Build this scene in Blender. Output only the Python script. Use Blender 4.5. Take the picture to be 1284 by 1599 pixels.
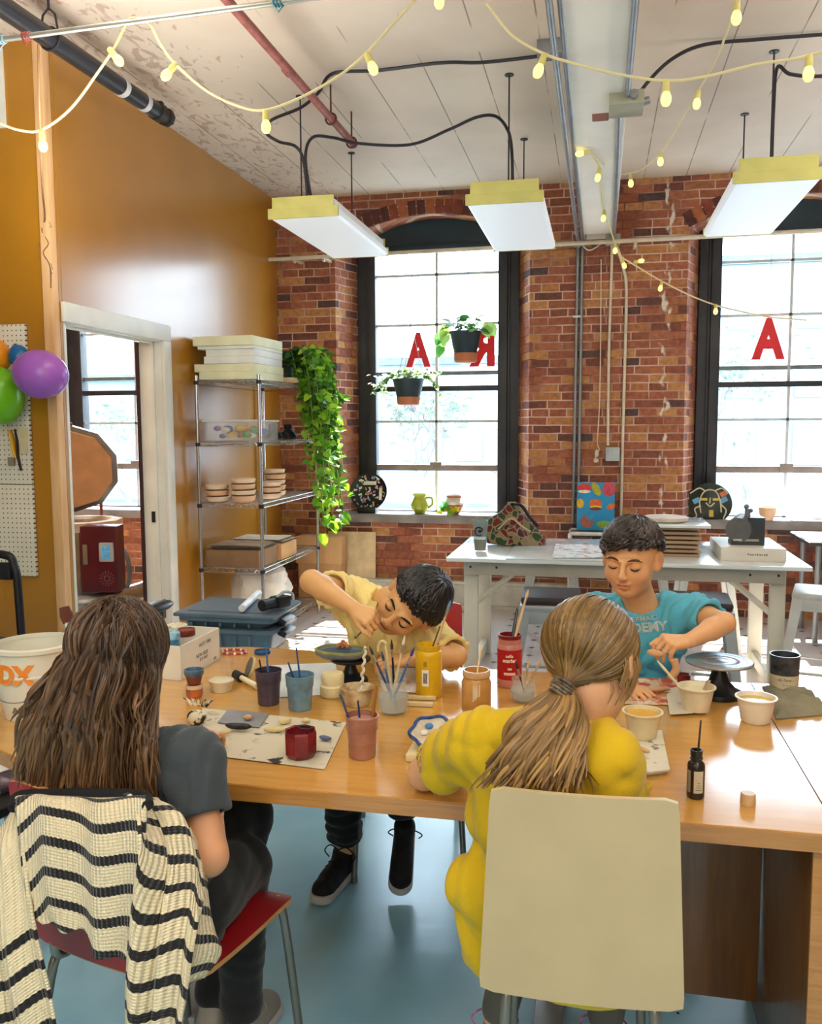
import bpy, bmesh, math, random
import numpy as np
from mathutils import Vector, Matrix

for o in list(bpy.data.objects):
    bpy.data.objects.remove(o, do_unlink=True)
SC = bpy.context.scene
COL = SC.collection
PI = math.pi
R = math.radians

# ------------------------------------------------------------------ camera
FPX, YAW, PITCH, ROLL, CAMH = 1369.9, 0.21013, 0.09764, 0.00462, 1.5
def cam_axes():
    cy, sy = math.cos(YAW), math.sin(YAW)
    fwd = Vector((-sy*math.cos(PITCH), cy*math.cos(PITCH), -math.sin(PITCH)))
    right = Vector((cy, sy, 0)); down = fwd.cross(right)
    c, s = math.cos(ROLL), math.sin(ROLL)
    return c*right + s*down, -s*right + c*down, fwd
CR, CD, CF = cam_axes()
cam = bpy.data.cameras.new('camera'); camo = bpy.data.objects.new('camera', cam); COL.objects.link(camo)
cam.sensor_fit = 'HORIZONTAL'; cam.sensor_width = 36.0; cam.lens = FPX/1284*36.0
cam.clip_start = 0.05; cam.clip_end = 300
m = Matrix.Identity(4)
for i in range(3):
    m[i][0] = CR[i]; m[i][1] = -CD[i]; m[i][2] = -CF[i]
m.translation = (0, 0, CAMH)
camo.matrix_world = m
SC.camera = camo

# ------------------------------------------------------------------ view, sky, sun, fill lights
SC.view_settings.view_transform = 'Standard'
SC.view_settings.look = 'None'
SC.view_settings.gamma = 1.0
SC.view_settings.use_curve_mapping = False
SC.view_settings.exposure = 0.2
world = bpy.data.worlds.new('world'); SC.world = world; world.use_nodes = True
wn = world.node_tree; wn.nodes.clear()
wo = wn.nodes.new('ShaderNodeOutputWorld'); wb = wn.nodes.new('ShaderNodeBackground')
sky_g = wn.nodes.new('ShaderNodeTexGradient'); sky_g.gradient_type = 'LINEAR'
sky_t = wn.nodes.new('ShaderNodeTexCoord'); sky_m = wn.nodes.new('ShaderNodeMapping')
sky_m.inputs['Rotation'].default_value = (0, R(90), 0)
sky_r = wn.nodes.new('ShaderNodeValToRGB')
sky_r.color_ramp.elements[0].color = (0.78, 0.90, 1.0, 1); sky_r.color_ramp.elements[1].color = (0.55, 0.78, 1.0, 1)
wn.links.new(sky_t.outputs['Generated'], sky_m.inputs['Vector']); wn.links.new(sky_m.outputs[0], sky_g.inputs[0])
wn.links.new(sky_g.outputs['Fac'], sky_r.inputs[0]); wn.links.new(sky_r.outputs[0], wb.inputs['Color'])
SKY = 12.0
wb.inputs['Strength'].default_value = SKY
wn.links.new(wb.outputs[0], wo.inputs[0])

def lamp(kind, name, loc, direction, energy, color=(1, 1, 1), size=None, spread=None):
    l = bpy.data.lights.new(name, kind); o = bpy.data.objects.new(name, l); COL.objects.link(o)
    o.location = loc; o.rotation_euler = Vector(direction).to_track_quat('-Z', 'Y').to_euler()
    l.energy = energy; l.color = color
    if size and kind == 'AREA':
        l.shape = 'RECTANGLE'; l.size, l.size_y = size
    if spread: l.spread = spread
    return o
# sun comes in through the windows of the far wall
SUN_DIR = Vector((-0.10, -0.62, -0.78))
sun = lamp('SUN', 'sun', (0, 12, 9), SUN_DIR, 42.0, (1.0, 0.93, 0.82)); sun.data.angle = R(0.8)
# unseen overhead fill lights, added behind and beside the camera without fixtures
for (lx, ly, e) in ((-1.6, 0.4, 20), (0.9, 0.2, 20), (-1.2, -2.4, 24), (1.4, -2.4, 24), (-1.6, 2.8, 10), (1.3, 2.8, 10)):
    lamp('AREA', 'overhead_fill_light', (lx, ly, 3.15), (0, 0, -1), e, (1.0, 0.90, 0.76), (0.5, 1.4))
lamp('AREA', 'rear_fill_light', (-0.3, -4.2, 2.3), (0, 1, -0.1), 52, (1.0, 0.93, 0.84), (5.0, 1.6))  # broad frontal fill added behind the camera, not an actual lamp
for (lx, ly, e) in ((-1.4, -1.2, 58), (1.4, -1.2, 58), (-1.9, 3.1, 26), (2.4, 3.4, 45)):
    lamp('AREA', 'ceiling_fill_light', (lx, ly, 2.2), (0, 0.25, 1), e, (1.0, 0.93, 0.84), (0.8, 0.8))  # unseen upward fill, added to brighten the ceiling
lamp('AREA', 'kiln_room_fill_light', (-4.6, 4.9, 3.2), (0, 0, -1), 60, (1.0, 0.93, 0.84), (0.6, 1.2))  # added fill that lifts the dark kiln room, no fixture
# daylight enters through the panes of the three windows (sky portals)
for wx in (-4.15, -1.355, 1.455):
    p = lamp('AREA', 'sky_portal', (wx, 7.56, 1.9), (0, -1, 0), 1, (1, 1, 1), (1.1, 2.5)); p.data.cycles.is_portal = True

# ------------------------------------------------------------------ pixel helpers (photo frame 1284x1599) -> places in the room
def ray(px, py):
    return CR*((px-642)/FPX) + CD*((py-799.5)/FPX) + CF
def W(px, py, Y):
    d = ray(px, py); t = Y/d.y; return Vector((d.x*t, Y, d.z*t+CAMH))
def T(px, py, z=0.74):
    d = ray(px, py); t = (z-CAMH)/d.z; return Vector((d.x*t, d.y*t, z))
def XP(px, py, X):
    d = ray(px, py); t = X/d.x; return Vector((X, d.y*t, d.z*t+CAMH))
def mpp(p):
    return (Vector(p)-Vector((0, 0, CAMH))).dot(CF)/FPX

# ------------------------------------------------------------------ materials
def srgb(h):
    if isinstance(h, str):
        h = h.lstrip('#'); c = [int(h[i:i+2], 16)/255 for i in (0, 2, 4)]
    else:
        c = h
    return tuple(((v/12.92) if v <= 0.04045 else ((v+0.055)/1.055)**2.4) for v in c) + (1.0,)
MATS = {}
def mat(key, color, rough=0.6, metal=0.0, var=0.08, vscale=8.0, bump=0.0, bscale=60.0, spec=0.5, emit=0.0, alpha=1.0,
        trans=0.0, coat=0.0, color2=None, stretch=(1, 1, 1), sss=0.0, sheen=0.0, ior=1.45):
    if key in MATS: return MATS[key]
    mt = bpy.data.materials.new(key); mt.use_nodes = True
    nt = mt.node_tree; b = nt.nodes['Principled BSDF']
    c = srgb(color)
    b.inputs['Roughness'].default_value = rough; b.inputs['Metallic'].default_value = metal
    b.inputs['Specular IOR Level'].default_value = spec; b.inputs['Alpha'].default_value = alpha
    b.inputs['Transmission Weight'].default_value = trans; b.inputs['Coat Weight'].default_value = coat
    b.inputs['IOR'].default_value = ior
    b.inputs['Sheen Weight'].default_value = sheen
    if sss: 
        b.inputs['Subsurface Weight'].default_value = sss; b.inputs['Subsurface Radius'].default_value = (0.012, 0.005, 0.003)
        b.inputs['Subsurface Scale'].default_value = 1.0
    tc = nt.nodes.new('ShaderNodeTexCoord'); mp = nt.nodes.new('ShaderNodeMapping')
    mp.inputs['Scale'].default_value = stretch
    nt.links.new(tc.outputs['Object'], mp.inputs['Vector'])
    if var > 0 or color2:
        n = nt.nodes.new('ShaderNodeTexNoise'); n.inputs['Scale'].default_value = vscale; n.inputs['Detail'].default_value = 4
        nt.links.new(mp.outputs[0], n.inputs['Vector'])
        rp = nt.nodes.new('ShaderNodeValToRGB')
        c2 = srgb(color2) if color2 else tuple(max(0, v*(1-3*var)) for v in c[:3])+(1,)
        c1 = c if color2 else tuple(min(1, v*(1+1.5*var)) for v in c[:3])+(1,)
        rp.color_ramp.elements[0].position = 0.32; rp.color_ramp.elements[1].position = 0.68
        rp.color_ramp.elements[0].color = c2; rp.color_ramp.elements[1].color = c1
        nt.links.new(n.outputs['Fac'], rp.inputs[0]); nt.links.new(rp.outputs[0], b.inputs['Base Color'])
    else:
        b.inputs['Base Color'].default_value = c
    if bump:
        n2 = nt.nodes.new('ShaderNodeTexNoise'); n2.inputs['Scale'].default_value = bscale; n2.inputs['Detail'].default_value = 3
        bp = nt.nodes.new('ShaderNodeBump'); bp.inputs['Strength'].default_value = bump; bp.inputs['Distance'].default_value = 0.004
        nt.links.new(mp.outputs[0], n2.inputs['Vector']); nt.links.new(n2.outputs['Fac'], bp.inputs['Height'])
        nt.links.new(bp.outputs[0], b.inputs['Normal'])
    if emit:
        b.inputs['Emission Color'].default_value = c; b.inputs['Emission Strength'].default_value = emit
    MATS[key] = mt
    return mt
def attr_mat(key, rough=0.6, spec=0.4, bump=0.0, bscale=80, sss=0.0, var=0.0, sheen=0.0, aniso=0.0):
    """a material whose base colour is the mesh's own 'col' attribute"""
    if key in MATS: return MATS[key]
    mt = bpy.data.materials.new(key); mt.use_nodes = True; nt = mt.node_tree; b = nt.nodes['Principled BSDF']
    a = nt.nodes.new('ShaderNodeAttribute'); a.attribute_name = 'col'
    out = a.outputs['Color']
    if var:
        n = nt.nodes.new('ShaderNodeTexNoise'); n.inputs['Scale'].default_value = 35; n.inputs['Detail'].default_value = 4
        tc = nt.nodes.new('ShaderNodeTexCoord'); nt.links.new(tc.outputs['Object'], n.inputs['Vector'])
        mr = nt.nodes.new('ShaderNodeMapRange'); mr.inputs['To Min'].default_value = 1-var; mr.inputs['To Max'].default_value = 1+var
        nt.links.new(n.outputs['Fac'], mr.inputs['Value'])
        mx = nt.nodes.new('ShaderNodeVectorMath'); mx.operation = 'SCALE'
        nt.links.new(out, mx.inputs[0]); nt.links.new(mr.outputs[0], mx.inputs['Scale']); out = mx.outputs[0]
    nt.links.new(out, b.inputs['Base Color'])
    b.inputs['Roughness'].default_value = rough; b.inputs['Specular IOR Level'].default_value = spec
    b.inputs['Sheen Weight'].default_value = sheen; b.inputs['Anisotropic'].default_value = aniso
    if sss:
        b.inputs['Subsurface Weight'].default_value = sss; b.inputs['Subsurface Radius'].default_value = (0.012, 0.005, 0.003)
        b.inputs['Subsurface Scale'].default_value = 1.0
    if bump:
        n2 = nt.nodes.new('ShaderNodeTexNoise'); n2.inputs['Scale'].default_value = bscale; n2.inputs['Detail'].default_value = 3
        tc2 = nt.nodes.new('ShaderNodeTexCoord'); nt.links.new(tc2.outputs['Object'], n2.inputs['Vector'])
        bp = nt.nodes.new('ShaderNodeBump'); bp.inputs['Strength'].default_value = bump; bp.inputs['Distance'].default_value = 0.003
        nt.links.new(n2.outputs['Fac'], bp.inputs['Height']); nt.links.new(bp.outputs[0], b.inputs['Normal'])
    MATS[key] = mt
    return mt

# ------------------------------------------------------------------ mesh builder
def frame(zaxis, hint=(0, 0, 1)):
    z = Vector(zaxis).normalized(); h = Vector(hint)
    if abs(z.dot(h.normalized())) > 0.98: h = Vector((1, 0, 0)) if abs(z.x) < 0.9 else Vector((0, 1, 0))
    x = h.cross(z).normalized(); y = z.cross(x)
    return Matrix(((x.x, y.x, z.x), (x.y, y.y, z.y), (x.z, y.z, z.z)))
class MB:
    def __init__(s):
        s.v = []; s.f = []; s.c = []; s.mi = []; s.cur = (1, 1, 1); s.m = 0
    def add(s, vs, fs):
        b = len(s.v)
        s.v += [tuple(v) for v in vs]; s.c += [s.cur]*len(vs)
        s.f += [tuple(i+b for i in f) for f in fs]; s.mi += [s.m]*len(fs)
        return s
    def color(s, c):
        s.cur = srgb(c)[:3]; return s
    def box(s, c, size, rot=None, bev=0.0):
        bm = bmesh.new(); bmesh.ops.create_cube(bm, size=1.0)
        for v in bm.verts: v.co = Vector((v.co.x*size[0], v.co.y*size[1], v.co.z*size[2]))
        if bev > 0:
            bmesh.ops.bevel(bm, geom=bm.edges[:], offset=min(bev, min(size)*0.45), segments=2, affect='EDGES', profile=0.6)
        M = (Matrix.Rotation(rot, 3, 'Z') if isinstance(rot, (int, float)) else (rot or Matrix.Identity(3)))
        c = Vector(c); bm.verts.index_update()
        s.add([M @ v.co + c for v in bm.verts], [[v.index for v in f.verts] for f in bm.faces]); bm.free(); return s
    def span(s, a, b, bev=0.0):
        a = Vector(a); b = Vector(b)
        return s.box((a+b)/2, [abs(b[i]-a[i]) for i in range(3)], None, bev)
    def lathe(s, prof, c=(0, 0, 0), M=None, seg=28, cap0=True, cap1=True, squash=1.0):
        M = M or Matrix.Identity(3); c = Vector(c); vs = []; fs = []
        for (r, z) in prof:
            for k in range(seg):
                a = 2*PI*k/seg; vs.append(M @ Vector((r*math.cos(a), r*squash*math.sin(a), z)) + c)
        n = len(prof)
        for i in range(n-1):
            for k in range(seg):
                k2 = (k+1) % seg; fs.append((i*seg+k, i*seg+k2, (i+1)*seg+k2, (i+1)*seg+k))
        if cap0 and prof[0][0] > 1e-6: fs.append(tuple(range(seg-1, -1, -1)))
        if cap1 and prof[-1][0] > 1e-6: fs.append(tuple((n-1)*seg+k for k in range(seg)))
        return s.add(vs, fs)
    def cyl(s, p0, p1, r0, r1=None, seg=16):
        p0 = Vector(p0); p1 = Vector(p1); r1 = r0 if r1 is None else r1
        return s.lathe([(r0, 0), (r1, (p1-p0).length)], p0, frame(p1-p0), seg)
    def ball(s, c, r, M=None, u=18, v=12):
        r = (r, r, r) if isinstance(r, (int, float)) else r
        M = M or Matrix.Identity(3); c = Vector(c); vs = []; fs = []
        for i in range(1, v):
            t = PI*i/v
            for k in range(u):
                a = 2*PI*k/u
                vs.append(M @ Vector((r[0]*math.sin(t)*math.cos(a), r[1]*math.sin(t)*math.sin(a), r[2]*math.cos(t))) + c)
        vs.append(M @ Vector((0, 0, r[2])) + c); vs.append(M @ Vector((0, 0, -r[2])) + c)
        T0 = len(vs)-2; B0 = len(vs)-1
        for i in range(v-2):
            for k in range(u):
                k2 = (k+1) % u; fs.append((i*u+k, (i+1)*u+k, (i+1)*u+k2, i*u+k2))
        for k in range(u):
            k2 = (k+1) % u; fs.append((T0, k, k2)); fs.append((B0, (v-2)*u+k2, (v-2)*u+k))
        return s.add(vs, fs)
    def tube(s, pts, r, seg=8, closed=False, flat=1.0, hint=(0, 0, 1)):
        pts = [Vector(p) for p in pts]; n = len(pts)
        rs = r if isinstance(r, (list, tuple)) else [r]*n
        vs = []; fs = []; prev = None
        for i, p in enumerate(pts):
            if closed: t = pts[(i+1) % n]-pts[i-1]
            else: t = pts[min(i+1, n-1)]-pts[max(i-1, 0)]
            if t.length < 1e-9: t = Vector((0, 0, 1))
            t.normalize()
            if prev is None:
                M = frame(t, hint); x = M.col[0].copy(); y = M.col[1].copy()
            else:
                x = (prev - t*prev.dot(t)); x = x.normalized() if x.length > 1e-6 else frame(t).col[0].copy(); y = t.cross(x)
            prev = x
            for k in range(seg):
                a = 2*PI*k/seg; vs.append(p + x*(math.cos(a)*rs[i]) + y*(math.sin(a)*rs[i]*flat))
        m_ = n if closed else n-1
        for i in range(m_):
            j = (i+1) % n
            for k in range(seg):
                k2 = (k+1) % seg; fs.append((i*seg+k, i*seg+k2, j*seg+k2, j*seg+k))
        if not closed:
            fs.append(tuple(range(seg-1, -1, -1))); fs.append(tuple((n-1)*seg+k for k in range(seg)))
        return s.add(vs, fs)
    def prism(s, poly, z0, z1, M=None, c=(0, 0, 0)):
        M = M or Matrix.Identity(3); c = Vector(c); n = len(poly)
        a = sum(poly[i][0]*poly[(i+1) % n][1]-poly[(i+1) % n][0]*poly[i][1] for i in range(n))
        if a < 0: poly = poly[::-1]
        vs = [M @ Vector((x, y, z0)) + c for x, y in poly] + [M @ Vector((x, y, z1)) + c for x, y in poly]
        fs = [tuple(range(n-1, -1, -1)), tuple(range(n, 2*n))] + [(i, (i+1) % n, n+(i+1) % n, n+i) for i in range(n)]
        return s.add(vs, fs)
    def grid(s, P, close_u=False):
        nu = len(P); nv = len(P[0]); vs = [p for row in P for p in row]; fs = []
        for i in range(nu if close_u else nu-1):
            i2 = (i+1) % nu
            for j in range(nv-1): fs.append((i*nv+j, i2*nv+j, i2*nv+j+1, i*nv+j+1))
        return s.add(vs, fs)
    def mesh(s, name):
        me = bpy.data.meshes.new(name); me.from_pydata(s.v, [], s.f); me.update(); return me
def link(name, me, mats, parent=None, smooth=True, angle=38, cols=None, mi=None):
    o = bpy.data.objects.new(name, me); COL.objects.link(o)
    for mm in (mats if isinstance(mats, (list, tuple)) else [mats]): me.materials.append(mm)
    if mi is not None and len(me.polygons) == len(mi): me.polygons.foreach_set('material_index', mi)
    if cols is not None:
        at = me.color_attributes.new('col', 'FLOAT_COLOR', 'POINT')
        arr = np.ones((len(me.vertices), 4), np.float32); arr[:, :3] = np.asarray(cols, np.float32)
        at.data.foreach_set('color', arr.ravel())
    if smooth:
        me.shade_smooth(); me.set_sharp_from_angle(angle=R(angle))
    if parent is not None:
        bpy_inv = PM[parent.name].inverted()
        me.transform(bpy_inv); o.parent = parent
        PM[o.name] = PM[parent.name]
    else:
        PM[o.name] = Matrix.Identity(4)
    return o
PM = {}
def fixn(me):
    bm = bmesh.new(); bm.from_mesh(me); bmesh.ops.recalc_face_normals(bm, faces=bm.faces); bm.to_mesh(me); bm.free()
def obj(name, mb, mats, parent=None, smooth=True, angle=38, colored=False, recalc=True):
    me = mb.mesh(name)
    if recalc: fixn(me)
    return link(name, me, mats, parent, smooth, angle, mb.c if colored else None, mb.mi if isinstance(mats, (list, tuple)) else None)
def tag(o, label, cat, group=None, kind=None):
    o['label'] = label; o['category'] = cat
    if group: o['group'] = group
    if kind: o['kind'] = kind
    return o
def thing(name, label, cat, loc=(0, 0, 0), group=None, kind=None):
    o = bpy.data.objects.new(name, None); COL.objects.link(o); o.location = loc; o.empty_display_size = 0.05
    PM[o.name] = Matrix.Translation(Vector(loc))
    return tag(o, label, cat, group, kind)
def solo(name, mb, mats, label, cat, group=None, **k):
    """a thing that is one mesh; its origin is moved to its base"""
    o = obj(name, mb, mats, None, **k)
    xs = np.array(mb.v); c = Vector(((xs[:, 0].min()+xs[:, 0].max())/2, (xs[:, 1].min()+xs[:, 1].max())/2, xs[:, 2].min()))
    o.data.transform(Matrix.Translation(-c)); o.location = c; PM[o.name] = Matrix.Translation(c)
    return tag(o, label, cat, group)
def struct(name, mb, mats, parent=None, **k):
    o = obj(name, mb, mats, parent, **k)
    if parent is None: o['kind'] = 'structure'
    return o
def move_tree(o, loc, rz=0.0, sc=1.0):
    o.location = loc; o.rotation_euler = (0, 0, rz); o.scale = (sc, sc, sc)
def dup(root, loc, rz, label=None):
    r = root.copy(); COL.objects.link(r); r.location = loc; r.rotation_euler = (0, 0, rz)
    if label: r['label'] = label
    for ch in list(root.children):
        c = ch.copy(); COL.objects.link(c); c.parent = r
        for g in list(ch.children):
            d = g.copy(); COL.objects.link(d); d.parent = c
    return r
def bez(pts, n=12):
    """Catmull-Rom through the points"""
    pts = [Vector(p) for p in pts]; out = []
    P = [pts[0]*2-pts[1]] + pts + [pts[-1]*2-pts[-2]]
    for i in range(1, len(P)-2):
        a, b, c, d = P[i-1], P[i], P[i+1], P[i+2]
        for k in range(n):
            t = k/n
            out.append(0.5*((2*b)+(c-a)*t+(2*a-5*b+4*c-d)*t*t+(3*b-a-3*c+d)*t**3))
    out.append(pts[-1]); return out
def text_mesh(body, size, depth, M, c, bold=0.0, name='lettering', mirror=False, align='CENTER', space=1.0):
    """lettering as geometry; M columns = reading direction, up, out of the surface"""
    cu = bpy.data.curves.new(name, 'FONT'); cu.body = body; cu.size = size; cu.extrude = depth/2; cu.offset = bold
    cu.align_x = align; cu.align_y = 'CENTER'; cu.resolution_u = 4; cu.space_character = space
    o = bpy.data.objects.new(name, cu); COL.objects.link(o)
    dg = bpy.context.evaluated_depsgraph_get()
    me = bpy.data.meshes.new_from_object(o.evaluated_get(dg)); bpy.data.objects.remove(o); bpy.data.curves.remove(cu)
    X = Matrix.Diagonal((-1, 1, 1, 1)) if mirror else Matrix.Identity(4)
    me.transform(Matrix.Translation(Vector(c)) @ M.to_4x4() @ X)
    if mirror: me.flip_normals()
    me.materials.clear()
    return me
def pillow_noise(seed, n=5, amp=1.0, fr=9.0):
    rg = np.random.RandomState(seed); K = rg.normal(size=(n, 3))*fr; ph = rg.uniform(0, 6.28, n)
    return lambda x, y, z: amp*sum(np.sin(K[i, 0]*x+K[i, 1]*y+K[i, 2]*z+ph[i]) for i in range(n))/n
# ================================================================== THE ROOM
YB, YW, XL, CEIL = 7.15, 7.45, -2.67, 3.38
YP = 3.99                     # front face of the partition at the left
def brick_mat(key, cols, mortar, w=0.225, h=0.0655, ms=0.0055, splash=True):
    mt = bpy.data.materials.new(key); mt.use_nodes = True; nt = mt.node_tree; b = nt.nodes['Principled BSDF']
    L = nt.links.new; N = nt.nodes.new
    tc = N('ShaderNodeTexCoord'); sp = N('ShaderNodeSeparateXYZ'); L(tc.outputs['Object'], sp.inputs[0])
    ad = N('ShaderNodeMath'); ad.operation = 'ADD'; L(sp.outputs['X'], ad.inputs[0]); L(sp.outputs['Y'], ad.inputs[1])
    cb = N('ShaderNodeCombineXYZ'); L(ad.outputs[0], cb.inputs['X']); L(sp.outputs['Z'], cb.inputs['Y'])
    wob = N('ShaderNodeTexNoise'); wob.inputs['Scale'].default_value = 7; L(tc.outputs['Object'], wob.inputs['Vector'])
    wv = N('ShaderNodeVectorMath'); wv.operation = 'MULTIPLY_ADD'; L(wob.outputs['Color'], wv.inputs[0])
    wv.inputs[1].default_value = (0.012, 0.010, 0); L(cb.outputs[0], wv.inputs[2])
    br = N('ShaderNodeTexBrick'); br.offset = 0.5; br.squash = 0.62; br.squash_frequency = 3
    br.inputs['Scale'].default_value = 1.0; br.inputs['Brick Width'].default_value = w; br.inputs['Row Height'].default_value = h
    br.inputs['Mortar Size'].default_value = ms; br.inputs['Mortar Smooth'].default_value = 0.25; br.inputs['Bias'].default_value = 0.0
    br.inputs['Color1'].default_value = (0, 0, 0, 1); br.inputs['Color2'].default_value = (1, 1, 1, 1); br.inputs['Mortar'].default_value = (0.5, 0.5, 0.5, 1)
    L(wv.outputs[0], br.inputs['Vector'])
    rp = N('ShaderNodeValToRGB'); e = rp.color_ramp.elements
    e[0].position = 0.0; e[0].color = srgb(cols[0]); e[1].position = 1.0; e[1].color = srgb(cols[-1])
    for i, c in enumerate(cols[1:-1]):
        q = e.new((i+1)/(len(cols)-1)); q.color = srgb(c)
    L(br.outputs['Color'], rp.inputs[0])
    nz = N('ShaderNodeTexNoise'); nz.inputs['Scale'].default_value = 28; nz.inputs['Detail'].default_value = 6; L(tc.outputs['Object'], nz.inputs['Vector'])
    mr = N('ShaderNodeMapRange'); mr.inputs['From Min'].default_value = 0.3; mr.inputs['From Max'].default_value = 0.7
    mr.inputs['To Min'].default_value = 0.72; mr.inputs['To Max'].default_value = 1.2; L(nz.outputs['Fac'], mr.inputs['Value'])
    sc = N('ShaderNodeVectorMath'); sc.operation = 'SCALE'; L(rp.outputs[0], sc.inputs[0]); L(mr.outputs[0], sc.inputs['Scale'])
    nm = N('ShaderNodeTexNoise'); nm.inputs['Scale'].default_value = 2.2; nm.inputs['Detail'].default_value = 3; L(tc.outputs['Object'], nm.inputs['Vector'])
    mrm = N('ShaderNodeMapRange'); mrm.inputs['From Min'].default_value = 0.38; mrm.inputs['From Max'].default_value = 0.6; L(nm.outputs['Fac'], mrm.inputs['Value'])
    mm = N('ShaderNodeMixRGB'); mm.inputs[1].default_value = srgb('#7d4a3a'); mm.inputs[2].default_value = srgb(mortar); L(mrm.outputs[0], mm.inputs[0])
    mx = N('ShaderNodeMixRGB'); L(br.outputs['Fac'], mx.inputs[0]); L(sc.outputs[0], mx.inputs[1]); L(mm.outputs[0], mx.inputs[2])
    out = mx.outputs[0]
    if splash:   # lime drips down the right part of the pier
        g = N('ShaderNodeTexNoise'); g.inputs['Scale'].default_value = 14; g.inputs['Detail'].default_value = 5
        mp = N('ShaderNodeMapping'); mp.inputs['Scale'].default_value = (1, 1, 0.55); L(tc.outputs['Object'], mp.inputs[0]); L(mp.outputs[0], g.inputs['Vector'])
        xs = N('ShaderNodeMath'); xs.operation = 'SUBTRACT'; L(sp.outputs['X'], xs.inputs[0]); xs.inputs[1].default_value = 0.50
        ab = N('ShaderNodeMath'); ab.operation = 'ABSOLUTE'; L(xs.outputs[0], ab.inputs[0])
        m2 = N('ShaderNodeMapRange'); m2.inputs['From Min'].default_value = 0.02; m2.inputs['From Max'].default_value = 0.17
        m2.inputs['To Min'].default_value = 0.13; m2.inputs['To Max'].default_value = -0.3; L(ab.outputs[0], m2.inputs['Value'])
        a2 = N('ShaderNodeMath'); a2.operation = 'ADD'; L(g.outputs['Fac'], a2.inputs[0]); L(m2.outputs[0], a2.inputs[1])
        m3 = N('ShaderNodeMapRange'); m3.inputs['From Min'].default_value = 0.67; m3.inputs['From Max'].default_value = 0.74; L(a2.outputs[0], m3.inputs['Value'])
        m4 = N('ShaderNodeMixRGB'); m4.inputs[2].default_value = srgb('#d9cfc2'); L(m3.outputs[0], m4.inputs[0]); L(out, m4.inputs[1]); out = m4.outputs[0]
    L(out, b.inputs['Base Color']); b.inputs['Roughness'].default_value = 0.75; b.inputs['Specular IOR Level'].default_value = 0.35
    hs = N('ShaderNodeMath'); hs.operation = 'MULTIPLY_ADD'; L(br.outputs['Fac'], hs.inputs[0]); hs.inputs[1].default_value = -0.7; L(nz.outputs['Fac'], hs.inputs[2])
    bp = N('ShaderNodeBump'); bp.inputs['Strength'].default_value = 0.7; bp.inputs['Distance'].default_value = 0.012
    L(hs.outputs[0], bp.inputs['Height']); L(bp.outputs[0], b.inputs['Normal'])
    return mt
BRICK = brick_mat('brick', ['#54403e', '#774638', '#93563f', '#9e5e44', '#a7674a', '#965740', '#b67d4d', '#ba8652'], '#d3b3a0')
YEL = mat('yellow_wall_paint', '#b37a17', rough=0.32, var=0.03, vscale=2.5, bump=0.05, bscale=9, spec=0.6, coat=1.0)
YEL.node_tree.nodes['Principled BSDF'].inputs['Coat Roughness'].default_value = 0.24
def ceil_mat():
    mt = mat('ceiling_plaster', '#dccebd', rough=0.75, var=0.05, vscale=1.3, color2='#cabaa9', bump=0.2, bscale=14)
    nt = mt.node_tree; b = nt.nodes['Principled BSDF']; L = nt.links.new; N = nt.nodes.new
    src = b.inputs['Base Color'].links[0].from_socket
    tc = N('ShaderNodeTexCoord'); sp = N('ShaderNodeSeparateXYZ'); L(tc.outputs['Object'], sp.inputs[0])
    # board seams run towards the windows, broken up by plaster
    md = N('ShaderNodeMath'); md.operation = 'PINGPONG'; md.inputs[1].default_value = 0.155; L(sp.outputs['X'], md.inputs[0])
    lt = N('ShaderNodeMath'); lt.operation = 'LESS_THAN'; lt.inputs[1].default_value = 0.0035; L(md.outputs[0], lt.inputs[0])
    nz = N('ShaderNodeTexNoise'); nz.inputs['Scale'].default_value = 1.6; nz.inputs['Detail'].default_value = 3; L(tc.outputs['Object'], nz.inputs['Vector'])
    gt = N('ShaderNodeMapRange'); gt.inputs['From Min'].default_value = 0.46; gt.inputs['From Max'].default_value = 0.54; gt.inputs['To Max'].default_value = 0.75; L(nz.outputs['Fac'], gt.inputs['Value'])
    mu = N('ShaderNodeMath'); mu.operation = 'MULTIPLY'; L(lt.outputs[0], mu.inputs[0]); L(gt.outputs[0], mu.inputs[1])
    mx = N('ShaderNodeMixRGB'); mx.inputs[2].default_value = srgb('#6a5c52'); L(mu.outputs[0], mx.inputs[0]); L(src, mx.inputs[1])
    # rusty scuffs where old paint has come off, left
    n2 = N('ShaderNodeTexNoise'); n2.inputs['Scale'].default_value = 9; n2.inputs['Detail'].default_value = 6; n2.inputs['Distortion'].default_value = 1.8
    mp = N('ShaderNodeMapping'); mp.inputs['Scale'].default_value = (1.6, 0.7, 1); L(tc.outputs['Object'], mp.inputs[0]); L(mp.outputs[0], n2.inputs['Vector'])
    xr = N('ShaderNodeMapRange'); xr.inputs['From Min'].default_value = -1.5; xr.inputs['From Max'].default_value = -2.2; xr.inputs['To Min'].default_value = -0.25; xr.inputs['To Max'].default_value = 0.06; L(sp.outputs['X'], xr.inputs['Value'])
    a = N('ShaderNodeMath'); a.operation = 'ADD'; L(n2.outputs['Fac'], a.inputs[0]); L(xr.outputs[0], a.inputs[1])
    m2 = N('ShaderNodeMapRange'); m2.inputs['From Min'].default_value = 0.60; m2.inputs['From Max'].default_value = 0.66; m2.inputs['To Max'].default_value = 0.45; L(a.outputs[0], m2.inputs['Value'])
    m3 = N('ShaderNodeMixRGB'); m3.inputs[2].default_value = srgb('#8a5f45'); L(m2.outputs[0], m3.inputs[0]); L(mx.outputs[0], m3.inputs[1])
    L(m3.outputs[0], b.inputs['Base Color'])
    return mt
CEILM = ceil_mat()
WHITE_TRIM = mat('white_trim_paint', '#e6e8e0', rough=0.4, var=0.03, vscale=5)
FRAME = mat('dark_window_paint', '#2b2c31', rough=0.45, var=0.12, vscale=6)
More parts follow.
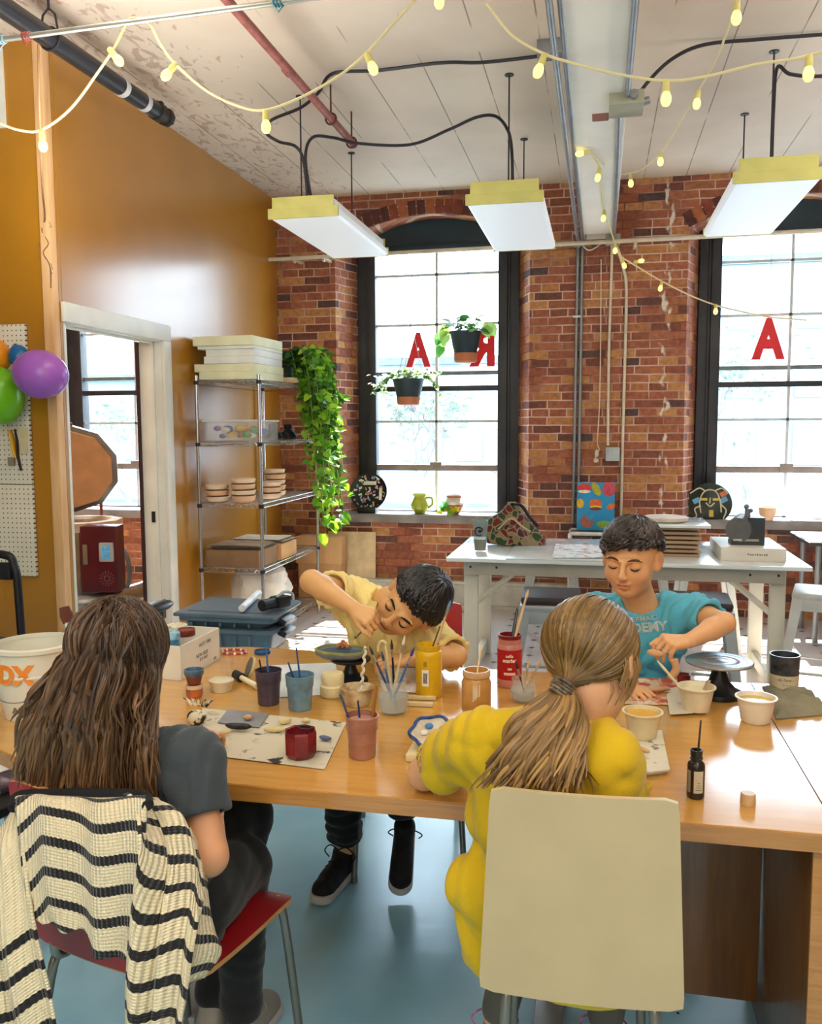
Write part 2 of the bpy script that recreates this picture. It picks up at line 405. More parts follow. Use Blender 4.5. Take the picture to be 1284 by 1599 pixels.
FRAME_TEAL = mat('teal_window_head', '#1c3440', rough=0.5, var=0.1, vscale=4)
MUNTIN = mat('flare_pale_muntin', '#c3ccce', rough=0.5, var=0.05)  # pale tone puts the window flare over the bars into their colour
STONE = mat('sill_stone', '#86807e', rough=0.6, var=0.12, vscale=6, bump=0.25)

def floor_tile_mat():
    mt = bpy.data.materials.new('dotted_floor_tile'); mt.use_nodes = True; nt = mt.node_tree; b = nt.nodes['Principled BSDF']
    L = nt.links.new; N = nt.nodes.new
    tc = N('ShaderNodeTexCoord'); mp = N('ShaderNodeMapping'); L(tc.outputs['Object'], mp.inputs[0])
    mp.inputs['Scale'].default_value = (1/0.21, 1/0.21, 1)
    sp = N('ShaderNodeSeparateXYZ'); L(mp.outputs[0], sp.inputs[0])
    def cellc(sock):
        f = N('ShaderNodeMath'); f.operation = 'PINGPONG'; f.inputs[1].default_value = 0.5; L(sock, f.inputs[0]); return f.outputs[0]
    cx, cy = cellc(sp.outputs['X']), cellc(sp.outputs['Y'])
    s = N('ShaderNodeMath'); s.operation = 'ADD'; L(cx, s.inputs[0]); L(cy, s.inputs[1])
    d1 = N('ShaderNodeMath'); d1.operation = 'LESS_THAN'; d1.inputs[1].default_value = 0.12; L(s.outputs[0], d1.inputs[0])
    mn = N('ShaderNodeMath'); mn.operation = 'MINIMUM'; L(cx, mn.inputs[0]); L(cy, mn.inputs[1])
    d2 = N('ShaderNodeMath'); d2.operation = 'LESS_THAN'; d2.inputs[1].default_value = 0.012; L(mn.outputs[0], d2.inputs[0])
    nz = N('ShaderNodeTexNoise'); nz.inputs['Scale'].default_value = 3; L(tc.outputs['Object'], nz.inputs['Vector'])
    rp = N('ShaderNodeValToRGB'); rp.color_ramp.elements[0].color = srgb('#c3b8b2'); rp.color_ramp.elements[1].color = srgb('#d9d2ce')
    L(nz.outputs['Fac'], rp.inputs[0])
    m1 = N('ShaderNodeMixRGB'); m1.inputs[2].default_value = srgb('#c0b5b0'); L(d2.outputs[0], m1.inputs[0]); L(rp.outputs[0], m1.inputs[1])
    m2 = N('ShaderNodeMixRGB'); m2.inputs[2].default_value = srgb('#4a3d40'); L(d1.outputs[0], m2.inputs[0]); L(m1.outputs[0], m2.inputs[1])
    L(m2.outputs[0], b.inputs['Base Color']); b.inputs['Roughness'].default_value = 0.28
    return mt
TILE = floor_tile_mat()
FLOORP = mat('blue_grey_painted_concrete', '#a6d6ea', rough=0.20, var=0.05, vscale=3.0, color2='#92c6de', bump=0.12, bscale=16, spec=0.6)
def speck(mt, col, scale, th):
    nt = mt.node_tree; b = nt.nodes['Principled BSDF']; L = nt.links.new; N = nt.nodes.new
    src = b.inputs['Base Color'].links[0].from_socket
    v = N('ShaderNodeTexVoronoi'); v.inputs['Scale'].default_value = scale; tc = N('ShaderNodeTexCoord'); L(tc.outputs['Object'], v.inputs['Vector'])
    lt = N('ShaderNodeMath'); lt.operation = 'LESS_THAN'; lt.inputs[1].default_value = th; L(v.outputs['Distance'], lt.inputs[0])
    mx = N('ShaderNodeMixRGB'); mx.inputs[2].default_value = srgb(col); L(lt.outputs[0], mx.inputs[0]); L(src, mx.inputs[1]); L(mx.outputs[0], b.inputs['Base Color'])
speck(FLOORP, '#1f2a2e', 5.0, 0.028)

mb = MB(); mb.m = 0; mb.span((-6.2, -5.2, -0.1), (4.2, 4.6, 0)); mb.m = 1; mb.span((-6.2, 4.6, -0.1), (4.2, 7.6, 0))
struct('floor', mb, [FLOORP, TILE])
mb = MB(); mb.span((-6.2, -5.2, CEIL), (4.2, 7.6, CEIL+0.15)); struct('ceiling', mb, CEILM)
mb = MB(); mb.span((-0.148, -5.2, 2.94), (0.104, YB+0.05, CEIL+0.02), bev=0.012)
struct('trim_1', mb, mat('beam_plaster', '#f6f1e6', rough=0.7, var=0.04, vscale=2, bump=0.15, bscale=12))
mb = MB(); mb.span((4.05, -5.2, 0), (4.2, 7.6, CEIL)); struct('wall_right', mb, BRICK)
mb = MB(); mb.span((-6.2, -5.3, 0), (4.2, -5.2, CEIL)); struct('wall_rear', mb, mat('pale_wall_paint', '#d8d2c4', rough=0.6))
mb = MB(); mb.span((-6.3, -5.2, 0), (-6.2, 7.6, CEIL)); struct('wall_far_left', mb, YEL)
# partition facing the camera and the long yellow wall with its doorway
mb = MB(); mb.span((-6.2, YP, 0), (-2.722, YP+0.05, CEIL)); struct('wall_partition', mb, YEL)
D0, D1, DZ = 4.085, 5.08, 2.03
mb = MB(); mb.span((XL-0.13, YP+0.052, 0), (XL-0.002, D0-0.02, CEIL)); mb.span((XL-0.13, D1+0.02, 0), (XL, YB+0.02, CEIL)); mb.span((XL-0.13, D0-0.02, DZ+0.02), (XL, D1+0.02, CEIL))
struct('wall_left', mb, YEL)
# raw corner stud at the end of the partition
mb = MB(); mb.span((-2.722, YP-0.012, 0), (XL+0.002, YP+0.045, CEIL), bev=0.004)
struct('trim_2', mb, mat('pale_pine_post', '#ecc190', rough=0.55, var=0.08, vscale=7, color2='#dcaa70', stretch=(4, 4, 0.5)))
# door casing with jamb
mb = MB()
mb.span((XL-0.15, D1-0.0, 0), (XL+0.002, D1+0.022, DZ), 0.003)            # far jamb
mb.span((XL-0.15, D0-0.02, 0), (XL+0.002, D0, DZ), 0.003)                # near jamb
mb.span((XL-0.15, D0-0.02, DZ), (XL+0.002, D1+0.02, DZ+0.02), 0.003)
for (a, b_, c, d) in ((D1+0.005, D1+0.10, 0, DZ+0.004), (D0-0.038, D1+0.10, DZ+0.005, DZ+0.105)):
    mb.span((XL, a, c), (XL+0.022, b_, d), 0.004)
mb.span((XL-0.075, D1-0.014, 0), (XL-0.045, D1+0.001, DZ), 0.002); mb.span((XL-0.075, D0, DZ-0.014), (XL-0.045, D1, DZ+0.001), 0.002)
fr = struct('trim_3', mb, WHITE_TRIM)
mb = MB(); mb.span((XL-0.17, D1-0.012, 0), (XL-0.15, D1+0.03, DZ)); obj('door_edge', mb, mat('maroon_door_edge', '#3c2026', rough=0.5), fr)
mb = MB(); mb.span((XL-0.09, D1-0.018, 0.90), (XL-0.065, D1-0.012, 0.97)); obj('strike_plate', mb, mat('dark_metal', '#34343a', rough=0.4, metal=0.6), fr)

# ---- brick wall with three arched window openings
OPEN = [(-4.165, 'window_1'), (-1.355, 'window_2'), (1.455, 'window_3')]
HA, HB, SPA, PKA, SPB, PKB, SILL = 0.805, 0.68, 2.99, 3.20, 3.02, 3.235, 0.70
def arch(xc, hw, spring, peak, Y, n=20):
    """outline of an opening from its lower left over the arch to its lower right"""
    rise = peak-spring; rad = (hw*hw+rise*rise)/(2*rise); zc = peak-rad; a0 = math.asin(hw/rad)
    pts = [Vector((xc-hw, Y, SILL))]
    for k in range(n+1):
        a = -a0+2*a0*k/n; pts.append(Vector((xc+rad*math.sin(a), Y, zc+rad*math.cos(a))))
    pts.append(Vector((xc+hw, Y, SILL))); return pts
mb = MB()
edges = [-6.2] + [x for xc, _ in OPEN for x in (xc-HA, xc+HA)] + [4.2]
for i in range(0, len(edges), 2):
    a, b_ = edges[i], edges[i+1]; mb.add([(a, YB, 0), (b_, YB, 0), (b_, YB, CEIL), (a, YB, CEIL)], [(0, 1, 2, 3)])
for xc, nm in OPEN:
    mb.add([(xc-HA, YB, 0), (xc+HA, YB, 0), (xc+HA, YB, SILL), (xc-HA, YB, SILL)], [(0, 1, 2, 3)])
    A = arch(xc, HA, SPA, PKA, YB); B = arch(xc, HB, SPB, PKB, YW+0.06)
    top = A[1:-1]
    for k in range(len(top)-1):
        p, q = top[k], top[k+1]; mb.add([p, q, (q.x, YB, CEIL), (p.x, YB, CEIL)], [(0, 1, 2, 3)])
    for k in range(len(A)-1): mb.add([A[k], A[k+1], B[k+1], B[k]], [(0, 1, 2, 3)])
mb.add([(-6.2, YW+0.10, 0), (4.2, YW+0.10, 0), (4.2, YW+0.10, SILL), (-6.2, YW+0.10, SILL)], [(0, 3, 2, 1)])
for i in range(0, len(edges), 2):
    a = edges[i]+(HA-HB if i else 0); b_ = edges[i+1]-(HA-HB if i < len(edges)-2 else 0)
    mb.add([(a, YW+0.10, SILL), (b_, YW+0.10, SILL), (b_, YW+0.10, CEIL), (a, YW+0.10, CEIL)], [(0, 3, 2, 1)])
for xc, nm in OPEN:
    B = arch(xc, HB, SPB, PKB, YW+0.10)[1:-1]
    for k in range(len(B)-1): mb.add([B[k], B[k+1], (B[k+1].x, YW+0.10, CEIL), (B[k].x, YW+0.10, CEIL)], [(0, 3, 2, 1)])
struct('wall_back', mb, BRICK, recalc=False, smooth=False)
# voussoirs of the arches
VB = [mat('voussoir_red', '#86402f', rough=0.75, var=0.12, vscale=14, bump=0.4), mat('voussoir_dark', '#5a3029', rough=0.75, var=0.12, vscale=14, bump=0.4), mat('voussoir_orange', '#a9603b', rough=0.75, var=0.1, vscale=14, bump=0.4), mat('arch_mortar', '#b9988a', rough=0.9)]
rng = random.Random(4)
for n_, (xc, nm) in enumerate(OPEN):
    mb = MB(); rise = PKA-SPA; rad = (HA*HA+rise*rise)/(2*rise); zc = PKA-rad; a0 = math.asin(HA/rad)
    nb = 23
    for k in range(nb):
        a = -a0+2*a0*(k+0.5)/nb; th = 2*a0/nb*rad
        rr = Matrix.Rotation(a, 3, 'Y'); mb.m = rng.choice([0, 0, 1, 1, 2])
        for (r0, r1) in ((0.004, 0.118),):
            c = Vector((xc+(rad+(r0+r1)/2)*math.sin(a), YB+0.02, zc+(rad+(r0+r1)/2)*math.cos(a)))
            mb.box(c, (th-0.008, 0.055, r1-r0), rr, 0.004)
    struct('trim_%d' % (n_+4), mb, VB)

# ---- windows
def glass_mat():
    mt = bpy.data.materials.new('window_glass'); mt.use_nodes = True; nt = mt.node_tree; nt.nodes.clear()
    o = nt.nodes.new('ShaderNodeOutputMaterial'); t = nt.nodes.new('ShaderNodeBsdfTransparent'); g = nt.nodes.new('ShaderNodeBsdfGlossy')
    t.inputs[0].default_value = (0.97, 0.985, 0.99, 1)
    g.inputs['Roughness'].default_value = 0.02; mx = nt.nodes.new('ShaderNodeMixShader')
    mx.inputs[0].default_value = 0.04; nt.links.new(t.outputs[0], mx.inputs[1]); nt.links.new(g.outputs[0], mx.inputs[2]); nt.links.new(mx.outputs[0], o.inputs[0])
    return mt
PANE = glass_mat()
zrow = {k: W(685, py, YW).z for k, py in (('a', 429), ('b', 507), ('c', 583), ('meet', 607), ('d', 658), ('e', 730))}
for n_, (xc, nm) in enumerate(OPEN):
    g0, g1 = xc-0.525, xc+0.525; zb, zt = 0.775, 2.995
    mb = MB()
    for sx in (-1, 1):
        mb.span((xc+sx*0.525, YW-0.06, zb-0.05), (xc+sx*0.60, YW+0.05, zt+0.02), 0.004)
        mb.span((xc+sx*0.60, YW-0.02, zb-0.05), (xc+sx*0.69, YW+0.06, zt+0.03), 0.004)
        mb.span((xc+sx*0.60, YW-0.035, zb-0.05), (xc+sx*0.622, YW, zt), 0.003)
    mb.span((g0-0.08, YW-0.05, zb-0.07), (g1+0.08, YW+0.05, zb), 0.004)
    w = struct(nm, mb, FRAME)
    mb = MB(); B = arch(xc, HB-0.003, SPB-0.003, PKB-0.003, 0)[1:-1]
    mb.prism([(p.x, -p.z) for p in B]+[(xc+HB-0.003, -zt), (xc-HB+0.003, -zt)], YW-0.01, YW+0.03, Matrix(((1, 0, 0), (0, 0, 1), (0, -1, 0))))
    mb.span((g0-0.07, YW-0.05, zt-0.03), (g1+0.07, YW+0.0, zt+0.02), 0.004)
    obj('head_panel', mb, FRAME_TEAL, w, angle=25)
    mb = MB()
    mb.span((xc-0.011, YW-0.02, zrow['meet']), (xc+0.011, YW+0.01, zt)); mb.span((xc-0.011, YW-0.04, zb), (xc+0.011, YW-0.01, zrow['meet']))
    for k in ('a', 'b'): mb.span((g0, YW-0.02, zrow[k]-0.010), (g1, YW+0.01, zrow[k]+0.010))
    for k in ('d',): mb.span((g0, YW-0.04, zrow[k]-0.010), (g1, YW-0.01, zrow[k]+0.010))
    obj('muntin', mb, MUNTIN, w)
    mb = MB(); mb.span((g0, YW-0.05, zrow['meet']-0.022), (g1, YW+0.0, zrow['meet']+0.022), 0.004); obj('meeting_rail', mb, FRAME, w)
    mb = MB(); mb.span((g0, YW-0.02, zrow['c']-0.017), (g1, YW+0.02, zrow['c']+0.017), 0.004); obj('upper_rail', mb, mat('grey_rail_paint', '#6e7d7e', rough=0.5), w)
    mb = MB(); mb.span((g0, YW-0.05, zrow['e']-0.026), (g1, YW+0.0, zrow['e']+0.026), 0.004); mb.span((xc-0.05, YW-0.075, zrow['e']-0.02), (xc+0.05, YW-0.045, zrow['e']+0.05), 0.006)
    obj('lower_rail', mb, mat('weathered_rail', '#8b7f7a', rough=0.6), w)
    mb = MB(); mb.span((g0, YW-0.003, zb), (g1, YW+0.001, zt)); obj('glass_pane', mb, PANE, w, smooth=False)
    mb = MB(); mb.span((xc-HA-0.015, YB-0.05, SILL-0.005), (xc+HA+0.015, YW-0.03, SILL+0.065), 0.008); obj('window_sill', mb, STONE, w)

# ---- baseboard heater under the middle window, baseboard
mb = MB()
mb.span((-2.1, YB-0.09, 0.03), (-0.2, YB-0.005, 0.20), 0.01); mb.span((-2.1, YB-0.10, 0.20), (-0.2, YB-0.005, 0.225), 0.006); mb.span((-2.1, YB-0.075, 0), (-0.2, YB-0.005, 0.03))
solo('baseboard_heater', mb, mat('heater_enamel', '#c9c6ba', rough=0.45, var=0.08), 'long cream metal baseboard heater along the brick wall under the middle window', 'heater')

# ---- outdoors, seen through the panes
OUT_G = mat('outdoor_ground', '#6b7c88', rough=0.9, var=0.15, vscale=0.6)
mb = MB(); mb.span((-40, 7.7, -1.3), (40, 70, -1.2)); tag(obj('pavement', mb, OUT_G), 'pale sunlit street beyond the windows', 'street', kind='structure')
def bare_tree(x, y, h, seed, foliage, label):
    rg = random.Random(seed); mb = MB()
    def br(p, d, L, r, lv):
        q = p+d*L; mid = (p+q)/2+Vector((rg.uniform(-1, 1), rg.uniform(-1, 1), 0))*L*0.06
        mb.tube([p, mid, q], [r, r*0.85, r*0.65], 5)
        if lv == 0: tips.append(q); return
        for _ in range(3 if lv > 1 else 4):
            nd = (d+Vector((rg.uniform(-1, 1), rg.uniform(-1, 1), rg.uniform(-0.15, 0.7)))*0.75).normalized(); br(q, nd, L*rg.uniform(0.6, 0.8), r*0.6, lv-1)
    tips = []; br(Vector((x, y, -1.22)), Vector((0, 0, 1)), h*0.3, h*0.016, 4)
    t = thing('street_tree', label, 'tree', (x, y, -1.22), 'trees outside the windows')
    obj('trunk', mb, mat('pale_bark', '#7f7d7c', rough=0.9), t)
    if foliage:
        mb = MB()
        for p in tips:
            for _ in range(3):
                c = p+Vector((rg.gauss(0, .15), rg.gauss(0, .15), rg.gauss(0, .12))); d = Vector((rg.gauss(0, 1), rg.gauss(0, 1), rg.gauss(0, 1))).normalized(); M = frame(d); s_ = rg.uniform(.04, .09)
                mb.add([c+M @ Vector(v)*s_ for v in ((-1, 0, 0), (0, -.5, .2), (1, 0, 0), (0, .5, .2))], [(0, 1, 2, 3)])
        obj('leaves', mb, mat('spring_leaves', foliage, rough=0.7), t, smooth=False)
bare_tree(-2.6, 13, 4.2, 3, '#748a74', 'thin young tree nearest outside the middle window, at its left')
bare_tree(-0.7, 15, 3.6, 5, None, 'bare branching tree outside the right half of the middle window')
bare_tree(2.4, 15, 4.8, 8, '#748a74', 'leafy tree outside the right-hand window')
bare_tree(-8.6, 15, 4.0, 9, '#748a74', 'pale tree outside the doorway window')
def facade(x0, x1, y, h, col, label, wcol):
    b_ = thing('distant_building', label, 'building', ((x0+x1)/2, y, -1.2), 'buildings across the street')
    mb = MB(); mb.span((x0, y, -1.2), (x1, y+6, h)); obj('facade', mb, mat('facade_'+col[1:], col, rough=0.85, var=0.06, vscale=0.8), b_)
    nx = max(2, int((x1-x0)/1.9)); 
    for i in range(nx):
        for z in np.arange(0.3, h-1.3, 2.0):
            cx = x0+(i+0.5)*(x1-x0)/nx; mb = MB(); mb.span((cx-0.45, y-0.06, z), (cx+0.45, y+0.02, z+1.25)); obj('window', mb, mat('distant_pane'+wcol[1:], wcol, rough=0.2), b_)
    mb = MB(); mb.span((x0-0.15, y-0.2, h), (x1+0.15, y+6.1, h+0.25)); obj('roof', mb, mat('distant_roof', '#5f6a72', rough=0.8), b_)
facade(-11.0, -3.4, 30, 3.6, '#88939b', 'long low grey building across the street behind the middle window', '#8299a8')
facade(3.2, 9.0, 28, 6.2, '#8597a3', 'tall pale blue building across the street behind the right-hand window', '#7d9bae')
facade(-24, -14.5, 30, 3.2, '#7f93a0', 'bluish building across the street seen through the doorway window', '#7596ab')
# ================================================================== UNDER THE CEILING
GALV = mat('galvanised_steel', '#b4b5ab', rough=0.35, metal=0.75, var=0.06)
GREYP = mat('grey_conduit', '#8d9094', rough=0.4, metal=0.4, var=0.06)
BLACKC = mat('black_cable', '#26242a', rough=0.5, var=0.0)
DIFF = mat('acrylic_diffuser', '#eef3f8', rough=0.45, var=0.0, emit=0.22)
FIXW = mat('warm_shade_fixture_enamel', '#c9c472', rough=0.5, var=0.04)  # end caps: the warm shade on their room side is put into the colour
FIXS = mat('white_fixture_side', '#edf0ee', rough=0.45, var=0.0, emit=0.08)
def fixture(xc, y0, y1, z, label, rods):
    t = thing('ceiling_light', label, 'ceiling light', (xc, (y0+y1)/2, z), 'hanging fluorescent fixtures')
    mb = MB(); w = 0.205
    mb.prism([(-w, 0.0), (-w+0.015, -0.012), (w-0.015, -0.012), (w, 0.0), (w, 0.03), (-w, 0.03)], y0+0.012, y1-0.012, Matrix(((1, 0, 0), (0, 0, 1), (0, 1, 0))), (xc, 0, z))
    obj('diffuser', mb, DIFF, t)
    mb = MB(); mb.span((xc-w+0.03, y0+0.012, z+0.03), (xc+w-0.03, y1-0.012, z+0.095), 0.008); obj('housing', mb, FIXS, t)
    for ye, s in ((y0, 1), (y1, -1)):
        mb = MB(); mb.span((xc-w-0.004, ye, z-0.014), (xc+w+0.004, ye+s*0.014, z+0.045), 0.003); mb.span((xc-w+0.022, ye, z+0.04), (xc+w-0.022, ye+s*0.014, z+0.105), 0.003); obj('end_cap', mb, FIXW, t)
    for (x, y) in rods:
        mb = MB(); mb.cyl((x, y, z+0.09), (x, y, CEIL+0.01), 0.0045, seg=8); mb.cyl((x, y, CEIL-0.006), (x, y, CEIL+0.004), 0.025, seg=14); obj('hanger_rod', mb, BLACKC, t)
    return t
fixture(-1.655, 4.86, 6.08, 2.69, 'long boxy white hanging light nearest the yellow wall', [(-1.70, 4.98), (-1.70, 6.05)])
fixture(-0.510, 4.80, 6.10, 2.69, 'long boxy white hanging light between the yellow wall and the ceiling beam', [(-0.50, 4.93), (-0.51, 6.02)])
fixture(0.835, 4.68, 5.95, 2.69, 'long boxy white hanging light right of the ceiling beam', [(0.84, 4.93), (0.84, 5.85)])

def cable(name, pts, r, m, label, cat='cable', n=10):
    mb = MB(); mb.tube(bez(pts, n), r, 7); return solo(name, mb, m, label, cat)
cable('power_cable', [T(872, 84, 3.35), T(760, 97, 3.35), T(690, 98, 3.35), T(590, 110, 3.35), T(520, 115, 3.34), T(497, 145, 3.32), T(470, 168, 3.3), T(425, 187, 3.28), T(414, 205, 3.2), T(435, 221, 3.15), T(462, 229, 3.1), Vector((-1.69, 5.0, 3.02)), Vector((-1.675, 5.02, 2.79))], 0.009, BLACKC, 'black power cable from the beam across the ceiling to the leftmost hanging light')
cable('power_cable', [Vector((-1.655, 5.03, 2.79)), Vector((-1.68, 5.0, 3.04)), T(488, 215, 3.16), T(520, 215, 3.17), T(560, 224, 3.17), T(640, 226, 3.17), T(700, 203, 3.18), T(745, 183, 3.2), T(775, 182, 3.2), T(793, 203, 3.15), Vector((-0.487, 4.96, 3.0)), Vector((-0.48, 4.96, 2.79))], 0.009, BLACKC, 'black power cable looping between the left and middle hanging lights')
cable('power_cable', [T(992, 158, 3.0), T(1012, 128, 3.1), T(1050, 92, 3.25), T(1100, 70, 3.33), T(1180, 62, 3.35), T(1284, 54, 3.35), T(1380, 46, 3.35)], 0.009, BLACKC, 'black cable arching from the grey box on the beam to the right edge')
cable('power_cable', [Vector((0.855, 4.98, 2.79)), Vector((0.85, 4.95, 3.1)), T(1214, 106, 3.25), T(1235, 116, 3.2), T(1284, 119, 3.2), T(1360, 110, 3.3)], 0.009, BLACKC, 'black cable rising from the right hanging light and leaving to the right')

# red sprinkler pipe with its clevis hangers
t = thing('sprinkler_pipe', 'red painted sprinkler pipe hanging below the ceiling, in clevis hangers', 'pipe', (-1.485, 3.6, 3.2))
REDP = mat('red_pipe_paint', '#9c5a52', rough=0.5, var=0.12, vscale=20)
mb = MB(); mb.cyl((-1.485, 1.6, 3.2), (-1.478, 5.33, 3.2), 0.021, seg=14); mb.cyl((-1.485, 4.15, 3.2), (-1.485, 4.2, 3.2), 0.025, seg=14); obj('pipe', mb, REDP, t)
for y in (4.86, 5.28):
    mb = MB(); mb.tube([(-1.481+0.03*math.sin(a), y, 3.2-0.03*math.cos(a)) for a in np.linspace(0, 2*PI, 17)[:-1]], 0.006, 6, True); mb.cyl((-1.481, y, 3.23), (-1.481, y, CEIL+0.01), 0.005, seg=8); obj('clevis_hanger', mb, mat('rusty_iron', '#5a3630', rough=0.6, metal=0.3), t)
# black drain pipe above the yellow wall
t = thing('drain_pipe', 'thick black pipe running along the top of the yellow wall, ending in a valve', 'pipe', (-2.39, 4.0, 3.2))
p0, p1 = Vector((-2.44, 1.4, 3.2)), Vector((-2.362, 4.52, 3.2)); d = (p1-p0).normalized()
BLKP = mat('black_iron_pipe', '#27272d', rough=0.35, var=0.1)
mb = MB(); mb.cyl(p0, p1, 0.044, seg=20); obj('pipe', mb, BLKP, t)
mb = MB()
for s in (4.19, 4.40): mb = MB(); mb.cyl(p0+d*(s-1.4-0.018), p0+d*(s-1.4+0.018), 0.0465, seg=20); obj('white_tape', mb, mat('white_tape', '#c9c9cc', rough=0.6), t)
mb = MB(); e = p1; mb.cyl(e, e+d*0.05, 0.052, seg=10); mb.cyl(e+d*0.05, e+d*0.10, 0.040, seg=14); mb.cyl(e+d*0.10, e+d*0.13, 0.05, seg=8); mb.ball(e+d*0.06+Vector((0, 0, 0.05)), 0.018)
obj('end_valve', mb, mat('dark_valve', '#3a3432', rough=0.5, metal=0.4, var=0.15), t)
mb = MB(); y = 3.62; xq = p0.x+d.x*(y-1.4); mb.tube([(xq+0.048*math.sin(a), y, 3.2-0.048*math.cos(a)) for a in np.linspace(0.0, 2*PI, 17)[:-1]], 0.006, 6, True)
mb.tube([(xq-0.045, y, 3.21), (xq-0.03, y, 3.30), (xq, y, 3.33), (xq+0.03, y, 3.30), (xq+0.045, y, 3.21)], 0.005, 6); mb.cyl((xq, y, 3.32), (xq, y, CEIL+0.01), 0.006, seg=8)
obj('clevis_hanger', mb, BLACKC, t)
# galvanised conduit crossing in the foreground
a, b_ = T(-60, 70, 2.9), T(470, -1, 2.9)
t = thing('metal_conduit', 'thin galvanised conduit crossing the top left corner below the ceiling', 'pipe', ((a+b_)/2))
a2, b2 = a+(a-b_)*0.5, b_+(b_-a)*1.2
mb = MB(); mb.cyl(a2, b2, 0.0095, seg=12); obj('tube', mb, GALV, t)
for q, c in ((0.12, '#7fa6bd'), (0.20, '#9b4038'), (0.93, '#4f9db5')):
    p = a+(b_-a)*q; mb = MB()
    for k in range(3): mb.tube([(p.x+k*0.012+0.002*math.sin(u), p.y+0.013*math.sin(u), p.z+0.013*math.cos(u)) for u in np.linspace(0, 2*PI, 13)[:-1]], 0.003, 5, True)
    mb.tube([(p.x, p.y-0.01, p.z-0.01), (p.x+0.02, p.y-0.02, p.z-0.04), (p.x+0.03, p.y-0.01, p.z-0.02)], 0.0025, 5)
    obj('wire_wrap', mb, mat('wrap'+c[1:], c, rough=0.5), t)
for q in (0.05, 0.97):
    p = a2+(b2-a2)*q; mb = MB(); mb.cyl(p+Vector((0, 0, 0.008)), (p.x, p.y, CEIL+0.01), 0.004, seg=8); obj('hanger_rod', mb, GALV, t)
# cream pipe across the window heads
mb = MB(); mb.cyl((XL-0.005, 6.97, 2.865), (4.06, 6.97, 2.905), 0.016, seg=12)
t = thing('wall_pipe', 'thin cream pipe running across the wall at the window heads', 'pipe', (0.6, 6.97, 2.88)); CP = mat('cream_pipe', '#d9cdb8', rough=0.5, var=0.06)
obj('pipe', mb, CP, t)
for x in (-2.45, -2.2, 0.25):
    mb = MB(); mb.span((x-0.012, 6.95, 2.85), (x+0.012, YB+0.01, 2.868)); mb.span((x-0.008, 6.96, 2.83), (x+0.008, 6.99, 2.885)); obj('bracket', mb, CP, t)
# ---- conduits and boxes on the beam and the pier
def conduit(pts, r, m, label, clips=()):
    t = thing('conduit', label, 'conduit', pts[0]); mb = MB(); mb.tube(bez(pts, 6), r, 10); obj('tube', mb, m, t)
    for c in clips:
        mb = MB(); mb.span((c[0]-0.03, c[1]-0.016, c[2]-0.01), (c[0]+0.03, c[1]+0.02, c[2]+0.01), 0.003); obj('strap', mb, GALV, t)
yb = YB-0.02
conduit([Vector((-0.19, 1.2, 2.92)), Vector((-0.185, 4.0, 2.92)), Vector((-0.18, 6.7, 2.92)), Vector((-0.18, 7.08, 2.90)), Vector((-0.18, yb, 2.8)), Vector((-0.185, yb, 1.6)), Vector((-0.19, yb, 0.72))], 0.013, GREYP, 'left grey conduit running under the beam and down the brick pier', [(-0.182, yb, 2.35)])
conduit([Vector((-0.15, 1.2, 2.95)), Vector((-0.15, 4.0, 2.95)), Vector((-0.145, 6.7, 2.93)), Vector((-0.145, 7.08, 2.90)), Vector((-0.145, yb, 2.8)), Vector((-0.147, yb, 1.6)), Vector((-0.15, yb, 0.72))], 0.013, GREYP, 'second grey conduit close beside the left one on the pier')
box1 = T(978, 166, 2.91)
conduit([Vector((0.10, 1.2, 2.925)), Vector((0.10, 3.0, 2.925)), Vector((0.10, box1.y-0.1, 2.925))], 0.013, GREYP, 'grey conduit along the right edge of the beam, before the square box')
conduit([Vector((0.07, box1.y+0.08, 2.925)), Vector((0.085, 6.0, 2.925)), Vector((0.09, 6.98, 2.92))], 0.014, GREYP, 'grey conduit along the beam between the square box and the wall')
conduit([Vector((0.075, 7.0, 2.9)), Vector((0.08, yb, 2.75)), Vector((0.07, yb, 2.0)), Vector((0.075, yb, 1.34))], 0.011, CP, 'slim conduit dropping to the grey switch box')
conduit([Vector((0.10, 7.02, 2.9)), Vector((0.17, yb, 2.7)), Vector((0.195, yb, 2.5)), Vector((0.19, yb, 1.6)), Vector((0.185, yb, 0.72))], 0.012, CP, 'slim conduit right of the switch box, reaching down behind the table')
t = thing('junction_box', 'square grey junction box on the right edge of the beam', 'electrical box', box1); BX = mat('grey_box_paint', '#a5a48e', rough=0.5, var=0.08)
mb = MB(); mb.span(box1+Vector((-0.075, -0.09, -0.02)), box1+Vector((0.075, 0.09, 0.04)), 0.006); obj('body', mb, BX, t)
for a, b_ in (((0.03, -0.12, 0.012), (0.03, -0.085, 0.012)), ((-0.01, 0.085, 0.012), (-0.01, 0.12, 0.012)), ((0.07, 0, 0.012), (0.1, 0, 0.02))): mb = MB(); mb.cyl(box1+Vector(a), box1+Vector(b_), 0.018); obj('connector', mb, GREYP, t)
b2 = Vector((0.085, 7.0, 2.92)); mb = MB(); mb.span(b2-Vector((0.055, 0.03, 0.06)), b2+Vector((0.055, 0.03, 0.02)), 0.006); solo('junction_box', mb, BX, 'small grey junction box where the beam meets the pier', 'electrical box')
b3 = T(868, 82, 3.33); mb = MB(); mb.span(b3-Vector((0.09, 0.05, 0.02)), b3+Vector((0.09, 0.05, 0.055)), 0.006); solo('junction_box', mb, GREYP, 'dark grey junction box on the ceiling left of the beam', 'electrical box')
sw = W(957, 709, YB-0.02)
t = thing('switch_box', 'small square grey switch box on the brick pier', 'electrical box', sw)
mb = MB(); mb.span(sw+Vector((-0.055, -0.03, -0.055)), sw+Vector((0.055, 0.03, 0.055)), 0.008); obj('body', mb, mat('switch_plate', '#aeb9ba', rough=0.4), t)
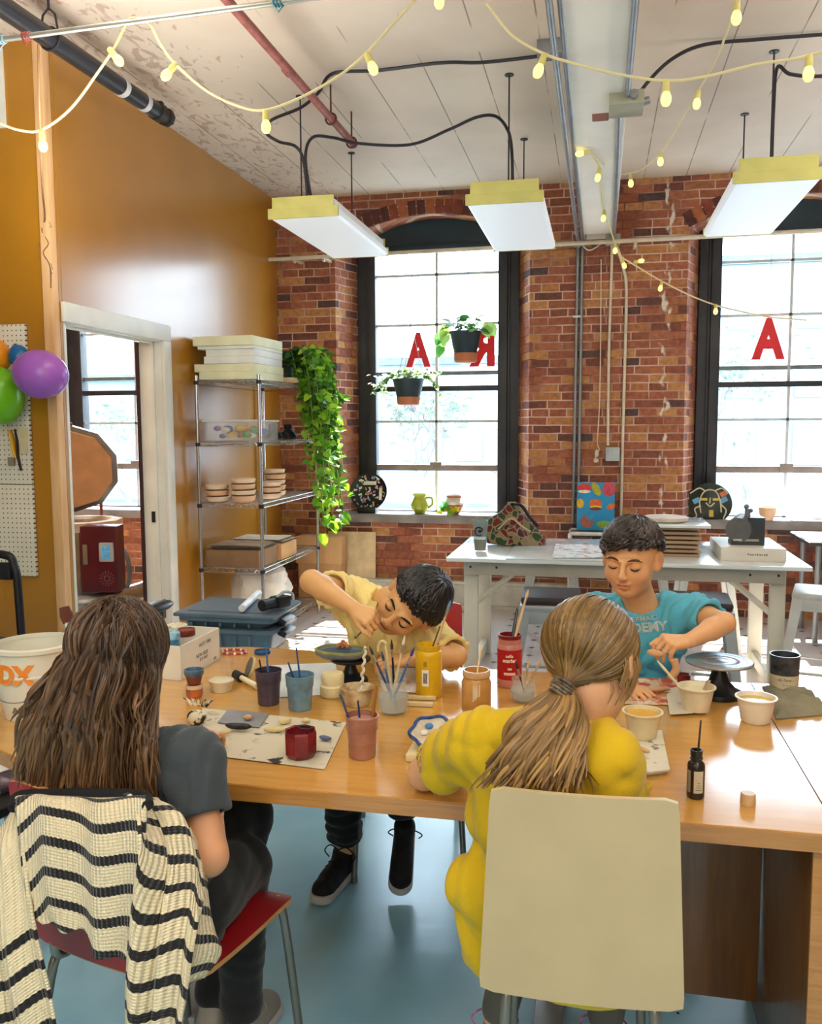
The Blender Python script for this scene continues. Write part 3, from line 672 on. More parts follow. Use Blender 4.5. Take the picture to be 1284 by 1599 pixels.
mb = MB(); mb.span(sw+Vector((-0.006, -0.04, -0.014)), sw+Vector((0.006, -0.028, 0.014)), 0.002); obj('toggle', mb, GALV, t)
mb = MB(); sp_ = [W(939, 405, yb), W(938, 550, yb), W(936, 640, yb), W(933, 690, yb), W(936, 702, yb), W(930, 712, yb), W(931, 722, yb)]; mb.tube(bez(sp_, 5), 0.005, 6); mb.ball(W(932, 708, yb), (0.016, 0.012, 0.03)); mb.ball(W(931, 719, yb), (0.022, 0.014, 0.018))
solo('old_cord', mb, CP, 'old painted-over cream cord hanging straight down the pier', 'cord')
mb = MB(); mb.span(T(925, 182, 2.935)-Vector((0, 0.02, 0)), T(951, 182, 2.945)+Vector((0, 0.03, 0)), 0.01); solo('inspection_tag', mb, mat('red_brown_tag', '#96604d', rough=0.6), 'small reddish tag stuck under the beam beside the square box', 'tag')
mb = MB(); lp = [Vector((-0.165, 7.05, 2.86)), Vector((-0.19, 7.0, 2.98)), Vector((-0.14, 6.96, 3.02)), Vector((-0.12, 6.98, 2.9)), Vector((-0.20, 6.97, 2.86)), Vector((-0.21, 6.98, 2.97)), Vector((-0.10, 6.99, 2.83)), Vector((0.03, 7.0, 2.9))]; mb.tube(bez(lp, 8), 0.006, 6); solo('loose_wire', mb, GALV, 'loose looped wire where the conduits turn down at the beam', 'wire')

# ---- string lights
CORD = mat('cream_cord', '#e3d6a4', rough=0.6, var=0.0); SOCK = mat('pale_socket', '#dcd07c', rough=0.5, var=0.0)
BULB = mat('lit_warm_bulb', '#ffe97a', rough=0.2, var=0.0, emit=1.6)
def string_lights(label, pts, bulbs, r=0.0045, k=1.0):
    t = thing('string_light', label, 'string lights', pts[0], 'strings of warm bulbs')
    mb = MB(); mb.tube(bez(pts, 10), r, 6); obj('cord', mb, CORD, t)
    for (p, d) in bulbs:
        d = Vector(d).normalized(); mb = MB(); mb.lathe([(0.008, 0), (0.0105, 0.004), (0.012, 0.03), (0.0105, 0.034)], p, frame(d), 12); mb.v = [tuple(p+(Vector(v)-p)*k) for v in mb.v]; s = obj('socket', mb, SOCK, t)
        q = p+d*0.034*k; mb = MB(); mb.lathe([(0.008, -0.002), (0.013, 0.006), (0.0165, 0.018), (0.0155, 0.030), (0.010, 0.040), (0.0, 0.044)], q, frame(d), 14); mb.v = [tuple(q+(Vector(v)-q)*k) for v in mb.v]; obj('bulb', mb, BULB, s)
Y1 = 2.93
P = lambda x, y, Y=Y1: W(x, y, Y)
string_lights('string of warm bulbs looping over the thin conduit at the top left', [P(-40, 170), P(0, 192), P(30, 203), P(64, 203), P(110, 170), P(155, 110), P(180, 72), P(197, 38), P(208, 28, 2.92), P(232, 36), P(250, 68), P(272, 98), P(320, 140), P(370, 165), P(413, 172), P(470, 152), P(530, 118), P(572, 83), P(610, 42), P(660, -10), P(700, -40)],
              [(P(65, 203), (0.05, 0, -1)), (P(170, 76), (0.5, 0, -0.6)), (P(276, 98), (-0.75, 0, -0.7)), (P(415, 172), (0, 0, -1)), (P(572, 83), (0.4, 0, -0.9))])
string_lights('string of warm bulbs swagging across the beam at the top right', [P(760, 5), P(800, 55), P(850, 84), P(900, 100), P(970, 117), P(1040, 126), P(1100, 120), P(1180, 101), P(1250, 90), P(1310, 72)],
              [(P(851, 84), (-0.35, 0, -0.9)), (P(1041, 126), (0, 0, -1)), (P(1264, 86), (0, 0, -1)), (P(686, -25), (0, 0, -1))])
Q = [(1165, -30, 2.9), (1150, 8, 3.1), (1120, 90, 3.6), (1092, 140, 4.0), (1060, 195, 4.6), (1033, 238, 5.0), (1000, 265, 5.6), (965, 272, 6.0), (940, 255, 0), (918, 236, 0)]
string_lights('string of warm bulbs falling from the top right to the underside of the beam', [W(*q) if q[2] else T(q[0], q[1], 2.925) for q in Q], [(W(1151, 0, 3.1), (0, 0, -1)), (W(1091, 141, 4.0), (-0.1, 0, -1)), (W(1032, 236, 5.0), (0, 0, -1)), (W(985, 272, 5.6), (0.05, 0, -1)), (T(922, 237, 2.92), (-1, 0, -0.1))], k=1.0)
Q = [(924, 241, 0), (936, 262, 0), (940, 300, 0), (944, 328, 0), (958, 372, 6.85), (968, 398, 6.9), (985, 410, 6.95), (1030, 437, 7.0), (1080, 462, 7.05), (1120, 477, 7.05), (1160, 487, 7.08), (1200, 495, 7.1), (1260, 500, 7.1)]
string_lights('string of small bulbs dropping down the pier and out in front of the right window', [W(*q) if q[2] else T(q[0], q[1], 2.925) for q in Q], [(T(937, 262, 2.92), (-0.2, 0, -1)), (T(944, 328, 2.92), (-0.1, 0, -1)), (W(961, 380, 6.85), (0, 0, -1)), (W(972, 404, 6.92), (0.3, 0, -1)), (W(990, 409, 6.95), (1, 0, 0.1)), (W(1034, 439, 7.0), (-0.2, 0, -1)), (W(1118, 475, 7.05), (0, 0, -1))], r=0.006)
# twine trailing down beside the corner post
mb = MB(); tw = [W(60, 68, 2.94), W(61, 140, 3.0), W(63, 205, 3.2), W(66, 290, 3.6), W(70, 340, 3.95), W(66, 360, 3.98), W(76, 380, 3.98), W(68, 395, 3.98), W(78, 415, 3.98), W(80, 450, 3.98)]; mb.tube(bez(tw, 8), 0.0045, 6)
rng = random.Random(2)
for k in range(14):
    p = W(68+rng.uniform(-4, 8), 345+k*7, 3.98); mb.tube([p, p+Vector((rng.uniform(-.02, .02), 0, rng.uniform(-.03, .01))), p+Vector((rng.uniform(-.03, .03), 0, -0.04))], 0.002, 4)
solo('twine', mb, mat('brown_twine', '#8a6a4a', rough=0.9), 'frayed brown twine hanging from the conduit beside the corner post', 'twine')
# ================================================================== LEFT WALL, KILN ROOM
# pegboard on the partition
pr = W(48, 700, YP-0.02); px1 = pr.x; zt, zb = W(33, 506, YP-0.02).z, W(60, 900, YP-0.02).z
def peg_mat():
    mt = mat('pegboard_cream', '#e4ddcb', rough=0.55, var=0.02); nt = mt.node_tree; b = nt.nodes['Principled BSDF']; L = nt.links.new; N = nt.nodes.new
    src = b.inputs['Base Color'].links[0].from_socket
    tc = N('ShaderNodeTexCoord'); sp = N('ShaderNodeSeparateXYZ'); L(tc.outputs['Object'], sp.inputs[0]); sq = []
    for ax in ('X', 'Z'):
        p = N('ShaderNodeMath'); p.operation = 'PINGPONG'; p.inputs[1].default_value = 0.0125; L(sp.outputs[ax], p.inputs[0])
        q = N('ShaderNodeMath'); q.operation = 'POWER'; q.inputs[1].default_value = 2; L(p.outputs[0], q.inputs[0]); sq.append(q)
    s = N('ShaderNodeMath'); s.operation = 'ADD'; L(sq[0].outputs[0], s.inputs[0]); L(sq[1].outputs[0], s.inputs[1])
    lt = N('ShaderNodeMath'); lt.operation = 'LESS_THAN'; lt.inputs[1].default_value = 0.0035**2; L(s.outputs[0], lt.inputs[0])
    mx = N('ShaderNodeMixRGB'); mx.inputs[2].default_value = srgb('#3c372f'); L(lt.outputs[0], mx.inputs[0]); L(src, mx.inputs[1]); L(mx.outputs[0], b.inputs['Base Color'])
    return mt
t = thing('pegboard', 'cream perforated pegboard on the mustard partition behind the balloons', 'pegboard', (px1-0.25, YP-0.02, zb))
zm = zb+(zt-zb)*0.37
for a, c in ((zb, zm-0.002), (zm+0.002, zt)):
    mb = MB(); mb.span((px1-0.6, YP-0.022, a), (px1, YP-0.004, c), 0.003); obj('panel', mb, peg_mat(), t)
mb = MB(); mb.span((W(-60, 120, YP).x, YP-0.012, W(8, 200, YP).z), (W(7, 120, YP).x, YP-0.001, W(5, 76, YP).z)); solo('notice_board', mb, WHITE_TRIM, 'pale board high on the partition at the left edge', 'board')
# balloons
def balloon(c, r, axis, col, label, rough=0.28):
    M = frame(axis); t = thing('balloon', label, 'balloon', c, 'balloons on the pegboard')
    prof = [(0.0, -1.0)]+[(math.sin(a)*(1-0.13*max(0, math.cos(a))), -math.cos(a)*1.14 if math.cos(a) < 0 else -math.cos(a)*1.0) for a in np.linspace(0.12, PI-0.03, 22)]
    mb = MB(); mb.lathe([(0.0, -1.14*r)]+[(p*r, z*r*1.14) for p, z in prof[1:]]+[(0, 1.145*1.14*r)], c, M, 32, False, False); obj('body', mb, mat('balloon'+col[1:], col, rough=rough, var=0.0, spec=0.6, sss=0.15), t, angle=60)
    mb = MB(); mb.lathe([(r*0.05, 0), (r*0.10, -r*0.08), (r*0.13, -r*0.12), (0.01, -r*0.1)], Vector(c)-M.col[2]*r*1.11, M, 12); obj('knot', mb, MATS['balloon'+col[1:]], t)
balloon(W(60, 584, 3.82), 0.118, (1, -0.15, -0.14), '#a460c4', 'oval purple balloon in front of the corner post')
balloon(W(-2, 614, 3.86), 0.12, (0.25, -0.1, -1), '#6cb414', 'lime green balloon below the purple one at the left edge')
balloon(W(-8, 560, 3.93), 0.075, (0.2, 0, 1), '#e8920c', 'orange balloon peeking in above the green one')
balloon(W(30, 556, 3.95), 0.052, (0.35, 0, -1), '#0f62a0', 'small blue balloon half hidden behind the purple one')
# hand tool on the pegboard
ty = YP-0.035; t = thing('putty_knife', 'putty knife with yellow handle and dark blade hanging on the pegboard', 'hand tool', W(22, 700, ty))
mb = MB(); mb.tube([W(15, 672, ty), W(20, 690, ty), W(22, 705, ty), W(26, 716, ty)], [0.014, 0.018, 0.015, 0.011], 10, flat=0.6); obj('handle', mb, mat('yellow_plastic', '#e0a51a', rough=0.35), t)
mb = MB(); mb.tube([W(23, 670, ty+0.005), W(27, 690, ty+0.005), W(28, 712, ty+0.005), W(33, 735, ty+0.005)], [0.007, 0.012, 0.013, 0.010], 8, flat=0.4); obj('blade', mb, mat('dark_blade', '#2c2620', rough=0.4), t)
mb = MB(); mb.span(W(12, 714, ty)-Vector((0, 0.004, 0)), W(23, 727, ty)+Vector((0, 0.006, 0)), 0.003); obj('tip', mb, mat('grey_tip', '#8a7d6c', rough=0.5), t)
mb = MB(); mb.span(W(29, 668, YP-0.027)-Vector((0, 0.001, 0)), W(44, 708, YP-0.025)); solo('paper_note', mb, mat('note_paper', '#ddd0a4', rough=0.8), 'yellowed paper note pinned beside the yellow handled knife', 'note')
# black cart in the corner
cy_ = 3.3; t = thing('utility_cart', 'black utility cart with an arched handle at the left edge', 'cart', W(0, 985, cy_)*1.0)
CB = mat('black_cart', '#17171b', rough=0.45, var=0.05); c0 = W(0, 870, cy_); PM[t.name] = Matrix.Translation(Vector((c0.x, cy_, 0))); t.location = (c0.x, cy_, 0)
mb = MB(); zc = W(0, 866, cy_).z; hx = W(22, 880, cy_).x
mb.tube(bez([(hx+0.03, cy_, 0.02), (hx+0.015, cy_, zc-0.20), (hx, cy_, zc-0.05), (hx-0.05, cy_, zc), (hx-0.30, cy_, zc), (hx-0.36, cy_, zc-0.05), (hx-0.38, cy_, 0.02)], 8), 0.018, 10); obj('handle_frame', mb, CB, t)
mb = MB(); mb.span((hx-0.36, cy_-0.015, W(0, 905, cy_).z), (hx-0.01, cy_+0.015, W(0, 878, cy_).z), 0.01); obj('back_panel', mb, CB, t)
for z in (0.12, W(0, 1000, cy_).z-0.03): 
    mb = MB(); mb.span((hx-0.37, cy_-0.30, z), (hx+0.015, cy_, z+0.05), 0.01); obj('tray', mb, CB, t)
mb = MB(); mb.ball((hx-0.15, cy_-0.12, W(0, 1000, cy_).z+0.055), (0.14, 0.1, 0.05)); solo('red_cloth', mb, mat('dark_red_cloth', '#6b1c26', rough=0.8, bump=0.4), 'crumpled dark red cloth on the black cart', 'cloth')
mb = MB(); mb.ball((hx-0.13, cy_-0.24, W(0, 1000, cy_).z+0.05), (0.04, 0.035, 0.03)); solo('white_ball', mb, mat('white_paper', '#ece8e2', rough=0.8), 'small white wad on the black cart', 'paper')

# kiln with its lid up
KY = 5.45; kc = W(120, 850, KY); kr = 0.30
kz = W(150, 812, KY).z
t = thing('kiln', 'octagonal kiln with raised round lid and dark red control box, in the back room', 'kiln', (kc.x, KY, 0))
STEEL = mat('kiln_steel', '#a9abab', rough=0.3, metal=0.8, var=0.05); oc = lambda r, n=10: [(r*math.cos(PI/n+2*PI*k/n), r*math.sin(PI/n+2*PI*k/n)) for k in range(n)]
mb = MB(); mb.prism(oc(kr), 0.25, kz-0.06, None, (kc.x, KY, 0)); obj('body', mb, STEEL, t, smooth=False)
mb = MB(); mb.lathe([(kr+0.012, kz-0.06), (kr+0.012, kz), (kr-0.06, kz+0.002), (kr-0.075, kz-0.02), (kr-0.08, kz-0.25)], (kc.x, KY, 0), None, 10, True, True); obj('firebrick_rim', mb, mat('firebrick', '#e6ddcf', rough=0.8), t, smooth=False)
mb = MB()
for k in range(4):
    a = PI/4+k*PI/2; mb.cyl((kc.x+0.24*math.cos(a), KY+0.24*math.sin(a), 0), (kc.x+0.22*math.cos(a), KY+0.22*math.sin(a), 0.26), 0.018)
obj('stand', mb, STEEL, t)
lc = W(113, 733, KY+0.08); axis = Vector((0.42, -0.86, -0.22)).normalized(); M = frame(axis)
mb = MB(); mb.prism(oc(0.315), -0.035, 0.0, M, lc); obj('lid_rim', mb, STEEL, t, smooth=False)
mb = MB(); mb.prism(oc(0.278), 0.0, 0.02, M, lc); obj('lid_firebrick', mb, mat('peach_firebrick', '#e4bd96', rough=0.8, var=0.04), t, smooth=False)
mb = MB(); lt_ = lc+M @ Vector((0, 0.30, -0.02)); mb.tube([(kc.x, KY+kr+0.02, kz-0.1), (kc.x, KY+kr+0.03, kz+0.35), lt_], 0.012, 8); mb.ball(lt_+Vector((0, 0, 0.015)), 0.02); obj('lid_hinge', mb, mat('rust_knob', '#8a4a38', rough=0.5), t)
bx = W(156, 872, KY-0.36); MAR = mat('maroon_enamel', '#5c1426', rough=0.35, var=0.06)
rb = Matrix.Rotation(R(12), 3, 'Z')
bz1, bz0 = W(156, 822, KY-0.36).z, W(156, 925, KY-0.36).z
mb = MB(); mb.box((bx.x-0.02, KY-0.29, (bz0+bz1)/2), (0.235, 0.16, bz1-bz0), rb, 0.008); obj('control_box', mb, MAR, t)
ctr = Vector((bx.x-0.02, KY-0.29, 0)); fo = lambda x, z, d=0: ctr+rb @ Vector((x, -0.08-d, 0))+Vector((0, 0, z))
mb = MB(); mb.box(fo(0.055, W(162, 862, KY-.36).z, 0.008), (0.095, 0.025, 0.125), rb, 0.012); tp = obj('touch_panel', mb, mat('grey_bezel', '#b9bfc2', rough=0.4), t)
mb = MB(); mb.box(fo(0.055, W(162, 862, KY-.36).z, 0.0215), (0.055, 0.004, 0.085), rb, 0.002); obj('screen', mb, mat('blue_screen', '#5fa9d8', rough=0.2, emit=0.25, var=0.2, vscale=40), tp)
mb = MB(); vz = W(158, 903, KY-.36).z
for k in range(14):
    a = 2*PI*k/14
    for r_ in (0.018, 0.034, 0.046): mb.box(fo(0.05+r_*math.cos(a), vz+r_*math.sin(a), 0.002), (0.006, 0.004, 0.004), rb)
obj('vent_rosette', mb, mat('pale_rosette', '#b07a86', rough=0.5), t)
mb = MB(); mb.box(fo(-0.085, W(135, 865, KY-.36).z, 0.003), (0.03, 0.006, 0.13), rb, 0.002); obj('rating_plate', mb, STEEL, t)
mb = MB(); mb.tube(bez([(kc.x+0.25, KY-0.1, 0.75), (kc.x+0.44, KY-0.12, 0.66), (kc.x+0.45, KY-0.15, 0.42), (kc.x+0.2, KY-0.3, 0.34)], 8), 0.014, 8); obj('power_cord', mb, mat('grey_cord', '#7e8286', rough=0.5), t)
mb = MB(); mb.tube(bez([(kc.x-0.1, KY-0.42, 0.40), (kc.x+0.3, KY-0.38, 0.36), (kc.x+0.58, KY+0.2, 0.42), (kc.x+0.72, KY+0.7, 0.52), (kc.x+0.74, KY+1.2, 0.55)], 10), 0.055, 12); solo('vent_duct', mb, STEEL, 'silver flexible vent duct curving along the floor behind the kiln', 'duct')

# ================================================================== WIRE SHELF
SX0, SX1, SY0 = -2.615, -2.175, 5.45
SY1 = XP(497, 885, SX1).y
CHR = mat('chrome_wire', '#c3c4c6', rough=0.22, metal=0.9, var=0.0)
t = thing('wire_shelf', 'tall chrome wire shelving unit against the yellow wall', 'shelf', ((SX0+SX1)/2, (SY0+SY1)/2, 0))
levels = [W(403, y, SY0).z for y in (592, 690, 787, 889)]+[0.13]
for (x, y) in ((SX0, SY0), (SX1, SY0), (SX0, SY1), (SX1, SY1)):
    mb = MB(); mb.cyl((x, y, 0.0), (x, y, levels[0]+0.03), 0.0125, seg=12); po = obj('post', mb, CHR, t)
    mb = MB()
    for z in levels: mb.cyl((x, y, z-0.03), (x, y, z-0.005), 0.017, seg=12)
    obj('collar', mb, BLACKC, po)
for z in levels:
    mb = MB()
    for zz in (z, z-0.028):
        mb.tube([(SX0, SY0, zz), (SX1, SY0, zz), (SX1, SY1, zz), (SX0, SY1, zz)], 0.0035, 6, True)
    n = int((SY1-SY0)/0.045)
    for k in range(1, n): y = SY0+(SY1-SY0)*k/n; mb.cyl((SX0, y, z-0.002), (SX1, y, z-0.002), 0.0022, seg=5)
    for k in range(1, 4): x = SX0+(SX1-SX0)*k/4; mb.cyl((x, SY0, z-0.007), (x, SY1, z-0.007), 0.003, seg=5)
    zig = [(SX0+(SX1-SX0)*k/22, SY0, z-(0.028 if k % 2 else 0)) for k in range(23)]; mb.tube(zig, 0.002, 5)
    zig = [(SX1, SY0+(SY1-SY0)*k/50, z-(0.028 if k % 2 else 0)) for k in range(51)]; mb.tube(zig, 0.002, 5)
    obj('wire_shelf_deck', mb, CHR, t)
# stack of pale foam slabs
FOAM = mat('pale_foam', '#e9ecc8', rough=0.8, var=0.03); FOAM2 = mat('white_foam', '#e9efe9', rough=0.8, var=0.03)
z = levels[0]+0.004; specs = [(0.05, 0.0, 0.0, 0.40), (0.052, -0.02, 0.01, 0.43), (0.048, 0.015, 0.0, 0.36), (0.045, 0.02, 0.01, 0.35), (0.022, -0.005, 0.0, 0.40), (0.062, -0.015, -0.015, 0.43)]
words = ['bottom slab of the', 'second slab up in the', 'third slab up in the', 'fourth slab up in the', 'thin fifth slab up in the', 'thick topmost slab of the']
for (h, dx, dy, w), wd in zip(specs, words):
    mb = MB(); mb.box((-2.40+dx, SY0+0.27+dy, z+h/2), (w, 0.50, h), R(-1.5+dx*60), 0.004); solo('foam_slab', mb, FOAM if h > 0.048 else FOAM2, wd+' pale foam stack on the top shelf', 'foam slab', 'pale foam slabs on the top shelf'); z += h+0.0005
PLY = mat('plywood', '#cdb08a', rough=0.7, var=0.08, vscale=5, stretch=(1, 6, 6)); CARD = mat('cardboard', '#c49a6c', rough=0.85, var=0.05, vscale=4); CARDD = mat('brown_cardboard', '#8c6f52', rough=0.85, var=0.05)
mb = MB(); mb.box((-2.25, SY0+0.72, levels[0]+0.022), (0.22, 0.34, 0.036), R(4), 0.003); solo('plywood_offcut', mb, PLY, 'small plywood offcut lying behind the foam stack on the top shelf', 'board')
# clear bin of craft scraps on the second shelf
z = levels[1]+0.004; t = thing('plastic_bin', 'clear plastic bin full of colourful craft scraps on the second shelf', 'bin', (-2.4, SY0+0.25, z))
CLEARP = mat('clear_plastic', '#e4e6ea', rough=0.15, var=0.0, alpha=0.16)
mb = MB(); x0, x1, y0, y1, hh = -2.585, -2.20, SY0+0.03, SY0+0.40, 0.135
for a, b_ in (((x0, y0, z), (x1, y1, z+.004)), ((x0, y0, z), (x1, y0+.004, z+hh)), ((x0, y1-.004, z), (x1, y1, z+hh)), ((x0, y0, z), (x0+.004, y1, z+hh)), ((x1-.004, y0, z), (x1, y1, z+hh))): mb.span(a, b_)
obj('tub', mb, CLEARP, t, smooth=False)
mb = MB(); mb.tube([(x0-.005, y0-.005, z+hh), (x1+.005, y0-.005, z+hh), (x1+.005, y1+.005, z+hh), (x0-.005, y1+.005, z+hh)], 0.008, 6, True); obj('rim', mb, mat('milky_plastic', '#e6e7ec', rough=0.3, alpha=0.8, var=0), t)
rng = random.Random(11); cols = ['#c8402f', '#2f8f86', '#e9c21e', '#3c62b0', '#d6506f', '#e27f2b', '#ece8dc', '#58a046', '#8a4fa0']
for k in range(26):
    mb = MB(); c = Vector((rng.uniform(x0+.05, x1-.05), rng.uniform(y0+.035, y1-.06), z+0.028+rng.uniform(0, 0.06)))
    mb.ball(c, (rng.uniform(.025, .045), rng.uniform(.02, .03), rng.uniform(.016, .026)), Matrix.Rotation(rng.uniform(0, 3), 3, 'Z'), 8, 6); o = solo('craft_scrap', mb, mat('scrap%d' % (k % 9), cols[k % 9], rough=0.5), 'colourful craft scrap inside the clear bin', 'craft scrap', 'craft scraps in the clear bin')
for k, (dy, zz) in enumerate(((0.62, 0.0), (0.80, 0.0))):
    mb = MB(); mb.lathe([(0.05, 0), (0.075, 0.015), (0.06, 0.05), (0.03, 0.075), (0.035, 0.11), (0, 0.115)], (-2.32+0.05*k, SY0+dy, levels[1]+0.004)); solo('dark_vase', mb, mat('black_glaze', '#1d2024', rough=0.25), ['squat black vase nearer the clear bin on the second shelf', 'squat black vase further back on the second shelf'][k], 'vase')
# bisque ware on the third shelf
BIS = [mat('bisque_pink', '#dcb491', rough=0.8, var=0.04), mat('bisque_pale', '#e8d0b4', rough=0.8, var=0.04)]
z0 = levels[2]+0.004
def dish(c, rx, ry, h, m, label, kind='bowl'):
    mb = MB(); mb.lathe([(0.7, 0), (0.92, 0.25), (1.0, 0.85), (1.0, 1.0), (0.93, 1.0), (0.86, 0.4), (0, 0.3)], (0, 0, 0), None, 26)
    mb.v = [(v[0]*rx+c[0], v[1]*ry+c[1], v[2]*h+c[2]) for v in mb.v]; return solo('bisque_dish', mb, m, label, 'dish', 'unglazed dishes on the third shelf')
st = [(-2.53, .10, 3, 0.075, 0.10), (-2.35, .12, 4, 0.08, 0.10), (-2.27, .42, 3, 0.075, 0.09), (-2.33, .66, 5, 0.08, 0.085)]; names = ['leftmost', 'middle', 'right', 'rearmost tall']
ords = ['bottom', 'second', 'third', 'fourth', 'fifth']
for (x, dy, n, rx, ry), nm in zip(st, names):
    z = z0
    for k in range(n):
        h = 0.036 if (k+n) % 2 else 0.042
        dish((x+0.006*math.sin(k*3), SY0+dy, z), rx, ry, h, BIS[(k+n) % 2], '%s dish of the %s pile of unglazed ware on the third shelf' % (ords[k], nm)); z += h+0.0006
# fourth shelf: brown box, papers, more boxes
z = levels[3]+0.004
mb = MB(); mb.span((-2.59, SY0+0.02, z), (-2.21, SY0+0.36, z+0.115), 0.004); solo('cardboard_box', mb, CARDD, 'shallow dark brown cardboard box at the front of the fourth shelf', 'box')
mb = MB(); mb.span((-2.50, SY0+0.40, z), (-2.19, SY0+0.72, z+0.11), 0.004); solo('cardboard_box', mb, CARD, 'tan cardboard box behind the dark brown one on the fourth shelf', 'box')
for k in range(9):
    on = k < 5; c = Vector((-2.40+0.02*math.sin(k*2.3), SY0+(0.19 if on else 0.60)+0.01*math.cos(k), z+(0.118 if on else 0.113)+0.006*(k % 5)+0.003))
    mb = MB(); G = [[c+Vector(((i/6-0.5)*0.36, (j/6-0.5)*0.28, 0.002*math.sin(i+k)*0.5)) for j in range(7)] for i in range(7)]; mb.grid(G); mb.grid([[p-Vector((0, 0, 0.004)) for p in r] for r in G][::-1])
    o = solo('paper_sheaf', mb, mat('sheaf%d' % (k % 3), ['#d8cfc0', '#b5a48e', '#efe9da'][k % 3], rough=0.8), ('loose paper sheaf on the dark brown box' if on else 'loose paper sheaf on the tan box')+' on the fourth shelf', 'paper', 'papers on the fourth shelf')
# plastic bag on the bottom deck
nz = pillow_noise(5, 9, 1.0, 30)
mb = MB(); c = Vector((-2.36, SY0+0.42, 0.13)); P = []
for i in range(40):
    row = []
    for j in range(22):
        th = PI*(j+0.3)/22; ph = 2*PI*i/40; d = Vector((math.sin(th)*math.cos(ph), math.sin(th)*math.sin(ph), math.cos(th))); r_ = 1+0.20*nz(*(d*0.16))+0.10*nz(*(d*0.45))
        row.append(c+Vector((d.x*0.21*r_, d.y*0.26*r_, 0.02+max(0.0, 0.19+d.z*0.2*r_))))
    P.append(row)
mb.grid(P, True); solo('plastic_bag', mb, mat('cloudy_plastic_bag', '#e9e4da', rough=0.35, alpha=0.85, var=0.04, bump=0.3, bscale=30), 'cloudy white plastic bag stuffed on the bottom of the wire shelf', 'bag')
# boxes on the floor by the brick wall
ca = W(499, 942, 6.88); wz = [W(499, y, 6.88).z for y in (944, 880, 838)]; xa, xb = W(466, 900, 6.88).x, W(533, 900, 6.88).x
mb = MB(); mb.span((xa, 6.88, 0.0), (xb, 7.05-0.0, wz[1]), 0.004); solo('cardboard_box', mb, CARD, 'lower cardboard box on the floor between the shelf and the window', 'box', 'cardboard boxes by the brick wall')
mb = MB(); mb.span((xa-0.01, 6.86, wz[1]+0.001), (xb+0.01, 7.04, wz[2]), 0.004); solo('cardboard_box', mb, CARD, 'upper cardboard box, stacked beside the shelf under the trailing plant', 'box', 'cardboard boxes by the brick wall')
mb = MB(); mb.box(((xb+0.03), 7.09, wz[2]/2+0.01), (0.42, 0.014, wz[2]+0.02), Matrix.Rotation(R(-4), 3, 'X'), 0.002); solo('cardboard_sheet', mb, mat('pale_cardboard', '#d9c19a', rough=0.85), 'flat pale cardboard sheet leaning on the brick behind the boxes', 'cardboard')
mb = MB(); mb.span((XL+0.0, SY0-0.5, 0.30), (XL+0.012, SY0-0.43, 0.42), 0.003); 
solo('wall_outlet', mb, mat('dark_outlet', '#4b3a2c', rough=0.5), 'dark outlet plate low on the yellow wall beside the shelf', 'outlet')
# storage totes
t0 = Vector((0, 4.62, 0)); zl = W(345, 952, 4.40).z; xl, xr = W(268, 955, 4.40).x, W(427, 955, 4.40).x
TOTE = mat('slate_plastic', '#5c6f7d', rough=0.4, var=0.04); BLKP2 = mat('black_plastic', '#1b1c20', rough=0.4, var=0.0)
hN = [W(345, y, 4.40).z for y in (1008, 984, 966)]
mb = MB(); mb.span((xl+0.06, 4.46, 0), (xr-0.06, 4.80, hN[0]-0.05), 0.01); solo('wooden_crate', mb, PLY, 'low wooden crate under the blue grey totes', 'crate')
def tote(z0, z1, label, lid):
    t = thing('storage_tote', label, 'tote', ((xl+xr)/2, 4.62, z0), 'blue grey totes behind the table')
    mb = MB(); a, b_, c, d = xl+0.035, xr-0.03, 4.43, 4.83; P = []
    for (ins, z) in ((0.035, z0), (0.0, z1-0.022), (-0.018, z1-0.022), (-0.018, z1), (0.004, z1)):
        r_ = 0.05; pts = []
        for (cx, cy, s) in ((b_-r_-ins, d-r_-ins, 0), (a+r_+ins, d-r_-ins, 1), (a+r_+ins, c+r_+ins, 2), (b_-r_-ins, c+r_+ins, 3)):
            for k in range(6): an = PI/2*(s+k/5); pts.append(Vector((cx+r_*math.cos(an), cy+r_*math.sin(an), z)))
        P.append(pts)
    n = len(P[0]); vs = [p for q in P for p in q]; fs = [(i*n+k, i*n+(k+1) % n, (i+1)*n+(k+1) % n, (i+1)*n+k) for i in range(len(P)-1) for k in range(n)]+[tuple(range(n-1, -1, -1)), tuple((len(P)-1)*n+k for k in range(n))]
    mb.add(vs, fs)
    for k in range(5): mb.span((a+0.06+k*0.085, c-0.004, z0+0.012), (a+0.075+k*0.085, c+0.03, z1-0.03), 0.003)
    obj('tub', mb, TOTE, t)
    mb = MB(); mb.box((b_+0.03, 4.60, z1-0.035), (0.05, 0.16, 0.035), Matrix.Rotation(R(25), 3, 'Y'), 0.008); obj('handle', mb, BLKP2, t)
    if lid:
        mb = MB(); mb.span((a-0.03, c-0.03, z1+0.001), (b_+0.03, d+0.03, z1+0.022), 0.010); mb.span((a+0.03, c+0.03, z1+0.018), (b_-0.03, d-0.03, z1+0.028), 0.006); lo = obj('lid', mb, TOTE, t)
tote(hN[0]-0.05, hN[1], 'lower blue grey plastic tote standing behind the rounded table end', False)
tote(hN[1]-0.0, hN[2]+0.0, 'upper blue grey tote with a lid, behind the printed white box', True)
zl = hN[2]+0.03; c = T(388, 938, zl+0.02)
mb = MB(); mb.cyl(T(378, 950, zl+0.022), T(404, 926, zl+0.022), 0.020, seg=18); solo('white_tube', mb, mat('white_tube', '#e6edf0', rough=0.4), 'white cardboard tube lying on the tote lid', 'tube')
t = thing('video_camera', 'black camcorder lying on the tote lid beside the white tube', 'camera', T(410, 950, zl))
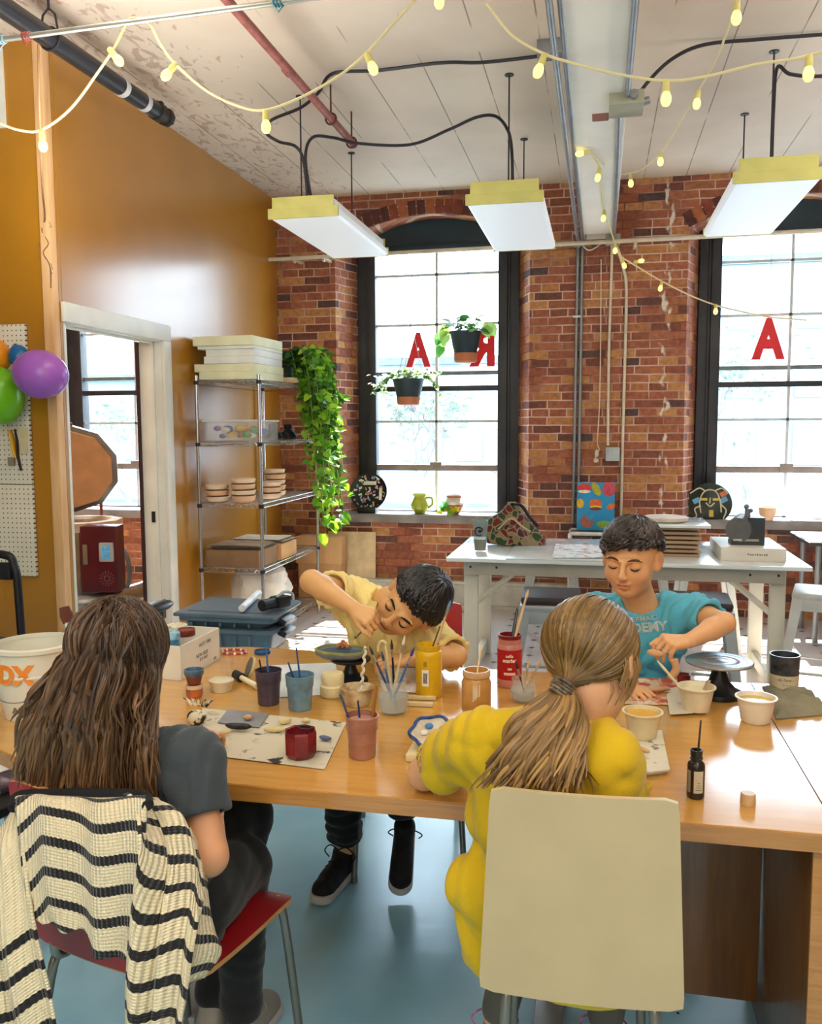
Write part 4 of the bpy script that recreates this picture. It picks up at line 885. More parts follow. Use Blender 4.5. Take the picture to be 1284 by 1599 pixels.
q = T(409, 946, zl+0.04); mb = MB(); mb.cyl(q, q+Vector((0.035, 0.09, 0.0)), 0.031, seg=20); obj('lens', mb, BLKP2, t)
mb = MB(); mb.box(q+Vector((0.055, 0.135, 0.0)), (0.08, 0.10, 0.065), R(-22), 0.012); obj('body', mb, BLKP2, t)
mb = MB(); mb.tube(bez([q+Vector((0.05, 0.10, 0.03)), q+Vector((0.09, 0.11, 0.06)), q+Vector((0.12, 0.15, 0.045)), q+Vector((0.11, 0.20, 0.0))], 6), 0.008, 8); obj('strap', mb, mat('pale_strap', '#b9cdd3', rough=0.5), t)
mb = MB(); q = W(245, 948, 3.4); mb.ball(q, (0.05, 0.12, 0.022)); mb.cyl((q.x, q.y, 0), q, 0.03); solo('padded_stool', mb, BLKP2, 'black padded seat just showing behind the long haired child', 'stool')
# ================================================================== PLANTS, LETTERS, SILL
def leaf(mb, p, d, up, L, wd, fold=0.25, droop=0.3):
    """one heart shaped leaf, base at p, growing along d"""
    d = Vector(d).normalized(); s = d.cross(Vector(up)); s = s.normalized() if s.length > 1e-4 else Vector((1, 0, 0)); n = s.cross(d)
    prof = [(0.0, 0.0), (-0.08, 0.55), (0.15, 0.95), (0.45, 0.85), (0.75, 0.45), (1.0, 0.0)]
    mid = [p+d*(L*max(0, t))-n*(droop*L*t*t*0.5) for t, _ in prof]; vs = []
    for (t, w_), m_ in zip(prof, mid):
        b = p+d*(L*t)-n*(droop*L*t*t*0.5)
        vs += [b-s*(w_*wd)+n*(fold*w_*wd), m_, b+s*(w_*wd)+n*(fold*w_*wd)]
    fs = []
    for i in range(5):
        a = i*3; fs += [(a, a+1, a+4, a+3), (a+1, a+2, a+5, a+4)]
    mb.add(vs, fs)
LEAFM = attr_mat('leaf_green', rough=0.42, spec=0.5)
nt = LEAFM.node_tree; pb = nt.nodes['Principled BSDF']; trl = nt.nodes.new('ShaderNodeBsdfTranslucent'); ams = nt.nodes.new('ShaderNodeMixShader'); ams.inputs[0].default_value = 0.35
at_ = [n for n in nt.nodes if n.type == 'ATTRIBUTE'][0]; nt.links.new(at_.outputs['Color'], trl.inputs['Color']); nt.links.new(pb.outputs[0], ams.inputs[1]); nt.links.new(trl.outputs[0], ams.inputs[2]); nt.links.new(ams.outputs[0], nt.nodes['Material Output'].inputs[0])
NAVY = mat('navy_pot', '#1e3340', rough=0.45, var=0.05); TERRA = mat('terracotta', '#b9714f', rough=0.7, var=0.08)
rng = random.Random(21)
# trailing pothos at the back of the top shelf
ppy = 6.30; pp = Vector((-2.21, ppy, levels[0]+0.004)); t = thing('trailing_pothos', 'lush trailing pothos in a teal pot, spilling down the side of the wire shelf', 'plant', pp)
mb = MB(); mb.lathe([(0.07, 0), (0.10, 0.02), (0.115, 0.16), (0.12, 0.17), (0.11, 0.17), (0.10, 0.13), (0, 0.13)], pp, None, 28); obj('pot', mb, mat('teal_pot', '#1f5560', rough=0.35), t)
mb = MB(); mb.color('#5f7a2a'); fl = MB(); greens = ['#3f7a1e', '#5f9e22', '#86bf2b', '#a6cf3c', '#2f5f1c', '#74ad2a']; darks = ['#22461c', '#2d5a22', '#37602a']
for k in range(46):   # vines over the right edge
    a0_ = pp+Vector((rng.uniform(-.05, .08), rng.uniform(-.10, .10), 0.17)); ox = rng.uniform(-2.17, -1.99); oy = ppy+rng.uniform(-0.20, 0.24)
    low = min(1.10, abs(rng.gauss(0, 0.55))+0.15) if k > 8 else rng.uniform(0.8, 1.12); 
    drift = rng.uniform(-.03, .08); pts = bez([a0_, Vector((ox-0.05, oy, a0_.z+rng.uniform(0.0, 0.10))), Vector((ox, oy, a0_.z-0.15)), Vector((ox+0.03+drift*.4, oy, a0_.z-0.15-low*.5)), Vector((ox+0.05+drift, oy+rng.uniform(-.05, .05), a0_.z-0.1-low))], 8)
    mb.tube(pts, 0.0028, 4)
    tot = len(pts)
    for i in range(4, tot, 2):
        for q in range(2):
            p = pts[i]; d = Vector((rng.uniform(-0.5, 1), rng.uniform(-1, 0.5), rng.uniform(-0.9, 0.15)))
            if p.z < 1.25 and rng.random() < 0.3: continue
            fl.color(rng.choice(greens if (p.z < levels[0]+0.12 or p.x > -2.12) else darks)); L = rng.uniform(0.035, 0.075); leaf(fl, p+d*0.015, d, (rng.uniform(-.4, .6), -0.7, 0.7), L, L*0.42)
for k in range(110):  # crown
    th = rng.uniform(0, 2*PI); r_ = rng.uniform(0.02, 0.16); p = pp+Vector((r_*math.cos(th)*0.9+0.02, r_*math.sin(th)*1.2, 0.15+rng.uniform(0, 0.10)-r_*0.25)); d = Vector((math.cos(th), math.sin(th), rng.uniform(-.5, .7)))
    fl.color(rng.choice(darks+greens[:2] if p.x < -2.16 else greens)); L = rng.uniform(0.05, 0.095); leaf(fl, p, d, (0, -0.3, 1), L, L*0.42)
for (x, y, z) in ((505, 842, 6.35), (522, 822, 6.4)):
    p = W(x, y-8, z); fl.color('#8fd128'); leaf(fl, p, (0.1, 0, -1), (0, -1, 0.1), 0.10, 0.045)
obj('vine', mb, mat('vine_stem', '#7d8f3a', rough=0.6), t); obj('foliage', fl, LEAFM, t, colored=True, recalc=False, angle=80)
# hanging planters
def planter(px, ptop, pbot, Y, w, label, kind):
    c = W(px, pbot, Y); top = W(px, ptop, Y); h = top.z-c.z; s = mpp(c); r1 = w*s/2
    t = thing('hanging_planter', label, 'hanging plant', c, 'planters hanging in the middle window')
    mb = MB(); mb.lathe([(r1*0.72, h*0.30), (r1*0.98, h*0.98), (r1*1.02, h), (r1*0.93, h), (r1*0.85, h*0.85), (0, h*0.85)], c, None, 30); obj('pot', mb, NAVY, t)
    mb = MB(); mb.lathe([(r1*0.62, 0), (r1*0.70, 0.01), (r1*0.745, h*0.30), (r1*0.70, h*0.30)], c, None, 30); obj('terracotta_base', mb, TERRA, t)
    mb = MB(); hk = Vector((c.x+0.02, 6.97, 2.87))
    for a in (0, 2.1, 4.2): mb.tube([c+Vector((r1*math.cos(a), r1*math.sin(a), h)), (c+hk)/2+Vector((0, 0, 0.05)), hk], 0.0022, 5)
    obj('hanging_wire', mb, GREYP, t)
    fl = MB(); sm = MB()
    if kind == 0:   # big pothos leaves
        for k in range(60):
            th = rng.uniform(0, 2*PI); r_ = rng.uniform(0.0, r1*1.2); p = c+Vector((r_*math.cos(th), r_*math.sin(th), h+rng.uniform(0, 0.12)-r_*0.3)); fl.color(rng.choice(['#3f7a3a', '#5a9a4c', '#7fb560', '#2f5f34', '#9cc878'])); L = rng.uniform(0.06, 0.10); leaf(fl, p, (math.cos(th), math.sin(th), rng.uniform(-.4, .5)), (0, -.4, 1), L, L*0.42)
        for k in range(9):
            sgn = -1 if k < 6 else 1; p = c+Vector((sgn*(r1*1.1+rng.uniform(0, .07)), rng.uniform(-.05, .05), h+rng.uniform(-0.12, .06))); fl.color(rng.choice(['#7fb560', '#5a9a4c', '#a8d070'])); leaf(fl, p, (sgn*0.4, 0, -1), (0, -1, 0.2), 0.10, 0.042)
    else:           # small variegated leaves, wider spread
        for k in range(260):
            th = rng.uniform(0, 2*PI); r_ = abs(rng.gauss(0, r1*0.85)); p = c+Vector((r_*math.cos(th)*1.3, r_*math.sin(th)*0.7, h+rng.uniform(0, 0.07)-max(0, r_-r1)*0.25)); fl.color(rng.choice(['#5d8a4a', '#8fae6c', '#d9e2c4', '#eef0dc', '#74994f'])); L = rng.uniform(0.025, 0.042); leaf(fl, p, (rng.uniform(-1, 1), rng.uniform(-1, 1), rng.uniform(-.4, .8)), (0, -.4, 1), L, L*0.4)
        for k in range(7):
            s_ = -1 if k < 5 else 1; q = [c+Vector((s_*r1*0.8, 0, h)), c+Vector((s_*(r1*1.25), -0.03, h+0.02)), c+Vector((s_*(r1*1.5+rng.uniform(0, .1)), -0.02, h-rng.uniform(0.0, 0.17)))]; b = bez(q, 5); sm.tube(b, 0.002, 4)
            for p in b[3:]:
                for _ in range(2): fl.color(rng.choice(['#8fae6c', '#e4ead2', '#5d8a4a'])); leaf(fl, p, (rng.uniform(-1, 1), rng.uniform(-1, 1), rng.uniform(-1, .3)), (0, -.5, 1), 0.038, 0.016)
        obj('stem', sm, mat('vine_stem', '#7d8f3a'), t)
    obj('foliage', fl, LEAFM, t, colored=True, recalc=False, angle=80)
planter(727, 518, 566, 6.93, 50, 'higher hanging planter with large heart shaped leaves, at the right of the middle window', 0)
planter(638, 592, 632, 6.86, 50, 'lower hanging planter with small pale variegated leaves, at the left of the middle window', 1)
# red letters in the panes
REDL = mat('red_letter', '#d4121f', rough=0.45, var=0.03)
EYE3 = Matrix(((1, 0, 0), (0, 0, -1), (0, 1, 0)))    # reading direction X, up Z, facing the camera (-Y)
ly = YW-0.055
for ch, x0, x1, y0, y1, mir, lab in (('A', 634, 673, 520, 573, False, 'red letter A left of the hanging planter in the middle window'), ('R', 733, 773, 514, 572, True, 'reversed red letter R behind the higher planter'), ('A', 1176, 1225, 497, 561, False, 'red letter A hanging in the right-hand window')):
    c = W((x0+x1)/2, (y0+y1)/2, ly); me = text_mesh(ch, 1.0, 0.03, Matrix.Identity(3), (0, 0, 0), bold=0.048, name='letter', mirror=mir)
    co = np.array([v.co[:] for v in me.vertices]); s_ = mpp(c); mn, mxx = co.min(0), co.max(0)
    sx, sy = (x1-x0)*s_/(mxx[0]-mn[0]), (y1-y0)*s_/(mxx[1]-mn[1])
    me.transform(Matrix.Translation(-Vector((mn+mxx)/2))); me.transform(Matrix.Diagonal((sx, sy, 0.02/0.03, 1))); me.transform(EYE3.to_4x4())
    o = link('sign_letter', me, REDL, None, smooth=False); o.location = c; tag(o, lab, 'letter', 'red letters in the windows')
    mb = MB(); mb.cyl(c+Vector((0, 0, (y1-y0)*s_/2-0.01)), (c.x, ly, 2.96), 0.0015, seg=5); PM[o.name] = Matrix.Translation(c); obj('hanging_thread', mb, GALV, o)
# round plates and pots on the sills
SZ = SILL+0.066
def disc_plate(px, py, Y, rad, label, base, deco, tilt=14):
    c = W(px, py, Y); t = thing('round_plate', label, 'plate', (c.x, Y, SZ), 'decorated round plates on the sills'); M = Matrix.Rotation(R(-tilt), 3, 'X') @ EYE3
    mb = MB(); mb.lathe([(0, -0.012), (rad*0.8, -0.010), (rad, 0.006), (rad, 0.012), (rad*0.92, 0.010), (rad*0.8, 0.0), (0, 0.0)], c, M, 40); obj('disc', mb, base, t); deco(c, M, t, rad)
    return t, c
rng = random.Random(5)
def deco1(c, M, t, rad):
    for k in range(78):
            col = ['#e8e2d0', '#c07f96', '#6f9ac0', '#d9c27a', '#b9a8c8', '#f0ece2'][k % 6]; mb = MB(); a = rng.uniform(0, 2*PI); r_ = rad*math.sqrt(rng.uniform(0, .86)); mb.box(c+M @ Vector((r_*math.cos(a), r_*math.sin(a), 0.005)), (rng.uniform(.010, .034), rng.uniform(.008, .020), 0.006), M @ Matrix.Rotation(rng.uniform(0, 3), 3, 'Z'), 0.003)
            if k == 0: mb = MB(); mb.box(c+M @ Vector((0.01, 0.075, 0.006)), (0.11, 0.032, 0.006), M, 0.003)
            if k == 6: mb = MB(); mb.box(c+M @ Vector((0.105, -0.02, 0.006)), (0.024, 0.10, 0.006), M, 0.003)
            obj('painted_mark', mb, mat('mark'+col[1:], col, rough=0.5), t)
    mb = MB(); mb.box((c.x, c.y-0.02, SZ+0.025), (0.16, 0.13, 0.05), None, 0.01); mb.box((c.x, c.y+0.045, SZ+0.08), (0.14, 0.02, 0.16), Matrix.Rotation(R(-14), 3, 'X'), 0.005); obj('display_stand', mb, BLKP2, t)
disc_plate(576, 768, 7.24, 0.162, 'black round plate covered in colourful marks on the middle window sill', mat('black_plate', '#17161c', rough=0.3), deco1)
def deco2(c, M, t, rad):
    m_ = lambda pts: [c+M @ Vector((x*rad, y*rad, 0.010)) for x, y in pts]; cr = mat('cream_line', '#cfc8a8', rough=0.5)
    mb = MB()
    for pts in ([(-.42, -.45), (-.48, .1), (-.30, .55), (0, .68), (.30, .55), (.46, .1), (.5, -.4)], [(-.42, -.1), (-.7, -.25), (-.62, -.6), (-.85, -.75)], [(.46, .0), (.72, -.3), (.60, -.7), (.7, -.8)], [(-.9, .5), (-.5, .75), (-.2, .6)], [(.2, .62), (.55, .75), (.8, .5)], [(-.2, .05), (0, -.12), (.2, .05)], [(0, .3), (-.02, .02)]):
        mb.tube(bez(m_(pts), 6), 0.006, 5)
    obj('drawn_line', mb, cr, t)
    mb = MB()
    for x, y, w, h in ((-.27, .22, .3, .12), (.27, .22, .3, .12), (.05, -.55, .2, .5)): mb.box(c+M @ Vector((x*rad, y*rad, 0.006)), (w*rad, h*rad, 0.006), M, 0.004)
    obj('yellow_shape', mb, mat('plate_yellow', '#d9bd55', rough=0.5), t)
    for x, y, col in ((-.62, .15, '#5f9fcf'), (.62, .2, '#5f9fcf'), (.62, .5, '#cf7a4a')):
        mb = MB(); mb.box(c+M @ Vector((x*rad, y*rad, 0.006)), (.34*rad, .24*rad, 0.006), M @ Matrix.Rotation(0.5, 3, 'Z'), 0.004); obj('colour_patch', mb, mat('patch'+col[1:], col, rough=0.5), t)
    mb = MB(); mb.box((c.x, c.y-0.01, SZ+0.008), (0.12, 0.10, 0.014), None, 0.003); obj('display_stand', mb, BLKP2, t)
disc_plate(1109, 787, 7.20, 0.165, 'dark green round plate with a line drawn face on the right sill', mat('dark_green_plate', '#1c2b22', rough=0.3), deco2)
c = W(656, 810, 7.22); c.z = SZ; t = thing('pitcher', 'small lime green pitcher on the middle window sill', 'pitcher', c); s_ = mpp(c)
LIME = mat('lime_glaze', '#a7b13a', rough=0.25, var=0.06, vscale=20)
mb = MB(); mb.lathe([(0.04, 0), (0.045, 0.006), (0.075, 0.045), (0.078, 0.075), (0.06, 0.12), (0.05, 0.145), (0.058, 0.168), (0.052, 0.168), (0.044, 0.145), (0.05, 0.11), (0, 0.05)], c, None, 28)
mb.v = [(v[0]-(0.022 if v[2]-c.z > 0.15 and v[0] < c.x-0.03 else 0), v[1], v[2]) for v in mb.v]; obj('body', mb, LIME, t)
mb = MB(); mb.tube(bez([c+Vector((0.05, 0, 0.135)), c+Vector((0.10, 0, 0.13)), c+Vector((0.105, 0, 0.08)), c+Vector((0.068, 0, 0.045))], 8), 0.009, 8); obj('handle', mb, LIME, t)
c = W(709, 812, 7.20); c.z = SZ; t = thing('clay_pot', 'small terracotta pot with white dripped rim and a sprig, right of the lime pitcher', 'pot', c)
mb = MB(); mb.lathe([(0.04, 0), (0.055, 0.02), (0.078, 0.075), (0.085, 0.10), (0.06, 0.145), (0.068, 0.16), (0.06, 0.16), (0.05, 0.14), (0, 0.10)], c, None, 26); obj('body', mb, TERRA, t)
mb = MB(); mb.lathe([(0.083, 0.085), (0.088, 0.10), (0.064, 0.142)], c, None, 26, False, False); obj('white_glaze', mb, mat('white_glaze', '#e4d9cc', rough=0.3), t)
fl = MB()
for k in range(16): fl.color(rng.choice(['#c9c22e', '#6fae3e', '#4f9a44'])); leaf(fl, c+Vector((rng.uniform(-.09, .02), -0.08, rng.uniform(0.01, 0.09))), (rng.uniform(-1, 1), -.3, rng.uniform(-.6, .6)), (0, -1, .4), 0.055, 0.022)
obj('sprig', fl, LEAFM, t, colored=True, recalc=False)
mb = MB(); c = W(1198, 820, 7.15); c.z = SZ; mb.lathe([(0.04, 0), (0.06, 0.05), (0.065, 0.10), (0.055, 0.10), (0.05, 0.05), (0, 0.03)], c); solo('clay_cup', mb, mat('bisque_pink', '#dcb491'), 'small peach clay cup on the right sill behind the tape dispenser', 'cup')
nz = pillow_noise(9, 8, 1.0, 22); mb = MB(); a, b_ = W(1236, 822, 7.15), W(1330, 820, 7.15)
G = []
for i in range(26):
    row = []
    for j in range(12):
        u, v = i/25, j/11; x = a.x+(b_.x-a.x)*u; y = 7.08+0.28*v; e = min(u, 1-u, v, 1-v)*6; row.append(Vector((x, y, SZ+0.004+min(1, e)*(0.035+0.03*nz(x, y, 0)))))
    G.append(row)
mb.grid(G); solo('white_cloth', mb, mat('white_linen', '#ece3e0', rough=0.85, bump=0.3), 'crumpled white cloth on the right window sill', 'cloth')

# ================================================================== WHITE WORK TABLE BY THE WINDOWS
WT, TW0, TW1, TY0, TY1 = 0.75, -0.84, 1.115, 4.90, 5.88
WOODW = mat('white_painted_wood', '#dcd8c8', rough=0.5, var=0.04, vscale=3); TOPW = mat('white_table_top', '#e6f0f4', rough=0.22, var=0.02, coat=0.7)
t = thing('work_table', 'long white wooden work table in front of the windows', 'table', ((TW0+TW1)/2, (TY0+TY1)/2, 0))
mb = MB(); mb.span((TW0, TY0, WT-0.022), (TW1, TY1, WT), 0.003); obj('table_top', mb, TOPW, t)
mb = MB(); mb.span((TW0+0.09, TY0+0.07, WT-0.105), (TW1-0.12, TY0+0.11, WT-0.022), 0.003); mb.span((TW0+0.09, TY1-0.11, WT-0.105), (TW1-0.12, TY1-0.07, WT-0.022), 0.003)
for x in (TW0+0.10, TW1-0.17): mb.span((x, TY0+0.1, WT-0.10), (x+0.04, TY1-0.1, WT-0.022), 0.003)
obj('apron', mb, mat('grey_white_apron', '#bdb5a6', rough=0.5, var=0.05), t)
for x in (TW0+0.10, TW1-0.17):
    for y in (TY0+0.12, TY1-0.22):
        mb = MB(); mb.span((x-0.015, y, 0.0), (x+0.065, y+0.045, WT-0.03), 0.004); obj('leg', mb, WOODW, t)
    mb = MB(); mb.span((x+0.005, TY0+0.15, 0.03), (x+0.045, TY1-0.2, 0.10), 0.003); obj('stretcher', mb, WOODW, t)
    sg = 1 if x < 0 else -1
    mb = MB(); xx = x+0.025; mb.tube([(xx+sg*0.02, TY0+0.145, 0.46), (xx+sg*0.26, TY0+0.145, 0.66)], 0.028, 4, flat=0.6); obj('brace', mb, WOODW, t)
for x in (TW0+0.13, TW0+0.28, TW1-0.30, TW1-0.155):
    mb = MB(); mb.cyl((x, TY0+0.066, WT-0.06), (x, TY0+0.072, WT-0.06), 0.007, seg=10); obj('bolt', mb, BLKP2, t)
mb = MB(); mb.span((TW0+0.34, TY0-0.003, WT+0.0005), (0.32, TY0+0.55, WT+0.006), 0.001); solo('table_cover', mb, mat('pale_cover_sheet', '#d4e0e2', rough=0.25, var=0.03), 'pale work sheet lying over the left part of the white table', 'sheet')
Z = WT+0.007
# pint glass
c = T(750, 861, WT); t = thing('pint_glass', 'printed pint glass of amber drink near the left edge of the white table', 'glass', c); s_ = mpp(c); hh = 0.19
mb = MB(); mb.lathe([(0.036, 0), (0.048, hh), (0.045, hh), (0.034, 0.008), (0, 0.008)], c, None, 28); obj('glass_body', mb, mat('frosty_teal_glass', '#8fb0b0', rough=0.1, alpha=0.3, var=0.05), t)
mb = MB(); mb.lathe([(0.033, 0.009), (0.037, 0.075), (0, 0.075)], c, None, 24); obj('amber_drink', mb, mat('amber_drink', '#b5772c', rough=0.1, alpha=0.85, var=0.1, vscale=30), t)
mb = MB(); q = lambda a, z, r_: c+Vector(((r_)*math.sin(a), -(r_)*math.cos(a), z))
mb.tube([q(0.55*math.cos(u)-0.05, 0.125+0.024*math.sin(u), 0.0455) for u in np.linspace(0.3, 5.4, 16)], 0.005, 6); mb.ball(q(0.1, 0.128, 0.043), (0.012, 0.006, 0.010)); obj('printed_emblem', mb, BLKP2, t)
# camouflage patterned bag
def camo_mat():
    mt = mat('leaf_print_canvas', '#6c1f22', rough=0.75, var=0.0, bump=0.4, bscale=40); nt = mt.node_tree; b = nt.nodes['Principled BSDF']; L = nt.links.new; N = nt.nodes.new
    tc = N('ShaderNodeTexCoord'); ns = N('ShaderNodeTexNoise'); ns.inputs['Scale'].default_value = 14; L(tc.outputs['Object'], ns.inputs['Vector'])
    v1 = N('ShaderNodeVectorMath'); v1.operation = 'MULTIPLY_ADD'; L(ns.outputs['Color'], v1.inputs[0]); v1.inputs[1].default_value = (.05, .05, .05); L(tc.outputs['Object'], v1.inputs[2])
    v = N('ShaderNodeTexVoronoi'); v.inputs['Scale'].default_value = 21; L(v1.outputs[0], v.inputs['Vector']); e = N('ShaderNodeTexVoronoi'); e.feature = 'DISTANCE_TO_EDGE'; e.inputs['Scale'].default_value = 21; L(v1.outputs[0], e.inputs['Vector'])
    sp = N('ShaderNodeSeparateColor'); L(v.outputs['Color'], sp.inputs[0]); rp = N('ShaderNodeValToRGB'); rp.color_ramp.interpolation = 'CONSTANT'; el = rp.color_ramp.elements
    el[0].color = srgb('#6a2226'); el[1].position = 0.35; el[1].color = srgb('#2c4a2c'); q = el.new(0.62); q.color = srgb('#4a1a20'); q = el.new(0.82); q.color = srgb('#8a7f5c'); L(sp.outputs[0], rp.inputs[0])
    m2 = N('ShaderNodeMapRange'); m2.inputs['From Min'].default_value = 0.05; m2.inputs['From Max'].default_value = 0.09; L(e.outputs['Distance'], m2.inputs['Value'])
    mx = N('ShaderNodeMixRGB'); mx.inputs[1].default_value = srgb('#94876a'); L(m2.outputs[0], mx.inputs[0]); L(rp.outputs[0], mx.inputs[2]); L(mx.outputs[0], b.inputs['Base Color']); return mt
c = T(806, 848, Z); c.z = Z; t = thing('canvas_bag', 'slouching camouflage leaf print canvas bag on the white table', 'bag', c); nz = pillow_noise(14, 9, 1.0, 26); P = []
for i in range(56):
    row = []
    for j in range(30):
        ph = 2*PI*i/56; v = j/29; zz = 0.26*v; sh = max(0.0, 1-max(0, v-0.15)**1.5*1.12); x = 0.185*math.cos(ph)*sh*(1 if math.cos(ph) < 0 else 1.02)-0.035*v; y = 0.12*math.sin(ph)*sh; nn = nz(x+c.x, y, zz)*0.035*min(1, v*5); d = Vector((math.cos(ph), math.sin(ph), 0.3)); row.append(c+Vector((x, y, zz*(1 if x < 0.02 else max(0.45, 1-x*2.6))))+d*nn)
    P.append(row)
mb = MB(); mb.grid(P, True); mb.add([P[i][0] for i in range(56)], [tuple(range(55, -1, -1))]); mb.add([P[i][29] for i in range(56)], [tuple(range(56))]); obj('body', mb, camo_mat(), t, angle=60)
mb = MB(); mb.tube(bez([c+Vector((-0.10, -0.11, 0.10)), c+Vector((-0.02, -0.135, 0.17)), c+Vector((0.05, -0.13, 0.12)), c+Vector((0.10, -0.125, 0.09))], 8), 0.006, 8); obj('cord_handle', mb, mat('rope_beige', '#bfb594', rough=0.8), t)
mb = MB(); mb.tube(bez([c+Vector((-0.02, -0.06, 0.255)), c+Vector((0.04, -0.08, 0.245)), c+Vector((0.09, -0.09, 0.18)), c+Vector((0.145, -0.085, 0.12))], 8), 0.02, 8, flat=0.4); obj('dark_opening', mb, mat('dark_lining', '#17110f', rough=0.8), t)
# papers
def sheet(corners, z, m, label, cat='paper', group=None, name='paper_sheet', th=0.0012, wav=0.0, n=10):
    A, B, C_, D = [Vector((p.x, p.y, z)) for p in corners]; nzz = pillow_noise(int(abs(A.x*1000)) % 97, 5, 1.0, 14); G = []
    for i in range(n+1):
        row = []
        for j in range(n+1):
            u, v = i/n, j/n; p = A.lerp(B, u).lerp(D.lerp(C_, u), v); e = min(1, 8*min(u, 1-u, v, 1-v)+0.3); row.append(p+Vector((0, 0, wav*(1+nzz(p.x, p.y, 0))*0.5*(1.3-e*0.6))))
        G.append(row)
    mb = MB(); mb.grid([[p+Vector((0, 0, th)) for p in r] for r in G]); mb.grid([r for r in G][::-1])
    for side in ([g[0] for g in G], [g[-1] for g in G][::-1], G[0][::-1], G[-1]):
        for k in range(n): mb.add([side[k], side[k+1], side[k+1]+Vector((0, 0, th)), side[k]+Vector((0, 0, th))], [(0, 1, 2, 3)])
    return solo(name, mb, m, label, cat, group, angle=50)
def print_mat(key, base, inks, scale, dens=0.55):
    mt = mat(key, base, rough=0.6, var=0.0); nt = mt.node_tree; b = nt.nodes['Principled BSDF']; L = nt.links.new; N = nt.nodes.new; tc = N('ShaderNodeTexCoord'); out = None
    for k, ink in enumerate(inks):
        n = N('ShaderNodeTexNoise'); n.inputs['Scale'].default_value = scale*(1+0.4*k); n.inputs['Detail'].default_value = 5; mp = N('ShaderNodeMapping'); mp.inputs['Location'].default_value = (k*3.1, k*1.7, 0); L(tc.outputs['Object'], mp.inputs[0]); L(mp.outputs[0], n.inputs['Vector'])
        r_ = N('ShaderNodeMapRange'); r_.inputs['From Min'].default_value = dens; r_.inputs['From Max'].default_value = dens+0.05; L(n.outputs['Fac'], r_.inputs['Value']); mx = N('ShaderNodeMixRGB'); mx.inputs[2].default_value = srgb(ink); L(r_.outputs[0], mx.inputs[0])
        if out is None: mx.inputs[1].default_value = srgb(base)
        else: L(out, mx.inputs[1])
        out = mx.outputs[0]
    L(out, b.inputs['Base Color']); return mt
PR1 = print_mat('printed_page', '#dfe6e6', ['#b9a9a4', '#a7c3d2', '#c98f88'], 9, 0.56)
sheet([T(862, 872, Z), T(962, 872, Z), T(950, 852, Z), T(868, 850, Z)], Z+0.001, PR1, 'printed page spread on the pale work sheet behind the child in blue', wav=0.004)
sheet([T(1000, 872, WT), T(1045, 868, WT), T(1037, 852, WT), T(1002, 854, WT)], WT+0.001, mat('tan_page', '#d8c7a6', rough=0.7), 'small tan page just right of the child in blue on the white table', wav=0.003)
# stack of boards
zz = WT+0.0005; PLYD = mat('dark_edge_board', '#b0967a', rough=0.7, var=0.06)
for k in range(7):
    x0, x1 = W(1000, 845, 5.15).x, W(1094, 845, 5.15).x; mb = MB(); dx = 0.008*math.sin(k*2.1); h = 0.016
    mb.span((x0+dx, 5.15+0.01*math.cos(k), zz), (x1+dx, 5.52, zz+h), 0.002); solo('work_board', mb, PLYD, '%s board of the stack on the white table' % ['bottom', 'second', 'third', 'fourth', 'fifth', 'sixth', 'seventh and highest wooden'][k], 'board', 'boards stacked on the white table'); zz += h+0.0095
    if k < 6:
        mb = MB(); mb.span((x0+0.05, 5.22, zz-0.0092), (x1-0.03, 5.48, zz-0.0003), 0.001); solo('clay_slab', mb, mat('dark_clay_slab', '#4a3c34', rough=0.8), '%s dark clay slab pressed between the stacked boards' % ['lowest', 'second', 'third', 'fourth', 'fifth', 'top'][k], 'slab', 'clay slabs between the boards')
zz -= 0.009
mb = MB(); mb.span((x0+0.0, 5.12, zz), (W(1110, 812, 5.15).x, 5.55, zz+0.018), 0.003); solo('white_board', mb, TOPW, 'wide white board on top of the board stack', 'board'); zz += 0.0185
c = Vector((W(1042, 802, 5.2).x, 5.30, zz)); mb = MB(); mb.lathe([(0.10, 0), (0.125, 0.008), (0.13, 0.026), (0.12, 0.03), (0, 0.03)], c, None, 32); solo('plaster_disc', mb, mat('plaster_white', '#e3d9cc', rough=0.8), 'round pale plaster disc lying on the white board', 'disc')
# white flat box with a tape dispenser on it
bx0, bx1 = W(1126, 862, 5.05).x, W(1229, 862, 5.05).x; mb = MB(); bh = 0.075
t = thing('white_carton', 'flat white carton at the right end of the white table', 'box', ((bx0+bx1)/2, 5.25, WT))
mb.span((bx0, 5.05, WT), (bx1, 5.55, WT+bh), 0.006); obj('carton_body', mb, mat('white_carton', '#e2e2d8', rough=0.4, var=0.02), t)
mb = MB()
for k in range(9): mb.span((bx0+0.14+k*0.012, 5.0485, WT+0.034+0.002*(k % 3 == 0)), (bx0+0.147+k*0.012+0.002*(k % 2), 5.0505, WT+0.043+0.003*(k % 4 == 0)))
obj('faint_print', mb, mat('grey_ink', '#8f8878', rough=0.6), t)
t = thing('tape_dispenser', 'heavy black tape dispenser standing on the white carton', 'dispenser', (W(1170, 830, 5.2).x, 5.22, WT+bh)); z = WT+bh+0.0005; xa, xb = W(1141, 835, 5.2).x, W(1193, 835, 5.2).x
mb = MB(); sl = [(xa, z), (xb, z), (xb, z+0.155), (xb-0.085, z+0.155), (xa+0.07, z+0.06), (xa, z+0.02)]; mb.prism([(p[0], p[1]) for p in sl], -5.29, -5.17, Matrix(((1, 0, 0), (0, 0, -1), (0, 1, 0)))); obj('body', mb, mat('graphite', '#3a4046', rough=0.35, var=0.05), t, smooth=False)
mb = MB(); mb.cyl((xa+0.035, 5.165, z+0.085), (xa+0.085, 5.295, z+0.10), 0.07, seg=26); obj('tape_roll', mb, mat('grey_tape', '#6f7275', rough=0.5), t)
